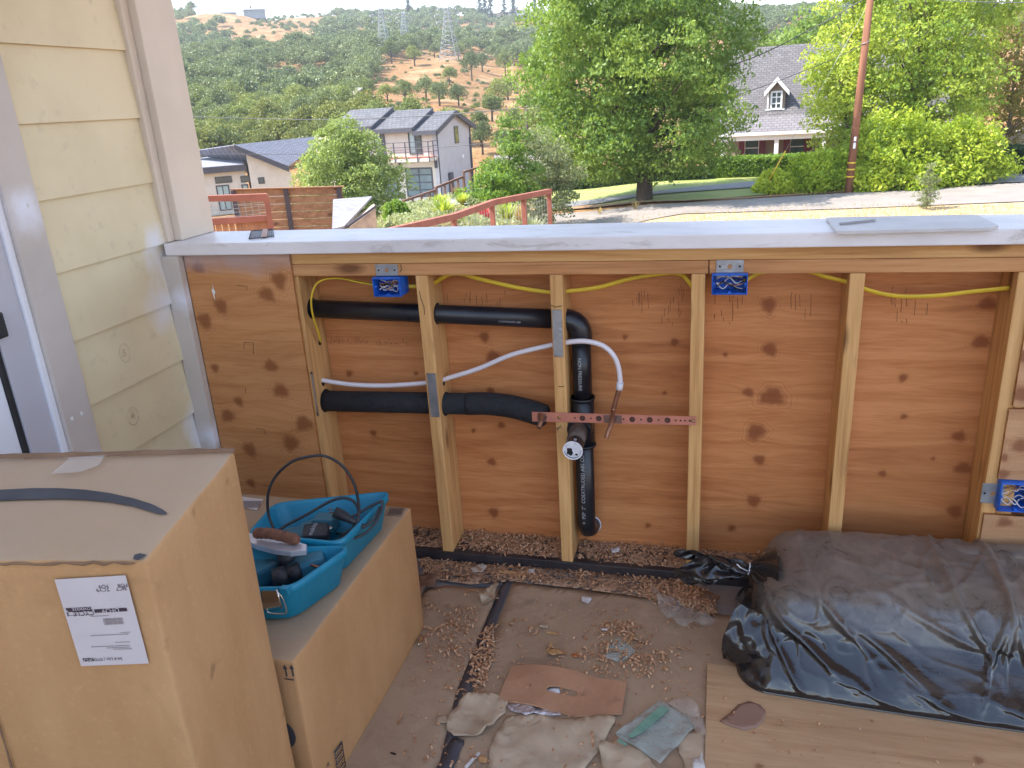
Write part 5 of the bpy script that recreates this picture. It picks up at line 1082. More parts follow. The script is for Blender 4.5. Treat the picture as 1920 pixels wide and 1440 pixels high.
def tree(name, label, cat, base, H, prof, nclump, leaves, lsize, mat, bark, rng, tr=.3, group=None, clump=.9, crown_c=(0, 0), shell=.55, droop=.5, trunk_top=.75, limbs=26, sq=.55, skip=0.0):
    """prof: (height, radius) outline of the crown; clumps of leaves sit at limb tips, with gaps between"""
    o = thing(name, label, cat, base, group); b = np.array(base, float)
    hs = np.array([p[0] for p in prof]); rs_ = np.array([p[1] for p in prof]); cl = []
    wts = np.interp(np.linspace(hs[0], hs[-1], 200), hs, rs_)**1.5+.05; cum = np.cumsum(wts)/wts.sum()
    lob = rng.uniform(0, 6.28, 5)
    while len(cl) < nclump:
        h = np.interp(rng.random(), cum, np.linspace(hs[0], hs[-1], 200)); R = np.interp(h, hs, rs_); a = rng.uniform(0, 6.283)
        R *= 1+.13*math.sin(3*a+lob[0]+h*.8)+.10*math.sin(5*a+lob[1]-h*1.3)
        q = (shell+(1-shell)*rng.random()**.7) if rng.random() < .8 else rng.random()*shell
        cl.append((crown_c[0]+math.cos(a)*R*q, crown_c[1]+math.sin(a)*R*q, h, R*q))
    P = []
    for (x, y, h, q) in cl:
        s = clump*rng.uniform(.55, 1.35); pts = blob_points(leaves, rng, .35)*np.array([s, s, s*sq]); pts[:, 2] -= (pts[:, 0]**2+pts[:, 1]**2)/s*.35
        P.append(pts+np.array([x, y, h]))
    P = np.vstack(P); Vv, F = leaf_cloud(P, lsize, rng, droop=droop); Vv += b
    link('crown', np_mesh('crown', Vv, F), mat, o)
    mb = MB(); top = trunk_top*H; tp = [b+np.array([crown_c[0]*t*.6+math.sin(t*5)*.03*H*.3, crown_c[1]*t*.6, top*t]) for t in np.linspace(0, 1, 7)]
    mb.tube([b+np.array([0, 0, -.3]), b+np.array([0, 0, .05])]+tp[1:], [tr*1.7, tr*1.25]+list(np.linspace(tr, tr*.25, 6)), 12); mb.build('trunk', bark, o)
    if limbs:
        mb = MB()
        for i in range(limbs):
            x, y, h, q = cl[int(rng.integers(len(cl)))]; z0 = min(top*.95, max(prof[0][0]*.8, h*.75-q*.25)); t = z0/top
            limb_mesh(mb, b+np.array([crown_c[0]*t*.6, crown_c[1]*t*.6, z0]), b+np.array([x, y, h]), tr*.35, tr*.06, rng, 6)
        mb.build('limbs', bark, o)
    return o
g_ = np.random.default_rng
TB = hit(1208, 376)[0]
L_PALE = leafmat('pale_green_leaves', (.42, .50, .20), (.27, .35, .12), (.13, .19, .06), .9, .45)
tree('shade_tree', 'big bright green shade tree with a short dark trunk beyond the road', 'tree', TB, 12.6,
     [(1.15, .8), (1.4, 2.7), (2.1, 4.0), (3.5, 4.4), (5, 4.7), (6.2, 4.7), (7.5, 4.4), (9.5, 3.9), (11.5, 2.8), (13.5, 1.0)], 820, 170, .15, L_BIG, MAT_BARK, g_(11), .30, clump=.85, shell=.45, droop=.8, limbs=40, crown_c=(-.45, 0))
def onr(px, r):
    P = onground(px, r); return P
P = onr(1722, 43)
tree('sweetgum_tree', 'tall yellow-green tree right of the utility pole, grey house behind it', 'tree', P, 13, [(1.6, 1.6), (3, 3.0), (5, 3.6), (7, 3.7), (9, 2.9), (11, 2.1), (13.5, 1.2), (15, .5)], 360, 130, .18, L_YEL, MAT_BARK2, g_(12), .24, clump=.9, shell=.5, droop=.3, limbs=40)
P = onr(1592, 41)
tree('sweetgum_tree', 'slim yellow-green tree just behind the utility pole', 'tree', P, 10, [(1.2, .8), (3, 1.5), (4.5, 1.75), (6, 1.5), (8, 1.1), (10, .4)], 110, 120, .17, L_YEL, MAT_BARK2, g_(13), .14, clump=.8, shell=.4, droop=.3, limbs=16)
P = onr(1905, 48)
tree('autumn_tree', 'thin tree turning orange and red at the right frame edge', 'tree', P, 7, [(1.3, 1.0), (2.4, 2.1), (4, 2.4), (5.6, 1.9), (6.8, .9), (7.6, .3)], 110, 80, .17, L_AUT, MAT_BARK2, g_(14), .12, clump=.8, shell=.3, droop=.3, limbs=24)
P = onr(1530, 72)
tree('round_tree', 'bright green round-topped tree rising behind the grey shingle roof', 'tree', P, 9, [(4, 2.5), (6, 3.6), (8, 3.2), (9.3, 1.4)], 90, 80, .3, L_MID, MAT_BARK, g_(15), .2, clump=1.1, limbs=10)
P = onr(636, 36)
tree('garden_tree', 'pale green leafy tree in front of the modern grey house', 'tree', P, 5.4, [(.7, 1.0), (1.4, 2.0), (2.4, 2.4), (3.4, 2.1), (4.4, 1.3), (5.3, .5)], 260, 120, .13, L_PALE, MAT_BARK, g_(16), .10, clump=.55, shell=.5, droop=.3, limbs=24)
P = onr(543, 33)
tree('olive_bush', 'small silvery olive bush low beside the pale green tree', 'bush', P, 2.3, [(.3, .7), (1, 1.2), (1.8, 1.0), (2.4, .3)], 60, 90, .10, L_OLIVE, MAT_BARK2, g_(17), .05, clump=.35, shell=.3, limbs=10)
P = onr(600, 31)
tree('olive_bush', 'grey-green feathery bush under the pale green tree crown', 'bush', P, 2.4, [(.3, .7), (1, 1.2), (1.8, 1.1), (2.5, .3)], 60, 90, .10, L_OLIVE, MAT_BARK2, g_(18), .05, clump=.35, shell=.3, limbs=10)
P = onr(1000, 30)
tree('olive_tree', 'wispy grey-green olive tree left of the big shade tree', 'tree', P, 3.3, [(.2, .9), (1, 1.5), (2, 1.6), (2.8, 1.1), (3.4, .3)], 150, 90, .10, L_OLIVE, MAT_BARK2, g_(19), .08, clump=.42, shell=.3, limbs=20)
P = onr(950, 27)
tree('garden_shrub', 'upright bright green shrub between the two red-brown railings', 'shrub', P, 2.7, [(.1, .7), (.8, .95), (1.6, .8), (2.3, .5), (2.8, .15)], 80, 90, .11, L_MID, MAT_BARK, g_(20), .05, clump=.33, shell=.35, limbs=10)
P = onr(915, 25.5)
tree('garden_shrub', 'low leafy shrub on the slope behind the nearer railing', 'shrub', P, 1.3, [(.05, .8), (.5, 1.0), (.9, .8), (1.25, .2)], 60, 80, .10, L_HEDGE, MAT_BARK, g_(21), .04, clump=.3, shell=.35, limbs=6)

def shrub(name, label, px0, px1, pytop, r, mat, rng, n=120, lf=90, ls=.12, group=None, depth=None, cat='shrub', trunk=True, pybot=None, squar=.9):
    c = onr((px0+px1)/2, r); wd = (px1-px0)/FPX*r*.5; top = BG((px0+px1)/2, pytop, r)[2]; Hh = top-c[2]-.22; wd -= .18; z0 = 0.05
    if pybot: z0 = max(.05, BG((px0+px1)/2, pybot, r)[2]-c[2])
    prof = [(z0, wd*.75), (z0+(Hh-z0)*.25, wd), (z0+(Hh-z0)*.6, wd*squar), (z0+(Hh-z0)*.88, wd*.62), (Hh*.97, wd*.25)]
    return tree(name, label, cat, c, Hh, prof, n, lf, ls, mat, MAT_BARK, rng, max(.03, wd*.03), clump=min(.5, wd*.3)+.1, shell=.45, droop=.2, limbs=12, trunk_top=.6, sq=.7, group=group)
shrub('rounded_shrub', 'large round yellow-green shrub right of the utility pole', 1600, 1770, 196, 38.5, L_SHY, g_(31), 210, 80, .17)
shrub('rounded_shrub', 'yellowest dome shrub, beside the pale shed wall at the right', 1745, 1885, 212, 39.5, L_SHY, g_(32), 190, 80, .17)
shrub('laurel_shrub', 'low dense shrub touching the yellow guy wire guard', 1425, 1505, 312, 37.2, L_SHRUB, g_(33), 110, 70, .15)
shrub('laurel_shrub', 'bright green shrub between guy wire and utility pole', 1490, 1602, 272, 37.6, L_SHRUB, g_(34), 190, 70, .16)
shrub('laurel_shrub', 'bright green shrub immediately right of the utility pole foot', 1600, 1700, 290, 37.4, L_SHRUB, g_(35), 170, 70, .16)
shrub('laurel_shrub', 'green shrub behind the small grey roadside sapling', 1690, 1790, 300, 37.8, L_SHRUB, g_(36), 150, 70, .16)
P = onr(1766, 31.5)
tree('sapling', 'small sparse grey-green sapling standing in the dry verge by the road', 'shrub', P, 1.6, [(.12, .2), (.5, .42), (.9, .45), (1.25, .35), (1.65, .1)], 55, 60, .055, L_OLIVE, MAT_BARK2, g_(37), .02, clump=.14, shell=.2, limbs=16)
def hedge(label, px0, px1, py0, r0, r1, mat, rng, depth=1.0, n=9000, ls=.12):
    a = onr(px0, r0); b = onr(px1, r1); top = BG((px0+px1)/2, py0, (r0+r1)/2)[2]; d = b-a; L = math.hypot(d[0], d[1]); ang = math.atan2(d[1], d[0]); Hh = top-min(a[2], b[2])
    p = rng.random((n, 3)); face = rng.integers(0, 4, n); p[:, 0] *= L; e = rng.normal(0, .035, n)
    y = np.where(face == 0, 0+e, np.where(face == 1, depth+e, p[:, 1]*depth)); z = np.where(face >= 2, Hh+e, p[:, 2]*Hh)
    x = p[:, 0]+rng.normal(0, .05, n); c, s_ = math.cos(ang), math.sin(ang)
    V_, F = leaf_cloud(np.stack([x*c-y*s_, x*s_+y*c, z], 1), ls, rng); o = thing('hedge', label, 'hedge', a)
    me = np_mesh('foliage', V_+a, F); link('foliage', me, mat, o)
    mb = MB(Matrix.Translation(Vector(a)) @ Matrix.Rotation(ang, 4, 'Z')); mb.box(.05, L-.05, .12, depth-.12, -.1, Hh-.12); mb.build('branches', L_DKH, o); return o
hedge('long clipped green hedge in front of the shingle-roofed house', 1330, 1540, 296, 43.5, 43.5, L_HEDGE, g_(41), 1.3, 16000, .14)
hedge('dark clipped hedge at the right frame edge', 1868, 2010, 279, 43, 42, L_DKH, g_(42), 1.5, 12000, .14)
hedge('low ragged planting under the far side of the shade tree', 1010, 1330, 322, 44, 43, L_DKH, g_(43), 1.0, 12000, .16)
shrub('rounded_shrub', 'clipped bright green bush beside the grey shed roof', 692, 755, 366, 19.5, L_HEDGE, g_(44), 120, 110, .07)

def tuft(name, label, cat, base, h, n, mat, rng, spread=.6, wd=.02, group=None, curl=.5):
    V_, F = [], []
    for i in range(n):
        a = rng.uniform(0, 6.283); el = rng.uniform(.15, 1)*spread; L = h*rng.uniform(.6, 1.1); w_ = wd*rng.uniform(.7, 1.3)
        dx, dy = math.cos(a), math.sin(a); k0 = len(V_)
        for s in range(5):
            t = s/4; rr = L*(el*t+curl*el*t*t*.6); z = L*(t*(1-.15*el)-curl*el*t*t*.55); ww = w_*(1-t)**.7
            V_.append((dx*rr-dy*ww, dy*rr+dx*ww, z)); V_.append((dx*rr+dy*ww, dy*rr-dx*ww, z))
        for s in range(4): F.append([k0+2*s, k0+2*s+1, k0+2*s+3, k0+2*s+2])
    o = link(name, np_mesh(name, np.array(V_), np.array(F)), mat); o.location = Vector([float(c) for c in base]); return tag(o, label, cat, group)
def tpos(px, py, r):
    P = BG(px, py, r); return P
def tft(name, label, px, pyb, pyt, r, n, mat, seed, spread=.6, wd=.02, cat='plant', group=None):
    P = onr(px, r); top = BG(px, pyt, r)[2]; return tuft(name, label, cat, P, max(.3, (top-P[2])*(1.25 if seed < 55 else .75)), n, mat, g_(seed), spread, wd, group)
tft('yucca_plant', 'pale yellow-green spiky yucca behind the red-brown rail', 815, 412, 372, 20, 120, L_LIME, 51, .9, .03)
tft('flax_plant', 'bright red spiky flax plant between railing posts', 896, 423, 388, 17.6, 110, L_RED, 52, .6, .022)
tft('ornamental_grass', 'lime green grass clump beside the second railing post', 938, 418, 384, 18, 200, L_LIME, 53, .5, .02)
tft('ornamental_grass', 'tan grass clump just right of the lime one', 962, 423, 392, 17.6, 160, L_STRAW, 54, .35, .015)
tft('ornamental_grass', 'green grass clump below the stair of railings, upper slope', 808, 382, 352, 25, 220, L_LIME, 55, .8, .03)
tft('ornamental_grass', 'yellow-green clump right of the upper slope grass', 852, 382, 350, 24.5, 220, L_LIME, 56, .7, .03)
tft('ornamental_grass', 'grey feathery clump close to the far railing', 778, 398, 368, 23, 220, L_GREY, 57, .8, .02)
tft('ornamental_grass', 'tall dry grass tuft near the far railing top', 846, 368, 338, 28, 160, L_STRAW, 58, .5, .02)
tft('ornamental_grass', 'low pale clump at the foot of the nearer railing', 850, 425, 402, 16.8, 260, L_GREY, 59, 1.0, .015)
tft('ornamental_grass', 'small green clump near the railing end post', 1012, 420, 402, 18, 160, L_LIME, 60, .8, .02)
tft('ornamental_grass', 'yellow-orange dry plant at the far railing corner', 922, 308, 296, 31, 120, L_STRAW, 61, .7, .03)
tft('ornamental_grass', 'grey-green plant behind the end of the nearer railing', 985, 415, 385, 21, 260, L_GREY, 62, .8, .02)
tft('dry_grass_tuft', 'tall golden grass tuft at the road edge before the trunk', 1190, 391, 366, 33, 40, L_STRAW, 63, .5, .015, group='golden tufts by the road')
tft('dry_grass_tuft', 'shorter golden tuft at the road edge left of the trunk', 1120, 396, 380, 33, 30, L_STRAW, 64, .6, .015, group='golden tufts by the road')
# a ground cover of dry stems on the verge and garden
rg = g_(71); pts = []
while len(pts) < 7000:
    px, r = rg.uniform(1020, 1960), rg.uniform(20, 32.5); P = onground(px, r)
    x, y = PX(P)
    if y > hor(px)+232-10*(px > 1700): pts.append(P)
V_, F = [], []
for P in pts:
    h = rg.uniform(.05, .18); a = rg.uniform(0, 6.28); dx, dy = math.cos(a)*.012, math.sin(a)*.012; lx, ly = rg.normal(0, .04, 2); k0 = len(V_)
    V_ += [(P[0]-dx, P[1]-dy, P[2]), (P[0]+dx, P[1]+dy, P[2]), (P[0]+lx+dx*.2, P[1]+ly, P[2]+h), (P[0]+lx-dx*.2, P[1]+ly, P[2]+h)]; F.append([k0, k0+1, k0+2, k0+3])
o = link('dry_grass', np_mesh('dry_grass', np.array(V_), np.array(F)), L_STRAW); o['kind'] = 'stuff'; o['label'] = 'short dry straw grass on the near verge of the road'
rg = g_(72); C_ = []
for _ in range(24000):
    px, r = rg.uniform(640, 1030), rg.uniform(15.5, 31); P = onground(px, r)
    if mnoise.noise(Vector((P[0]*.7, P[1]*.7, 3))) > -.05: C_.append(P+np.array([0, 0, rg.uniform(0, .22)]))
V_, F = leaf_cloud(np.array(C_), .09, rg); o = link('ground_cover', np_mesh('ground_cover', V_, F), L_GREY); o['kind'] = 'stuff'; o['label'] = 'low mixed planting on the garden slope'

# ------------------------------------------------------------------ the wooded hill
def oak_variant(seed, R=3.2, H=5.2, n=3000, ls=.3):
    r = g_(seed); cl = []
    for _ in range(34):
        a = r.uniform(0, 6.283); e = r.random()**.8; cl.append((math.cos(a)*R*.72*e, math.sin(a)*R*.72*e, H*.5+(H*.33)*(1-e*e)*r.uniform(.4, 1.1)+r.uniform(-.5, .3)))
    P = np.vstack([blob_points(n//34, r, .6)*np.array([1.15, 1.15, .8])*r.uniform(.7, 1.15)+np.array(c) for c in cl]); return P
oaks = []
for s in range(6):
    P = oak_variant(100+s, 3.0+.3*(s % 3), 4.8+.5*(s % 2)); V_, F = leaf_cloud(P, .30, g_(s+200)); me = np_mesh('oak_crown', V_, F)
    mb = MB(); r = g_(300+s); b0 = np.array([0, 0, -.5])
    mb.tube([b0, (0.05, .05, 1.2), (.1, 0, 2.6)], [.26, .2, .13], 7)
    for _ in range(7):
        q = P[int(r.integers(len(P)))]; limb_mesh(mb, (.05, .03, 1.1+r.random()), q*np.array([.8, .8, .85]), .11, .03, r, 5)
    bmesh.ops.recalc_face_normals(mb.bm, faces=mb.bm.faces[:]); tm = bpy.data.meshes.new('oak_trunk'); mb.bm.to_mesh(tm); mb.bm.free()
    # a joined copy for trees too far off to show parts
    tv = np.array([v.co[:] for v in tm.vertices]); oaks.append((me, tm, V_, F))
for me, tm, _, _ in oaks: tm.materials.append(MAT_BARK)
def inpoly(x, y, poly):
    c = False; n = len(poly)
    for i in range(n):
        x1, y1 = poly[i]; x2, y2 = poly[(i+1) % n]
        if (y1 > y) != (y2 > y) and x < (x2-x1)*(y-y1)/(y2-y1)+x1: c = not c
    return c
BARE = [[(640, 262), (660, 215), (688, 165), (720, 118), (775, 104), (905, 108), (960, 128), (1010, 145), (1010, 330), (840, 330), (840, 262)],
        [(395, 66), (440, 36), (500, 20), (575, 12), (640, 22), (600, 66), (540, 100), (450, 104)],
        [(1400, 140), (1400, 100), (1450, 62), (1510, 34), (1550, 36), (1550, 95)], [(1835, 330), (1835, 12), (2100, 6), (2100, 330)], [(1030, 75), (1000, 55), (1080, 40), (1100, 70)]]
def bare(px, py): return any(inpoly(px, py, q) for q in BARE)
oc = [0]
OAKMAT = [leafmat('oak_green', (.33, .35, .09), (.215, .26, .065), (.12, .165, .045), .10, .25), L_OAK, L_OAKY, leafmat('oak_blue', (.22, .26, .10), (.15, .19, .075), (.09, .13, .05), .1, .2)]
def oak(P, sc, label, group, parts=True, mi=0):
    s = oc[0] % 6; oc[0] += 1; me = oaks[s][0]
    key = 'oak_crown_%d_%d' % (s, mi)
    if key in bpy.data.meshes: m2 = bpy.data.meshes[key]
    else: m2 = me.copy(); m2.name = key; m2.materials.clear(); m2.materials.append(OAKMAT[mi])
    rot = random.uniform(0, 6.28)
    if parts:
        o = thing('oak_tree', label, 'tree', P, group); o.rotation_euler = (0, 0, rot); o.scale = (sc*random.uniform(.75, 1.05), sc*random.uniform(.75, 1.05), sc*random.uniform(1.0, 1.4))
        for nm, q in (('crown', m2), ('trunk', oaks[s][1])):
            c = bpy.data.objects.new(nm, q); COL.objects.link(c); c.parent = o
    else:
        o = bpy.data.objects.new('oak_tree', m2); COL.objects.link(o); o.location = Vector([float(c) for c in P]); o.rotation_euler = (0, 0, rot); o.scale = (sc, sc, sc*random.uniform(.85, 1.15)); tag(o, label, 'tree', group)
    return o
# oaks standing apart on the dry knoll: picture foot, height in picture
solo = [(693, 192, 42, 'leaning oak at the left foot of the golden knoll'), (778, 124, 40, 'oak on the knoll crest between two pylons'), (825, 199, 55, 'thin tall oak in the middle of the golden slope'), (843, 160, 36, 'dark round oak alone near the knoll top'),
        (860, 199, 48, 'slender oak right of the thin tall one on the slope'), (885, 151, 44, 'broad dark oak on the right shoulder of the knoll'), (923, 228, 60, 'two-stemmed oak right of the grey gable roof'), (937, 207, 52, 'loose open oak on the right slope, farther up'),
        (953, 188, 48, 'pale thin oak high on the right slope'), (967, 262, 54, 'spindly oak low on the right slope above the white fence'), (760, 192, 46, 'large oak clump on the lower left of the knoll'), (800, 192, 44, 'wide low oak just above the grey house roof'),
        (727, 191, 36, 'small oak with a dark trunk left of the knoll centre'), (735, 120, 36, 'oak by the left pylon foot'), (860, 112, 30, 'dark oak behind the right pylon'), (905, 135, 38, 'pale oak on the ridge right of the pylons'),
        (815, 108, 26, 'low dark oak between middle and right pylon'), (948, 146, 40, 'oak at the far right of the knoll crest'), (985, 215, 44, 'thin oak half behind the shade tree edge'), (905, 290, 60, 'bushy oak behind the grey gable wall'), (945, 285, 50, 'grey-green oak behind the white fence'), (900, 250, 42, 'straggly oak beside the gable roof')]
for (x, y, h, lab) in solo:
    P, r = hit(x, y, 60)
    if P is None: continue
    oak(P, h*r/FPX/6.0, lab, None, True, random.choice([0, 1, 1, 3]))
rg = g_(81); near, far = [], []
def try_wood(r0, r1, n, minw):
    for _ in range(n):
        r = math.sqrt(rg.uniform(r0*r0, r1*r1)); px = rg.uniform(300, 1960); P = onground(px, r); x, y = PX(P)
        if 1020 < px < 1380 and r < 330: continue
        b = bare(x, y)
        if r > 250 and (inpoly(x, y, [(366, 10), (505, 4), (505, 34), (420, 50), (370, 54)]) or inpoly(x, y, [(910, 10), (990, 6), (990, 44), (910, 44)])): continue
        if b and rg.random() > (.6 if (x < 640 or 1380 < x < 1560) else .22): continue
        if px > 1560 and r < 150: continue
        sc = rg.uniform(.6, 1.05)*((.5 if (x < 640 or x > 1380) else .22) if b else 1)*(.85 if r < 150 else 1)
        ok = True
        for q, s in near[-400:]+far[-500:]:
            if (q[0]-P[0])**2+(q[1]-P[1])**2 < (3.3*min(sc, s))**2: ok = False; break
        if ok: (near if r < 205 and len(near) < 275 else far).append((P, sc))
try_wood(88, 150, 1500, 0); try_wood(150, 205, 1400, 0); nnear = len(near)
keep = near; try_wood(205, 380, 2600, 0); try_wood(380, 640, 2600, 0); near = keep[:275]
WL = 'dark green oak among the dense woods covering the lower hillside'; WG = 'oaks in the hillside woods'
for P, sc in near:
    x, y = PX(P); mi = 2 if mnoise.noise(Vector((P[0]*.03, P[1]*.03, 9))) > .55 else int(rg.choice([0, 0, 1, 1, 3])); oak(P, sc*1.15, WL, WG, False, mi)
V_, F, n0 = [], [], 0; rv = g_(91)
for P, sc in far:
    s = int(rv.integers(6)); V0, F0 = oaks[s][2], oaks[s][3]; r = math.hypot(P[0]-CAM[0], P[1]-CAM[1]); keepn = int(len(F0)*(.38 if r < 300 else .2)); idx = rv.permutation(len(F0))[:keepn]
    v = V0.reshape(-1, 4, 3)[idx]; c = v.mean(1, keepdims=True); v = c+(v-c)*(1.5 if r < 300 else 2.2); v = v.reshape(-1, 3); t = rv.uniform(0, 6.28); co, si = math.cos(t), math.sin(t); k = sc*1.15*(1 if r < 330 else 1.1)
    v = np.stack([v[:, 0]*co-v[:, 1]*si, v[:, 0]*si+v[:, 1]*co, v[:, 2]], 1)*k+P; V_.append(v); F.append(np.arange(len(v)).reshape(-1, 4)+n0); n0 += len(v)
print('WOOD', nnear, len(far), n0)
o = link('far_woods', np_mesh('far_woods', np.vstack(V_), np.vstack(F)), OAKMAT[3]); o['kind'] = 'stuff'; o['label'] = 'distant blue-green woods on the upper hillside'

# conifers on the skyline
def conifer_mesh(seed, H=10, R=2.0, n=1300):
    r = g_(seed); P = []
    for i in range(22):
        z = H*(.12+.88*i/22); R_ = R*(1-i/22)**.8*r.uniform(.75, 1.15)+.15
        for b in range(7):
            a = r.uniform(0, 6.28); L = R_*r.uniform(.6, 1.1); t = r.random(8); P.append(np.stack([math.cos(a)*L*t+r.normal(0, .12, 8), math.sin(a)*L*t+r.normal(0, .12, 8), z-t*L*.28+r.normal(0, .1, 8)], 1))
    V_, F = leaf_cloud(np.vstack(P), .42, r, .45); return np_mesh('needles', V_, F)
cm = [conifer_mesh(400+i) for i in range(3)]
for q in cm: q.materials.append(L_PINE)
tb = MB(); tb.tube([(0, 0, -.5), (0, 0, 9)], [.2, .05], 6); bmesh.ops.recalc_face_normals(tb.bm, faces=tb.bm.faces[:]); ctm = bpy.data.meshes.new('trunk'); tb.bm.to_mesh(ctm); tb.bm.free(); ctm.materials.append(MAT_BARK)
pines = [(336, 32, 42, 1.2, 'tall conifer on the skyline beside the cream corner post'), (345, 34, 30, 1, 'shorter conifer just right of the tall one by the post'), (783, 28, 30, 1.3, 'lone pointed conifer on the ridge above the pylons'), (800, 32, 18, 1.5, 'squat conifer right of the lone pointed one'),
         (911, 30, 32, 1.2, 'leftmost of the tall conifers beside the hilltop house'), (920, 28, 40, 1.1, 'second tall conifer left of the hilltop house'), (931, 28, 36, 1.2, 'third tall conifer left of the hilltop house'), (955, 26, 26, 1.2, 'conifer just left of the hilltop house'), (972, 22, 26, 1.3, 'dark conifer right above the hilltop house roof'), (1010, 26, 26, 1.3, 'conifer right of the hilltop house'), (1022, 28, 22, 1.2, 'small conifer near the shade tree top edge'),
         (501, 26, 14, 1, 'first tiny conifer right of the grey ridge house'), (509, 26, 12, 1, 'second tiny conifer right of the grey ridge house'), (516, 26, 12, 1, 'third tiny conifer right of the grey ridge house'), (720, 34, 12, 1.6, 'small conifer on the ridge above the left pylon'), (835, 34, 12, 1.8, 'small conifer on the ridge above the right pylon')]
for i, (x, y, h, wf, lab) in enumerate(pines):
    P = onground(x, 560); P2 = BG(x, y, 560); P[2] = min(P[2], P2[2])if abs(P[2]-P2[2]) > 6 else P[2]; hh = (BG(x, y-h, 560)[2]-P[2])/10; o = thing('conifer', lab, 'tree', P); o.scale = (hh*wf*1.5, hh*wf*1.5, hh*1.1); o.rotation_euler = (0, 0, i)
    for nm, q in (('needles', cm[i % 3]), ('trunk', ctm)):
        c = bpy.data.objects.new(nm, q); COL.objects.link(c); c.parent = o

# ================================================================== BUILDINGS, POLES, FENCES
class PF:
    """a building's own frame: x along its front, y into depth, z up"""
    def __init__(s, px, py, r, rot=0.0, away=None):
        s.O = Vector([float(c) for c in BG(px, py, r)]); d = ray(px, py); a = math.atan2(d[1], d[0])+rot
        s.w = Vector((math.cos(a), math.sin(a), 0)); s.u = Vector((s.w.y, -s.w.x, 0)); s.T = frame(s.O, s.u, s.w); s.Ti = s.T.inverted()
    def uz(s, px, py, w=0.0):
        d = Vector([float(c) for c in ray(px, py)]); C = Vector([float(c) for c in CAM]); o = s.Ti @ C; q = s.Ti.to_3x3() @ d; t = (w-o.y)/q.y; p = o+q*t; return p.x, p.z
    def side(s, px, py, u):
        d = Vector([float(c) for c in ray(px, py)]); C = Vector([float(c) for c in CAM]); o = s.Ti @ C; q = s.Ti.to_3x3() @ d; t = (u-o.x)/q.x; p = o+q*t; return p.y, p.z
MAT_ROOF = NT('shingles'); k = MAT_ROOF
def shingle(name, ca, cb):
    k = NT(name); bt = k.n('ShaderNodeTexBrick'); bt.inputs['Scale'].default_value = 1.0; bt.inputs['Mortar Size'].default_value = .02; bt.inputs['Brick Width'].default_value = .32; bt.inputs['Row Height'].default_value = .19
    bt.inputs['Color1'].default_value = tuple(ca)+(1,); bt.inputs['Color2'].default_value = tuple(cb)+(1,); bt.inputs['Mortar'].default_value = tuple(c*.55 for c in cb)+(1,)
    uv = k.n('ShaderNodeUVMap'); k.l(uv.outputs[0], bt.inputs['Vector']); col = k.mix(k.mr(k.noise(9, 3), .4, .7, 0, .5), bt.outputs['Color'], cb)
    return k.done(col, .85, 0, .2)
MAT_SH1 = shingle('charcoal_shingles', (.17, .17, .185), (.12, .12, .13)); MAT_SH2 = shingle('brown_grey_shingles', (.175, .165, .17), (.12, .112, .115)); MAT_SH3 = shingle('porch_shingles', (.23, .215, .225), (.18, .165, .175))
MAT_ST1 = pm('warm_stucco', (.62, .57, .49), (.56, .51, .44), 2, rough=.85, bump=.1, bsc=30); MAT_ST2 = pm('grey_and_shaded_stucco', (.50, .49, .50), (.46, .45, .46), 2, rough=.85, bump=.1, bsc=30)
MAT_FASC = pm('dark_fascia', (.07, .07, .085), rough=.6); MAT_GLASS = pm('window_glass', (.05, .08, .085), (.10, .13, .13), 1.2, rough=.08, spec=.8); MAT_GGL = pm('frosted_glass', (.16, .23, .25), (.11, .17, .19), .8, rough=.25, spec=.6)
MAT_CURT = pm('pale_curtain', (.42, .52, .50), (.30, .38, .37), 3, stretch=(6, 6, .3), rough=.5); MAT_WTRIM = pm('white_house_trim', (.80, .80, .82), (.74, .74, .76), 3, rough=.5)
MAT_BRICK = pm('tan_wall', (.28, .22, .17), (.24, .185, .14), 4, rough=.85); MAT_SHUT = pm('maroon_shutter', (.16, .03, .045), (.13, .025, .04), 4, rough=.6); MAT_REDW = wood('redwood_stain', (.40, .15, .085), (.32, .11, .06), (.22, .075, .045), 0, .2, gs=.4)
MAT_REDP = pm('red_brown_paint', (.36, .12, .075), (.29, .095, .06), 6, rough=.7); MAT_SLAT = wood('brown_slats', (.36, .19, .10), (.28, .14, .07), (.2, .09, .05), 0, .3, gs=.35); MAT_POSTD = pm('dark_post', (.07, .05, .055), (.05, .038, .04), 6, rough=.7)
MAT_WIRE = pm('weathered_wire', (.10, .10, .10), rough=.6, metal=.3); MAT_WIREM = pm('mesh_wire', (.45, .46, .45), rough=.5, metal=.5)
def uvroof(o, T, sx=1, dirv=None):
    """UV = metres along the eave and up the slope"""
    me = o.data; uv = me.uv_layers.new(name='UVMap'); Ti = T.inverted()
    for p in me.polygons:
        for li in p.loop_indices:
            q = Ti @ (me.vertices[me.loops[li].vertex_index].co); uv.data[li].uv = (q.x, math.hypot(q.y, q.z)*(1 if q.z > 0 or True else 1))
    return o
def slab(mb, a, b, c, d, th):
    """sloped slab from 4 local corners, thickness down"""
    P = [Vector(q) for q in (a, b, c, d)]; n = (P[1]-P[0]).cross(P[3]-P[0]).normalized()
    if n.z < 0: n = -n
    lo = [p-n*th for p in P]; mb.hexa([*lo, *P])
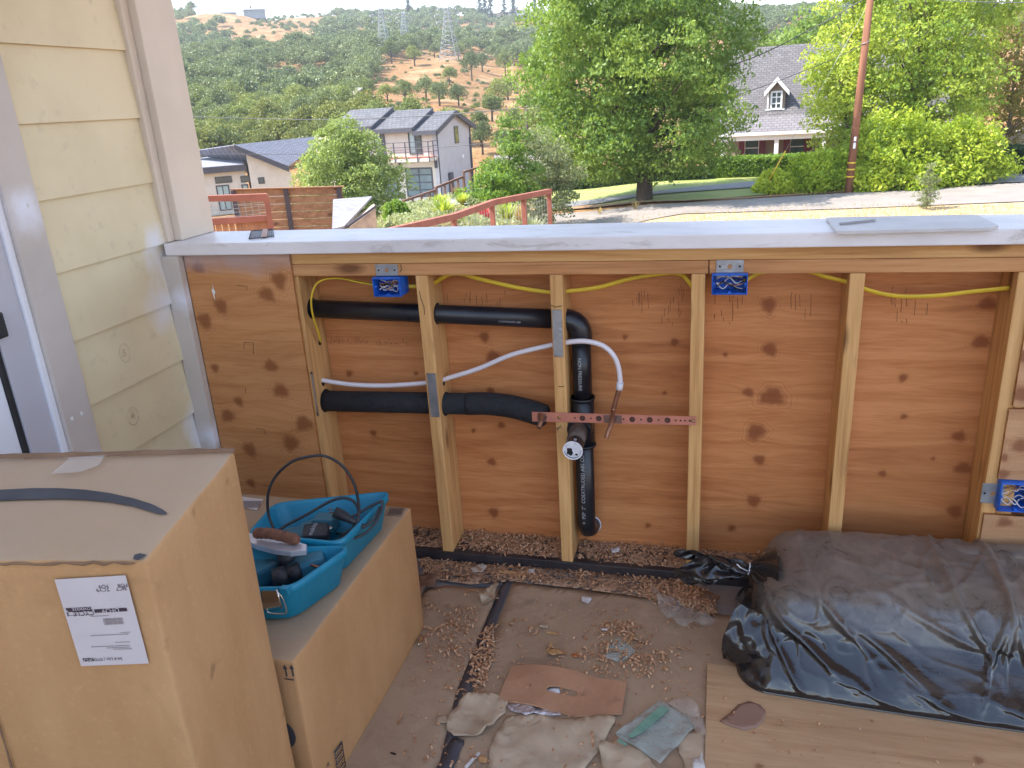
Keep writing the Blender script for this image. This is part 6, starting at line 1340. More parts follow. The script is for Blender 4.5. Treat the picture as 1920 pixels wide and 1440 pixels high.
def window(F, parent, name, px0, py0, px1, py1, w, frame_m, glass_m, fw_=.07, mull=(1, 0), proud=.04, curtain=False):
    (u0, z1), (u1, z0) = F.uz(px0, py0, w), F.uz(px1, py1, w); mb = MB(F.T)
    mb.box(u0, u1, w-proud, w-.002, z0, z0+fw_); mb.box(u0, u1, w-proud, w-.002, z1-fw_, z1); mb.box(u0, u0+fw_, w-proud, w-.003, z0+fw_, z1-fw_); mb.box(u1-fw_, u1, w-proud, w-.003, z0+fw_, z1-fw_)
    for i in range(1, mull[0]+1):
        uu = u0+(u1-u0)*i/(mull[0]+1); mb.box(uu-fw_*.35, uu+fw_*.35, w-proud*.9, w-.004, z0+fw_, z1-fw_)
    for i in range(1, mull[1]+1):
        zz = z0+(z1-z0)*i/(mull[1]+1); mb.box(u0+fw_, u1-fw_, w-proud*.8, w-.005, zz-fw_*.35, zz+fw_*.35)
    f = mb.build(name, frame_m, parent); mb = MB(F.T)
    if mull[0] == 1 and curtain:
        um = (u0+u1)/2; mb.box(u0+.01, um, w-.0105, w-.0065, z0+.01, z1-.01); mb.build('curtain', MAT_CURT, f); mb = MB(F.T); mb.box(um, u1-.01, w-.0105, w-.0065, z0+.01, z1-.01)
    else: mb.box(u0+.01, u1-.01, w-.0105, w-.0065, z0+.01, z1-.01)
    mb.build('pane', glass_m, f); return f

# --- modern two-storey house, corner towards us
A = BG(828, 372, 55); Bp = BG(698, 372, 57.6); fd = Vector([float(c) for c in (A-Bp)]); fd.z = 0; L1 = fd.length; fd.normalize()
class CF(PF):
    def __init__(s, O, u):
        s.O = Vector([float(c) for c in O]); s.u = u.normalized(); s.w = Vector((-s.u.y, s.u.x, 0)); s.T = frame(s.O, s.u, s.w); s.Ti = s.T.inverted()
MF = CF(A, fd)         # x=0 at the near corner, front runs to -x
gd = MF.side(886, 352, 0.0)[0]; GD = max(5.5, min(gd, 9)); print('gable depth', gd, 'front', L1)
eave = MF.uz(823, 241)[1]; pk = MF.side(851, 207, 0.0); peak = pk[1]; print('eave', eave, 'peak', pk)
LW = -9.5
H1 = thing('modern_house', 'two-storey modern grey house with gable end, balcony and two glass garage doors', 'house', A)
mb = MB(MF.T); mb.box(LW, -.0, 0.0, GD, -.6, eave, 0); mb.build('front_wall', MAT_ST1, H1)
ym = GD/2
mb = MB(MF.T); mb.poly([(.012, -.005, -.6), (.012, GD, -.6), (.012, GD, eave), (.012, ym, peak-.12), (.012, -.005, eave)], .3, (1, 0, 0)); mb.build('gable_wall', MAT_ST2, H1)  # gable side: its shade is put into a greyer wall colour
# saw-tooth roof: three stepped roof planes facing the front, each a little lower to the left
mb = MB(MF.T); ov = .45
steps = [(-1.5, .25, 0.0), (-4.6, -1.5, .28), (-8.0, -4.6, .56)]
def ux(px): return MF.uz(px, 225)[0]
for (x0, x1, dz) in steps:
    slab(mb, (x0, -ov, eave-.08+dz*.8), (x1, -ov, eave-.08+dz*.8), (x1, ym, peak+dz*.8), (x0, ym, peak+dz*.8), .16)
slab(mb, (-8.0, GD+ov, eave-.08), (.25, GD+ov, eave-.08), (.25, ym, peak), (-8.0, ym, peak), .16)
rf1 = mb.build('roof', MAT_SH1, H1); uvroof(rf1, MF.T)
mb = MB(MF.T)
for (x0, x1, dz) in steps:
    z0, z1 = eave-.08+dz*.8, peak+dz*.8; mb.hexa([(x1, -ov, z0-.3), (x1+.09, -ov, z0-.3), (x1+.09, ym, z1-.3), (x1, ym, z1-.3), (x1, -ov, z0+.03), (x1+.09, -ov, z0+.03), (x1+.09, ym, z1+.03), (x1, ym, z1+.03)])
    mb.box(x0, x1, -ov-.07, -ov-.002, z0-.28, z0+.01)
z0, z1 = eave-.08, peak
mb.hexa([(.25, ym, z1-.3), (.34, ym, z1-.3), (.34, GD+ov, z0-.3), (.25, GD+ov, z0-.3), (.25, ym, z1+.03), (.34, ym, z1+.03), (.34, GD+ov, z0+.03), (.25, GD+ov, z0+.03)])
mb.build('fascia', MAT_FASC, H1)
window(MF, H1, 'balcony_door', 764, 243, 793, 289, 0, MAT_FASC, MAT_GLASS, .09, (1, 0), curtain=True); window(MF, H1, 'balcony_door', 703, 246, 725, 290, 0, MAT_FASC, MAT_GLASS, .09, (1, 0), curtain=True)
window(MF, H1, 'garage_door', 759, 315, 815, 369, 0, MAT_FASC, MAT_GGL, .10, (1, 3)); window(MF, H1, 'garage_door', 690, 317, 750, 371, 0, MAT_FASC, MAT_GGL, .10, (1, 3))
# balcony
(bu0, bz), (bu1, _) = MF.uz(690, 297), MF.uz(806, 297, -1.2)
mb = MB(MF.T); mb.box(bu0-1, bu1, -1.2, 0, bz-.25, bz-.05); bl = mb.build('balcony', MAT_ST1, H1); mb = MB(MF.T); mb.box(bu0-1, bu1-.05, -1.15, -.01, bz-.045, bz); mb.build('deck_boards', MAT_REDP, bl)
mb = MB(MF.T)
for i in range(9): x = bu1-.03-i*.85; mb.box(x-.03, x+.03, -1.27, -1.21, bz-.3, bz+1.0)
for zz in (.35, .68, .99): mb.box(bu0-1, bu1, -1.26, -1.235, bz+zz-.015, bz+zz+.02)
for zz in (.35, .68, .99): mb.box(bu1-.03, bu1+.0, -1.2, 0, bz+zz-.015, bz+zz+.02)
mb.box(bu1-.04, bu1+.02, -.6, -.54, bz-.3, bz+1.0); mb.build('railing', MAT_FASC, bl)
for (x, y) in ((751, 310), (818, 308)):
    u, z = MF.uz(x, y); mb = MB(MF.T); mb.box(u-.08, u+.08, -.14, -.003, z-.24, z+.24, .02); mb.build('wall_lamp', MAT_FASC, H1)
# gable window, pipes
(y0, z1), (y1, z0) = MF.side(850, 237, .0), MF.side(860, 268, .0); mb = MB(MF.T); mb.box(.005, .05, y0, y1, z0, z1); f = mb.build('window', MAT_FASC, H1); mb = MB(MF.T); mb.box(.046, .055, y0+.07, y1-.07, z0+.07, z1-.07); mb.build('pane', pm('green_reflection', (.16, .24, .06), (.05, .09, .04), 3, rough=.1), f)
y_, z_ = MF.side(879, 257, 0)
for q_ in ([(.06, -.02, -.6), (.06, -.02, eave-.1)], [(.06, GD-.1, -.6), (.06, GD-.1, eave-.1)], [(.05, y_, z_), (.05, y_, z_-4)]): MB(MF.T).tube(q_, .045, 8).build('downpipe', MAT_FASC, H1)
y_, z_ = MF.side(866, 293, 0); mb = MB(MF.T); mb.box(.012, .12, y_-.12, y_+.12, z_-.12, z_+.12, .02); mb.build('vent_box', MAT_WTRIM, H1)
y_, z_ = MF.side(843, 329, 0); mb = MB(MF.T); mb.box(.012, .2, y_-.25, y_+.25, z_-1.2, z_+.2, .02); mb.build('meter_box', MAT_FASC, H1)
mb = MB(MF.T); u, z = MF.uz(752, 328); mb.box(u-.22, u+.22, -.012, -.003, z-.06, z+.06); mb.build('number_plate', MAT_WTRIM, H1)

# --- low left wing
WF = PF(430, 372, 62)
H2 = thing('low_house', 'low cream house with flat dark-edged roof and a steep shed roof, left of the tree', 'house', WF.O)
gl = lambda x, y, w=0: WF.uz(x, y, w)
u0, zb0 = gl(380, 400); u1, _ = gl(472, 400); _, zt = gl(425, 322)
mb = MB(WF.T); mb.box(u0-2, u1, 0, 6, -1.6, zt); mb.build('wall', MAT_ST1, H2)
mb = MB(WF.T); mb.box(u0-2.3, u1+.1, -.5, 6.2, zt, zt+.42); mb.build('roof_edge', MAT_FASC, H2)
mb = MB(WF.T); slab(mb, (u0-2.3, -.5, zt+.45), (u1, -.5, zt+.45), (u1, 6, zt+1.0), (u0-2.3, 6, zt+.7), .03); uvroof(mb.build('flat_roof', pm('pale_roofing', (.27, .28, .33), (.23, .24, .29), 3, rough=.8), H2), WF.T)
# block with the shed roof
ua, za_ = gl(462, 290, -.6); ub, zb1 = gl(545, 320, -.6)
mb = MB(WF.T); mb.poly([(ua, -.6, -1.6), (ub, -.6, -1.6), (ub, -.6, zb1-.1), (ua, -.6, za_)], 6, (0, -1, 0)); mb.build('tall_wall', MAT_ST1, H2)
pt = gl(439, 274, -1.2); pr = gl(541, 314, -1.2); b1 = gl(560, 261, 5.5)
mb = MB(WF.T); slab(mb, (pt[0], -1.2, pt[1]+.1), (pr[0], -1.2, pr[1]+.1), (b1[0]+2.5, 5.5, b1[1]+.15), (b1[0]-9.0, 5.5, b1[1]-.35), .06); uvroof(mb.build('shed_roof', shingle('pale_shingles', (.24, .25, .30), (.19, .195, .235)), H2), WF.T)
mb = MB(WF.T); mb.hexa([(pt[0], -1.28, pt[1]-.22), (pr[0], -1.28, pr[1]-.32), (pr[0], -1.2, pr[1]-.32), (pt[0], -1.2, pt[1]-.22), (pt[0], -1.28, pt[1]+.1), (pr[0], -1.28, pr[1]+.1), (pr[0], -1.2, pr[1]+.1), (pt[0], -1.2, pt[1]+.1)]); mb.build('fascia', MAT_FASC, H2)
for q in ((402, 332, 436, 342), (450, 330, 470, 341)): window(WF, H2, 'clerestory', *q, 0, MAT_FASC, MAT_GLASS, .06, (0, 0))
window(WF, H2, 'clerestory', 483, 333, 497, 344, -.6, MAT_FASC, MAT_GLASS, .06, (0, 0))
window(WF, H2, 'window', 404, 348, 437, 393, 0, MAT_FASC, MAT_CURT, .09, (1, 0)); window(WF, H2, 'window', 452, 346, 471, 380, 0, MAT_FASC, MAT_CURT, .09, (0, 0))

# --- shed with grey roof near the slat fence
SF = PF(680, 420, 15)
S_ = thing('garden_shed', 'small shed with a weathered silver-grey sloping roof below the slat fence', 'shed', SF.O)
u0, z0 = SF.uz(643, 424); u1, z1 = SF.uz(703, 382); mb = MB(SF.T)
slab(mb, (u0-.2, 0, z0-.03), (u0+.02, 0, z0-.0), (u1-.02, 1.2, z1+.02), (u0-.15, 1.2, z1+.02), .04); mb.build('roof', pm('weathered_roofing', (.30, .30, .33), (.20, .19, .21), 5, stretch=(1, 4, 1), rough=.7), S_)
p = [SF.uz(x, y) for x, y in ((652, 428), (704, 391), (706, 384), (650, 424))]; mb = MB(SF.T); mb.poly([(a, .02, b) for a, b in p], .05, (0, -1, 0)); mb.build('roof_trim', MAT_FASC, S_)
p = [SF.uz(x, y) for x, y in ((654, 428), (704, 392), (709, 440), (660, 450))]; mb = MB(SF.T); mb.poly([(a, .04, b) for a, b in p], .9, (0, -1, 0)); mb.build('wall', pm('shed_boards', (.50, .38, .26), (.30, .22, .17), 5, rough=.8), S_)

# --- grey-roofed house at the right
RF = PF(1480, 300, 50)
H3 = thing('shingle_house', 'house with steep brown-grey shingle roof, dormers and white-columned porch', 'house', RF.O)
g3 = lambda x, y, w=0: RF.uz(x, y, w)
ue0, ze = g3(1365, 253); ue1 = g3(1820, 236)[0]; ze = g3(1480, 246)[1]; zr = g3(1480, 84, 6.2)[1]; zm = g3(1480, 216, 1.6)[1]; zbase = -1.6
ul = g3(1330, 250)[0]
mb = MB(RF.T); mb.box(ul+.4, ue1-.4, 1.8, 10, zbase, ze+.1); mb.build('wall', MAT_BRICK, H3)
mb = MB(RF.T); slab(mb, (ul, 1.6, zm), (ue1, 1.6, zm), (ue1-.0, 6.2, zr), (ul, 6.2, zr), .12); slab(mb, (ul, 11, zm-.6), (ue1, 11, zm-.6), (ue1, 6.2, zr), (ul, 6.2, zr), .12); uvroof(mb.build('roof', MAT_SH2, H3), RF.T)
mb = MB(RF.T); slab(mb, (ul, -.3, ze), (ue1, -.3, ze), (ue1, 1.62, zm+.01), (ul, 1.62, zm+.01), .08); uvroof(mb.build('porch_roof', MAT_SH3, H3), RF.T)
mb = MB(RF.T); mb.box(ul, ue1, -.42, -.302, ze-.16, ze+.02, .02); mb.box(ul, ue1, -.28, -.1, ze-.42, ze-.17); mb.build('gutter', MAT_WTRIM, H3)
mb = MB(RF.T); mb.poly([(ul+.3, 1.7, zm-.15), (ul+.3, 10.4, zm-.15), (ul+.3, 6.2, zr-.15)], .3, (-1, 0, 0)); mb.poly([(ue1-.3, 1.7, zm-.15), (ue1-.3, 10.4, zm-.15), (ue1-.3, 6.2, zr-.15)], .3, (1, 0, 0)); mb.build('gable', MAT_BRICK, H3)
for (xa_, xb_) in ((1452, 1460), (1540, 1548), (1640, 1648), (1352, 1360)):
    a0 = g3(xa_, 270)[0]; a1 = g3(xb_, 270)[0]; mb = MB(RF.T); mb.box(a0, a1, -.25, .05, zbase, ze-.42, .01); mb.build('porch_column', MAT_WTRIM, H3)
for (x0, x1, y0, y1, s0, s1) in ((1396, 1423, 256, 299, (1386, 1395), (1424, 1434)), (1481, 1510, 253, 296, (1470, 1480), (1508.5, 1520)), (1590, 1618, 250, 293, (1579, 1589), (1619, 1629))):
    window(RF, H3, 'window', x0, y0, x1, y1, 1.8, MAT_WTRIM, MAT_GLASS, .07, (0, 1))
    for sx in (s0, s1): 
        (a0, t1), (a1, t0) = g3(sx[0], y0, 1.8), g3(sx[1], y1, 1.8); mb = MB(RF.T); mb.box(a0, a1, 1.72, 1.797, t0, t1, .01); mb.build('shutter', MAT_SHUT, H3)
mb = MB(RF.T); mb.box(ul, ue1, -.3, 1.8, zbase-.3, zbase+.05); mb.build('porch_floor', MAT_BRICK, H3)
def dormer(xl, xr, yb, ye, yp, win):
    """front of the dormer stands on the roof slope; its own small gable roof runs back into it"""
    w = 1.95; (a0, b0), (a1, _) = g3(xl, yb, w), g3(xr, yb, w); e = g3((xl+xr)/2, ye, w)[1]; p_ = g3((xl+xr)/2, yp, w)[1]; mid = (a0+a1)/2
    mb = MB(RF.T); mb.poly([(a0, w, b0), (a1, w, b0), (a1, w, e), (mid, w, p_-.1), (a0, w, e)], 2.6, (0, -1, 0)); d = mb.build('dormer', MAT_BRICK, H3)
    mb = MB(RF.T); o_ = .22
    slab(mb, (a0-o_, w-.2, e-.12), (mid, w-.2, p_+.05), (mid, w+3.6, p_+.05), (a0-o_, w+3.6, e-.12), .1); slab(mb, (mid, w-.2, p_+.05), (a1+o_, w-.2, e-.12), (a1+o_, w+3.6, e-.12), (mid, w+3.6, p_+.05), .1); uvroof(mb.build('dormer_roof', MAT_SH2, d), RF.T)
    mb = MB(RF.T)
    for s, xx in ((-1, a0-o_), (1, a1+o_)): mb.hexa([(xx, w-.27, e-.36), (mid, w-.27, p_-.19), (mid, w-.203, p_-.19), (xx, w-.203, e-.36), (xx, w-.27, e-.1), (mid, w-.27, p_+.08), (mid, w-.203, p_+.08), (xx, w-.203, e-.1)])
    mb.box(a0-.04, a0+.05, w-.05, w-.003, b0, e); mb.box(a0-.12, a1, w-.06, w-.004, b0-.04, b0+.03); mb.build('bargeboard', MAT_WTRIM, d)
    window(RF, H3, 'dormer_window', *win, w, MAT_WTRIM, MAT_GLASS, .10, (1, 2), .07)
dormer(1439, 1471, 206, 168, 147, (1445.5, 171, 1466, 205)); dormer(1572, 1604, 198, 160, 139, (1579, 163, 1599, 197))
u, z = g3(1509, 172, 3.4); mb = MB(RF.T); mb.tube([(u, 3.4, z-.2), (u, 3.4, z+.5)], .05, 8); mb.build('roof_vent', MAT_FASC, H3)
# tall gable wing of the same street seen through the tree, and the pale shed at the edge
GF = PF(1800, 120, 62); u0, zt_ = GF.uz(1790, 60); u1, zb2 = GF.uz(1822, 250)
T3 = thing('grey_house', 'grey gabled house mostly hidden behind the yellow-green tree', 'house', GF.O); mb = MB(GF.T); zz = GF.uz(1800, 310)[1]
mb.box(u0-2.5, u1, 0, 6, zz, GF.uz(1800, 130)[1]); mb.build('wall', MAT_ST2, T3); mb = MB(GF.T); zt2 = GF.uz(1800, 130)[1]; slab(mb, (u0-3, -.5, zt2-.2), (u1+.5, -.5, zt2-.2), (u1+.5, 3, zt2+2.4), (u0-3, 3, zt2+2.4), .15); slab(mb, (u0-3, 6.5, zt2-.2), (u1+.5, 6.5, zt2-.2), (u1+.5, 3, zt2+2.4), (u0-3, 3, zt2+2.4), .15); uvroof(mb.build('roof', MAT_SH1, T3), GF.T)
EF = PF(1880, 315, 48); u0, z1 = EF.uz(1850, 285); u1, _ = EF.uz(2000, 285)
T4 = thing('pale_outbuilding', 'pale cream outbuilding half hidden at the right frame edge', 'building', EF.O); mb = MB(EF.T); zz = EF.uz(1870, 268)[1]; mb.poly([(u0, 0, -.4), (u1, 0, -.4), (u1, 0, zz+1.2), (u0+1.2, 0, zz+.4), (u0, 0, z1-.3)], 4, (0, -1, 0)); mb.build('wall', pm('cream_stucco', (.62, .54, .46), rough=.8), T4)
mb = MB(EF.T); uu, z_ = EF.uz(1860, 295); mb.tube([(uu, -.05, -.4), (uu, -.05, z_+.2)], .04, 6); mb.build('downpipe', MAT_FASC, T4)

# --- silver car behind the shrubs
CFr = PF(1668, 300, 42, .3); cr = thing('parked_car', 'silver car glimpsed through the shrubs right of the utility pole', 'car', CFr.O)
P0 = onr(1668, 42); T = Matrix.Translation(Vector([float(c) for c in P0])) @ Matrix.Rotation(math.atan2(CFr.u.y, CFr.u.x), 4, 'Z'); cr.location = Vector([float(c) for c in P0])
MAT_CAR = pm('silver_paint', (.62, .64, .68), rough=.25, metal=.4); sec = [(-2.2, .45), (-2.25, .8), (-2.0, .95), (-1.3, 1.05), (-.6, 1.48), (.7, 1.5), (1.5, 1.05), (2.15, .98), (2.25, .7), (2.2, .35)]
mb = MB(T); mb.poly([(x, -.85, z) for x, z in sec], 1.7, (0, -1, 0)); mb.build('body', MAT_CAR, cr)
mb = MB(T); mb.poly([(-1.15, -.862, 1.06), (-.55, -.862, 1.4), (.62, -.862, 1.42), (1.3, -.862, 1.06)], .01, (0, -1, 0)); mb.build('side_window', MAT_GLASS, cr)
for x in (-1.4, 1.4):
    for y in (-.86, .86):
        mb = MB(T); mb.tube([(x, y-.1, .33), (x, y+.1, .33)], .33, 18); wh = mb.build('wheel', MAT_GASKET, cr); mb = MB(T); mb.tube([(x, y-.11, .33), (x, y-.1, .33)], .2, 14); mb.build('rim', MAT_STEEL, wh)

# --- utility pole, guy wire, second pole
PB = onr(1608, 36.3); pt_ = BG(1640, -60, 36.3); pt_[0:2] = PB[0:2]+(pt_[0:2]-PB[0:2])*.9
UP = thing('utility_pole', 'brown wooden utility pole with three yellow bands, standing by the road', 'pole', PB)
MB().tube([PB+np.array([0, 0, -.3]), PB+(pt_-PB)*.5, pt_], [.165, .145, .125], 20).build('pole', pm('pole_wood', (.27, .115, .06), (.17, .07, .04), 7, stretch=(1, 1, .08), rough=.85, bump=.4), UP)
def onpole(py):
    lo, hi = 0.0, 1.0
    for _ in range(30):
        mid = (lo+hi)/2
        if PX(PB+(pt_-PB)*mid)[1] > py: lo = mid
        else: hi = mid
    return PB+(pt_-PB)*lo
for y in (305, 317.5, 331): q = onpole(y); MB().tube([q+np.array([0, 0, -.03]), q+np.array([0, 0, .03])], .168, 20).build('yellow_band', MAT_YEL, UP)
for y0, y1 in ((256, 264), (267, 278)):
    a, b = onpole(y0), onpole(y1); dv = (CAM-a); dv[2] = 0; dv /= np.linalg.norm(dv); sdv = np.array([dv[1], -dv[0], 0]); mb = MB(); c1, c2 = a+dv*.175-sdv*.03, b+dv*.175-sdv*.03; mb.hexa([c2-sdv*.045, c2+sdv*.045, c2+sdv*.045-dv*.03, c2-sdv*.045-dv*.03, c1-sdv*.045, c1+sdv*.045, c1+sdv*.045-dv*.03, c1-sdv*.045-dv*.03]); mb.build('tag', MAT_WTRIM, UP)
q = onpole(80); MB().tube([q+np.array([math.cos(t)*.16, math.sin(t)*.16, .06*math.cos(t)]) for t in np.linspace(0, 6.283, 20)], .012, 6).build('hoop', MAT_STEEL, UP)
GB = onr(1437, 36.8); gt = onpole(2); gw = thing('guy_wire', 'slanting guy wire with a yellow plastic guard, left of the utility pole', 'wire', GB)
MB().tube([GB, gt], .007, 6).build('wire', MAT_WIREM, gw)
def lerp_py(a, b, py):
    lo, hi = 0.0, 1.0
    for _ in range(30):
        mid = (lo+hi)/2
        if PX(a+(b-a)*mid)[1] > py: lo = mid
        else: hi = mid
    return a+(b-a)*lo
MB().tube([GB, lerp_py(GB, gt, 283)], .032, 8).build('yellow_guard', MAT_YEL, gw)
P2 = onr(986, 88); tp2 = BG(987, 205, 88); tp2[:2] = P2[:2]
MB().tube([P2, tp2], .13, 8).build('distant_pole', MAT_BARK); bpy.context.view_layer.update(); tag(bpy.data.objects['distant_pole'], 'dark distant utility pole rising behind the white fence', 'pole')
def wire(name, label, pts, r, mat=MAT_WIRE):
    q = [BG(x, y, rr) for x, y, rr in pts]; o = MB().tube(curve_pts(q, 6), r, 5, cap=False).build(name, mat); return tag(o, label, 'wire', 'overhead wires')
wire('overhead_wire', 'upper overhead wire crossing the hillside, roof and shade tree to the pole', [(300, 216, 52), (365, 219, 50), (500, 223, 48), (660, 224, 45), (860, 213, 42), (1030, 196, 40), (1150, 181, 39), (1280, 147, 38), (1407, 110, 37), (1530, 50, 36.6), (1637, -12, 36.3)], .022)
wire('overhead_wire', 'lower thin overhead wire crossing the grey house wall and shade tree', [(300, 288, 50), (365, 289, 49), (640, 288, 46), (807, 277, 43), (890, 271, 42), (1090, 245, 40), (1280, 204, 38), (1407, 170, 37), (1533, 123, 36.6), (1632, 78, 36.3)], .014)
wire('overhead_wire', 'short high wire in the top right corner', [(1636, -12, 36.3), (1760, 0, 33), (1850, 4, 31), (1960, 5, 29)], .014)
# pipe fence / white fence behind
FF = PF(970, 330, 70); u0, z1 = FF.uz(928, 291); u1, _ = FF.uz(1030, 291); _, z0 = FF.uz(970, 325); o = thing('white_fence', 'white panel fence behind the shrubs, left of the shade tree', 'fence', FF.O)
mb = MB(FF.T); mb.box(u0, u1+2, 0, .05, z0-1, z1-.06); mb.build('panel', MAT_WTRIM, o); mb = MB(FF.T)
for i in range(5): x = u0+i*(u1-u0+2)/4; mb.box(x-.06, x+.06, -.04, -.002, z0-1, z1)
mb.build('fence_post', MAT_WTRIM, o)

# --- slat fence at the left
LF = PF(540, 400, 17, .0)
a = LF.uz(437, 356); b = LF.uz(641, 351); sl_ = thing('slat_fence', 'brown horizontal slat fence with dark posts behind the red gate', 'fence', LF.O)
mb = MB(LF.T); nb = 8; hgt = .142; gap = .012
for i in range(11):
    mb.hexa([(a[0], 0, a[1]-(i+1)*(hgt+gap)+gap), (b[0], 0, b[1]-(i+1)*(hgt+gap)+gap), (b[0], .03, b[1]-(i+1)*(hgt+gap)+gap), (a[0], .03, a[1]-(i+1)*(hgt+gap)+gap), (a[0], 0, a[1]-i*(hgt+gap)), (b[0], 0, b[1]-i*(hgt+gap)), (b[0], .03, b[1]-i*(hgt+gap)), (a[0], .03, a[1]-i*(hgt+gap))])
mb.build('slats', MAT_SLAT, sl_)
for px_ in (437, 535, 634):
    u = LF.uz(px_+3, 375)[0]; zt_ = a[1]+(b[1]-a[1])*(u-a[0])/(b[0]-a[0]); mb = MB(LF.T); mb.box(u-.045, u+.05, -.05, -.002, zt_-2.4, zt_-.01); mb.build('post', MAT_POSTD, sl_)
mb = MB(LF.T); mb.hexa([(a[0]-.05, -.06, a[1]+.002), (b[0]+.05, -.06, b[1]+.002), (b[0]+.05, .06, b[1]+.002), (a[0]-.05, .06, a[1]+.002), (a[0]-.05, -.06, a[1]+.022), (b[0]+.05, -.06, b[1]+.022), (b[0]+.05, .06, b[1]+.022), (a[0]-.05, .06, a[1]+.022)]); mb.build('fence_cap', MAT_SLAT, sl_)
# --- red gate / guard
RG = PF(450, 400, 9.5); rg_o = thing('red_guard_rail', 'red-painted rail with wire infill and vertical boards behind the corner post', 'railing', RG.O)
q = lambda x, y: RG.uz(x, y)
mb = MB(RG.T)
(u0, z0), (u1, z1) = q(380, 367), q(500, 363); (_, z2), (_, z3) = q(380, 378), q(500, 376)
mb.hexa([(u0, -.04, z2), (u1, -.04, z3), (u1, .04, z3), (u0, .04, z2), (u0, -.04, z0), (u1, -.04, z1), (u1, .04, z1), (u0, .04, z0)]); mb.build('top_rail', MAT_REDP, rg_o)
(_, z0), (_, z1), (_, z2), (_, z3) = q(380, 411), q(500, 404), q(380, 423), q(500, 414); mb = MB(RG.T); mb.hexa([(u0, -.035, z2), (u1, -.035, z3), (u1, .035, z3), (u0, .035, z2), (u0, -.035, z0), (u1, -.035, z1), (u1, .035, z1), (u0, .035, z0)]); mb.build('lower_rail', MAT_REDP, rg_o)
ua_ = q(494, 370)[0]; ub_ = q(504, 370)[0]; mb = MB(RG.T); mb.box(ua_, ub_, -.045, .045, q(498, 470)[1], q(498, 366)[1]); mb.build('post', MAT_REDP, rg_o)
mb = MB(RG.T); n_ = 9
for i in range(n_): x = u0+i*(ua_-u0)/n_; mb.box(x+.004, x+(ua_-u0)/n_-.004, .036, .055, q(440, 470)[1], z0-.04)
mb.build('boards', wood('fence_boards', (.50, .27, .16), (.42, .20, .11), (.3, .13, .07), 2, .3, gs=.5), rg_o)
mb = MB(RG.T)
for i in range(9): x = u0+i*(ua_-u0)/9; mb.box(x-.002, x+.002, -.002, .002, z0-.02, q(450, 376)[1])
for i in range(4): zz = z0+i*(q(450, 376)[1]-z0)/4; mb.box(u0, ua_, -.002, .002, zz-.002, zz+.002)
mb.build('wire_infill', MAT_WIREM, rg_o)

MAT_RBP = pm('dark_redwood_paint', (.20, .10, .07), (.15, .075, .055), 6, rough=.7)
# --- wire-mesh railings stepping down the garden
def railing(label, top, posts, rw, meshed, mat, drop, gname='red-brown garden railings'):
    """top: (px, py, range) polyline; posts at given columns"""
    P = [BG(*t) for t in top]; o = thing('garden_railing', label, 'railing', (P[0][0], P[0][1], P[0][2]-1), gname)
    pxs = [t[0] for t in top]
    for i in range(len(P)-1):
        a, b = Vector([float(c) for c in P[i]]), Vector([float(c) for c in P[i+1]]); d = (b-a); L = d.length; s = Vector((-d.y, d.x, 0)).normalized()*rw*.5; t = Vector((0, 0, -rw)); mb = MB()
        mb.hexa([a-s+t, b-s+t, b+s+t, a+s+t, a-s, b-s, b+s, a+s]); mb.build('top_rail', mat, o)
    res = []
    for px_ in posts:
        i = max(0, min(len(P)-2, int(np.searchsorted(pxs, px_)-1))); lo, hi = 0., 1.
        for _ in range(30):
            mid = (lo+hi)/2
            if PX(P[i]+(P[i+1]-P[i])*mid)[0] < px_: lo = mid
            else: hi = mid
        p = P[i]+(P[i+1]-P[i])*lo; res.append(p); w_ = rw*.42; mb = MB(); mb.box(p[0]-w_, p[0]+w_, p[1]-w_, p[1]+w_, p[2]-drop, p[2]-rw*.98); mb.build('post', mat, o)
    if meshed:
        for a, b in zip(res[:-1], res[1:]):
            mb = MB(); n = int(np.linalg.norm(b-a)/.10)
            for i in range(1, n):
                p = a+(b-a)*i/n; mb.box(p[0]-.0025, p[0]+.0025, p[1]-.0025, p[1]+.0025, p[2]-drop*.9, p[2]-rw)
            for j in range(1, 9):
                z = rw+j*.1; mb.tube([a-np.array([0, 0, z]), b-np.array([0, 0, z])], .0025, 4)
            mb.build('wire_mesh', MAT_WIREM, o)
    return o
railing('nearer red-brown railing with wire mesh, rising to an end post', [(700, 434, 10.2), (850, 400.5, 13), (925, 374, 14.4), (1031, 354, 16.2)], (725, 770, 850, 921, 981, 1029), .10, True, MAT_REDP, 1.1)
railing('farther stepped railing beside the grey gable house', [(755, 375, 25), (815, 355, 26.5), (815.5, 352, 26.5)], (757, 773, 790, 805, 816), .07, False, MAT_RBP, 1.0)
railing('middle step of the farther railing, below the gable wall', [(816, 350, 26.6), (868, 329.5, 29), (868.5, 327, 29)], (818, 833, 846, 858, 868), .07, False, MAT_RBP, 1.0)
railing('top step of the farther railing, ending at the orange plant', [(868, 321, 29.1), (926, 303, 32)], (869, 881, 892, 903, 913, 925), .07, False, MAT_RBP, 1.05)

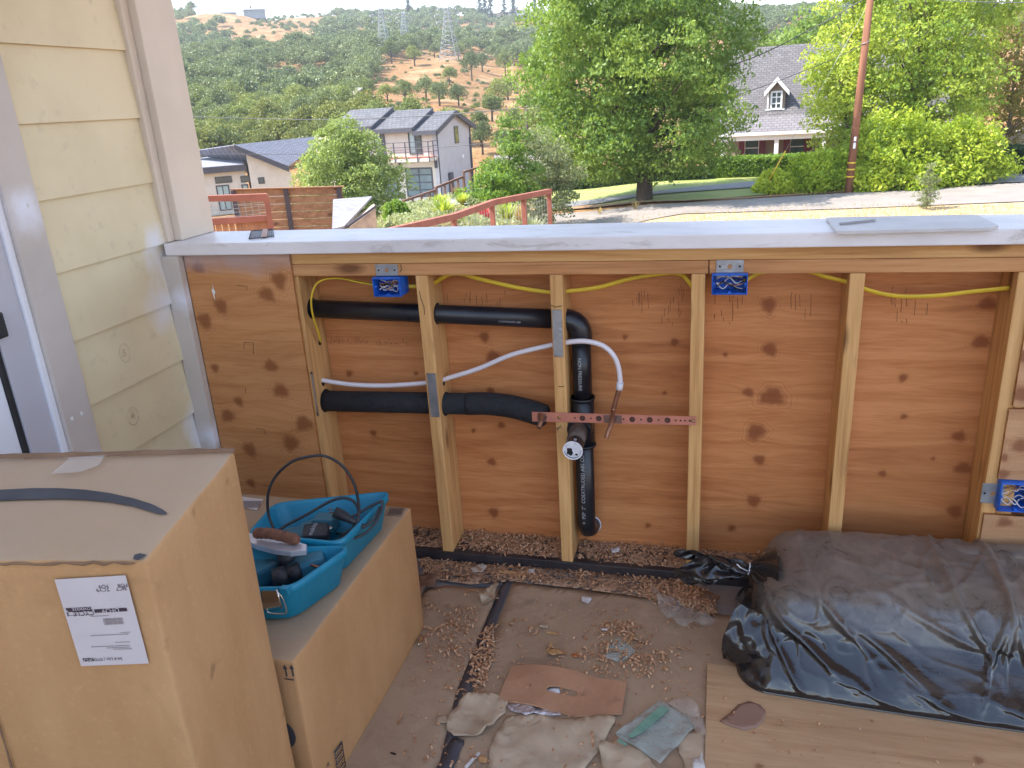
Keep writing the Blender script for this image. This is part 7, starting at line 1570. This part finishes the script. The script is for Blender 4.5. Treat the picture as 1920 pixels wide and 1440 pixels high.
# --- pylons on the knoll
def pylon(px, pyb, pyt, r, label, wb=.16):
    P = BG(px, pyb, r); P[2] = min(P[2], ground(P[0], P[1])+1.5); P[2] = ground(P[0], P[1]); Ht = BG(px, pyt, r)[2]-P[2]; o = thing('power_pylon', label, 'pylon', P, 'steel pylons on the knoll'); b = P
    def W(t): return Ht*(wb*(1-t)**1.25*.9+.028)
    lv = np.linspace(0, 1, 13)
    for k in range(4):
        sx, sy = ((-1, -1), (1, -1), (1, 1), (-1, 1))[k]; MB().tube([b+np.array([sx*W(t), sy*W(t), Ht*t]) for t in lv], .075, 4).build('leg', MAT_PYL, o)
    mb = MB()
    for i in range(12):
        t0, t1 = lv[i], lv[i+1]
        for (ax, ay, bx, by) in ((-1, -1, 1, -1), (1, -1, 1, 1), (1, 1, -1, 1), (-1, 1, -1, -1)):
            mb.tube([b+np.array([ax*W(t0), ay*W(t0), Ht*t0]), b+np.array([bx*W(t1), by*W(t1), Ht*t1])], .045, 3); mb.tube([b+np.array([bx*W(t0), by*W(t0), Ht*t0]), b+np.array([ax*W(t1), ay*W(t1), Ht*t1])], .045, 3)
    mb.build('bracing', MAT_PYL, o)
    for t, L in ((.72, .20), (.84, .23), (.95, .17)):
        z = Ht*t; w_ = W(t); mb = MB(); R_ = Vector((math.cos(-.27), math.sin(-.27)*-1, 0))
        for s in (-1, 1):
            tip = b+np.array([s*Ht*L, s*Ht*L*.27, z]); mb.tube([b+np.array([s*w_, 0, z]), tip], .07, 3); mb.tube([b+np.array([s*w_, 0, z+Ht*.045]), tip], .06, 3)
            mb.tube([tip, tip-np.array([0, 0, Ht*.05])], .16, 5)
        mb.build('cross_arm', MAT_PYL, o)
    return o
MAT_PYL = pm('galvanised_lattice', (.34, .36, .39), rough=.5, metal=.3)
pylon(724, 118, 12, 245, 'left steel lattice pylon above the golden knoll', .13); pylon(762, 92, 22, 300, 'middle pylon, shorter and farther back than the other two', .16); pylon(845, 116, 10, 235, 'right steel lattice pylon, the widest at its foot', .17)

# --- houses on the hill
def hill_house(label, x0, x1, yt, yb, r, wall, roofm, gab=.3, wins=4):
    F = PF((x0+x1)/2, yb, r); (u0, z0), (u1, z1) = F.uz(x0, yb), F.uz(x1, yt); o = thing('hill_house', label, 'house', F.O); z0 -= 2; h = z1
    mb = MB(F.T); mb.box(u0, u1, 0, 8, z0, h*(1-gab)); mb.build('wall', wall, o); mb = MB(F.T); e = h*(1-gab)
    slab(mb, (u0-.6, -.7, e), (u1+.6, -.7, e), (u1-1, 4, h), (u0+1, 4, h), .2); slab(mb, (u0-.6, 8.7, e), (u1+.6, 8.7, e), (u1-1, 4, h), (u0+1, 4, h), .2); mb.build('roof', roofm, o)
    for i in range(wins):
        x = u0+(i+.5)*(u1-u0)/wins; mb = MB(F.T); mb.box(x-.8, x+.8, -.06, -.003, e*.25, e*.7); mb.build('window', MAT_GLASS, o)
    return o
RW = pm('ridge_white', (.72, .72, .74), rough=.8); RG_ = pm('ridge_grey', (.22, .24, .28), rough=.8); RP = pm('ridge_roof', (.36, .33, .33), rough=.8)
hill_house('white hilltop house on the left ridge below the long grey one', 377, 410, 31, 50, 480, RW, RP, .3, 5); hill_house('low tan-roofed house at the far left of the ridge', 368, 400, 25, 38, 500, pm('ridge_tan', (.5, .42, .37), rough=.8), RP, .4)
hill_house('dark grey house in the middle of the left ridge group', 413, 442, 19, 34, 505, RG_, RG_, .3); hill_house('long grey house rightmost in the left ridge group', 457, 496, 13, 28, 505, RG_, RG_, .3)
hill_house('white house with terrace on the ridge left of the shade tree', 955, 985, 12, 28, 600, RW, RP, .4); hill_house('low pale building left of the white ridge house', 915, 955, 21, 30, 598, pm('ridge_sand', (.6, .5, .42), rough=.8), RP, .3)
for (x, y, lab) in ((652, 176, 'small grey roof among the trees on the mid hillside'), (648, 210, 'grey shed roof lower in the hillside woods')):
    P, r = hit(x, y, 60); o = thing('hut', lab, 'building', P); T = Matrix.Translation(Vector([float(c) for c in P])); mb = MB(T); mb.box(-2.2, 2.2, -1.5, 1.5, -1, 2.6); mb.build('wall', RW, o); mb = MB(T); slab(mb, (-2.6, -2, 2.4), (2.6, -2, 2.4), (2.6, 2, 3.6), (-2.6, 2, 3.6), .2); mb.build('roof', RP, o)

# ------------------------------------------------------------------ haze
k = bpy.data.materials.new('haze_air'); k.use_nodes = True; t = k.node_tree; t.nodes.clear(); vo = t.nodes.new('ShaderNodeOutputMaterial'); pv = t.nodes.new('ShaderNodeVolumePrincipled')
pv.inputs['Color'].default_value = (.86, .92, 1, 1); pv.inputs['Density'].default_value = HAZE; pv.inputs['Anisotropy'].default_value = .2; t.links.new(pv.outputs[0], vo.inputs['Volume'])
mb = MB(); mb.box(-1015, 1015, -1020, 1012, -12, 130); hz = mb.build('haze', k, origin=False); hz['kind'] = 'stuff'; hz['label'] = 'thin summer haze over the valley'; hz.display_type = 'WIRE'
print('OBJS', len(bpy.data.objects), 'POLYS', sum(len(o.data.polygons) for o in bpy.data.objects if o.type == 'MESH'))
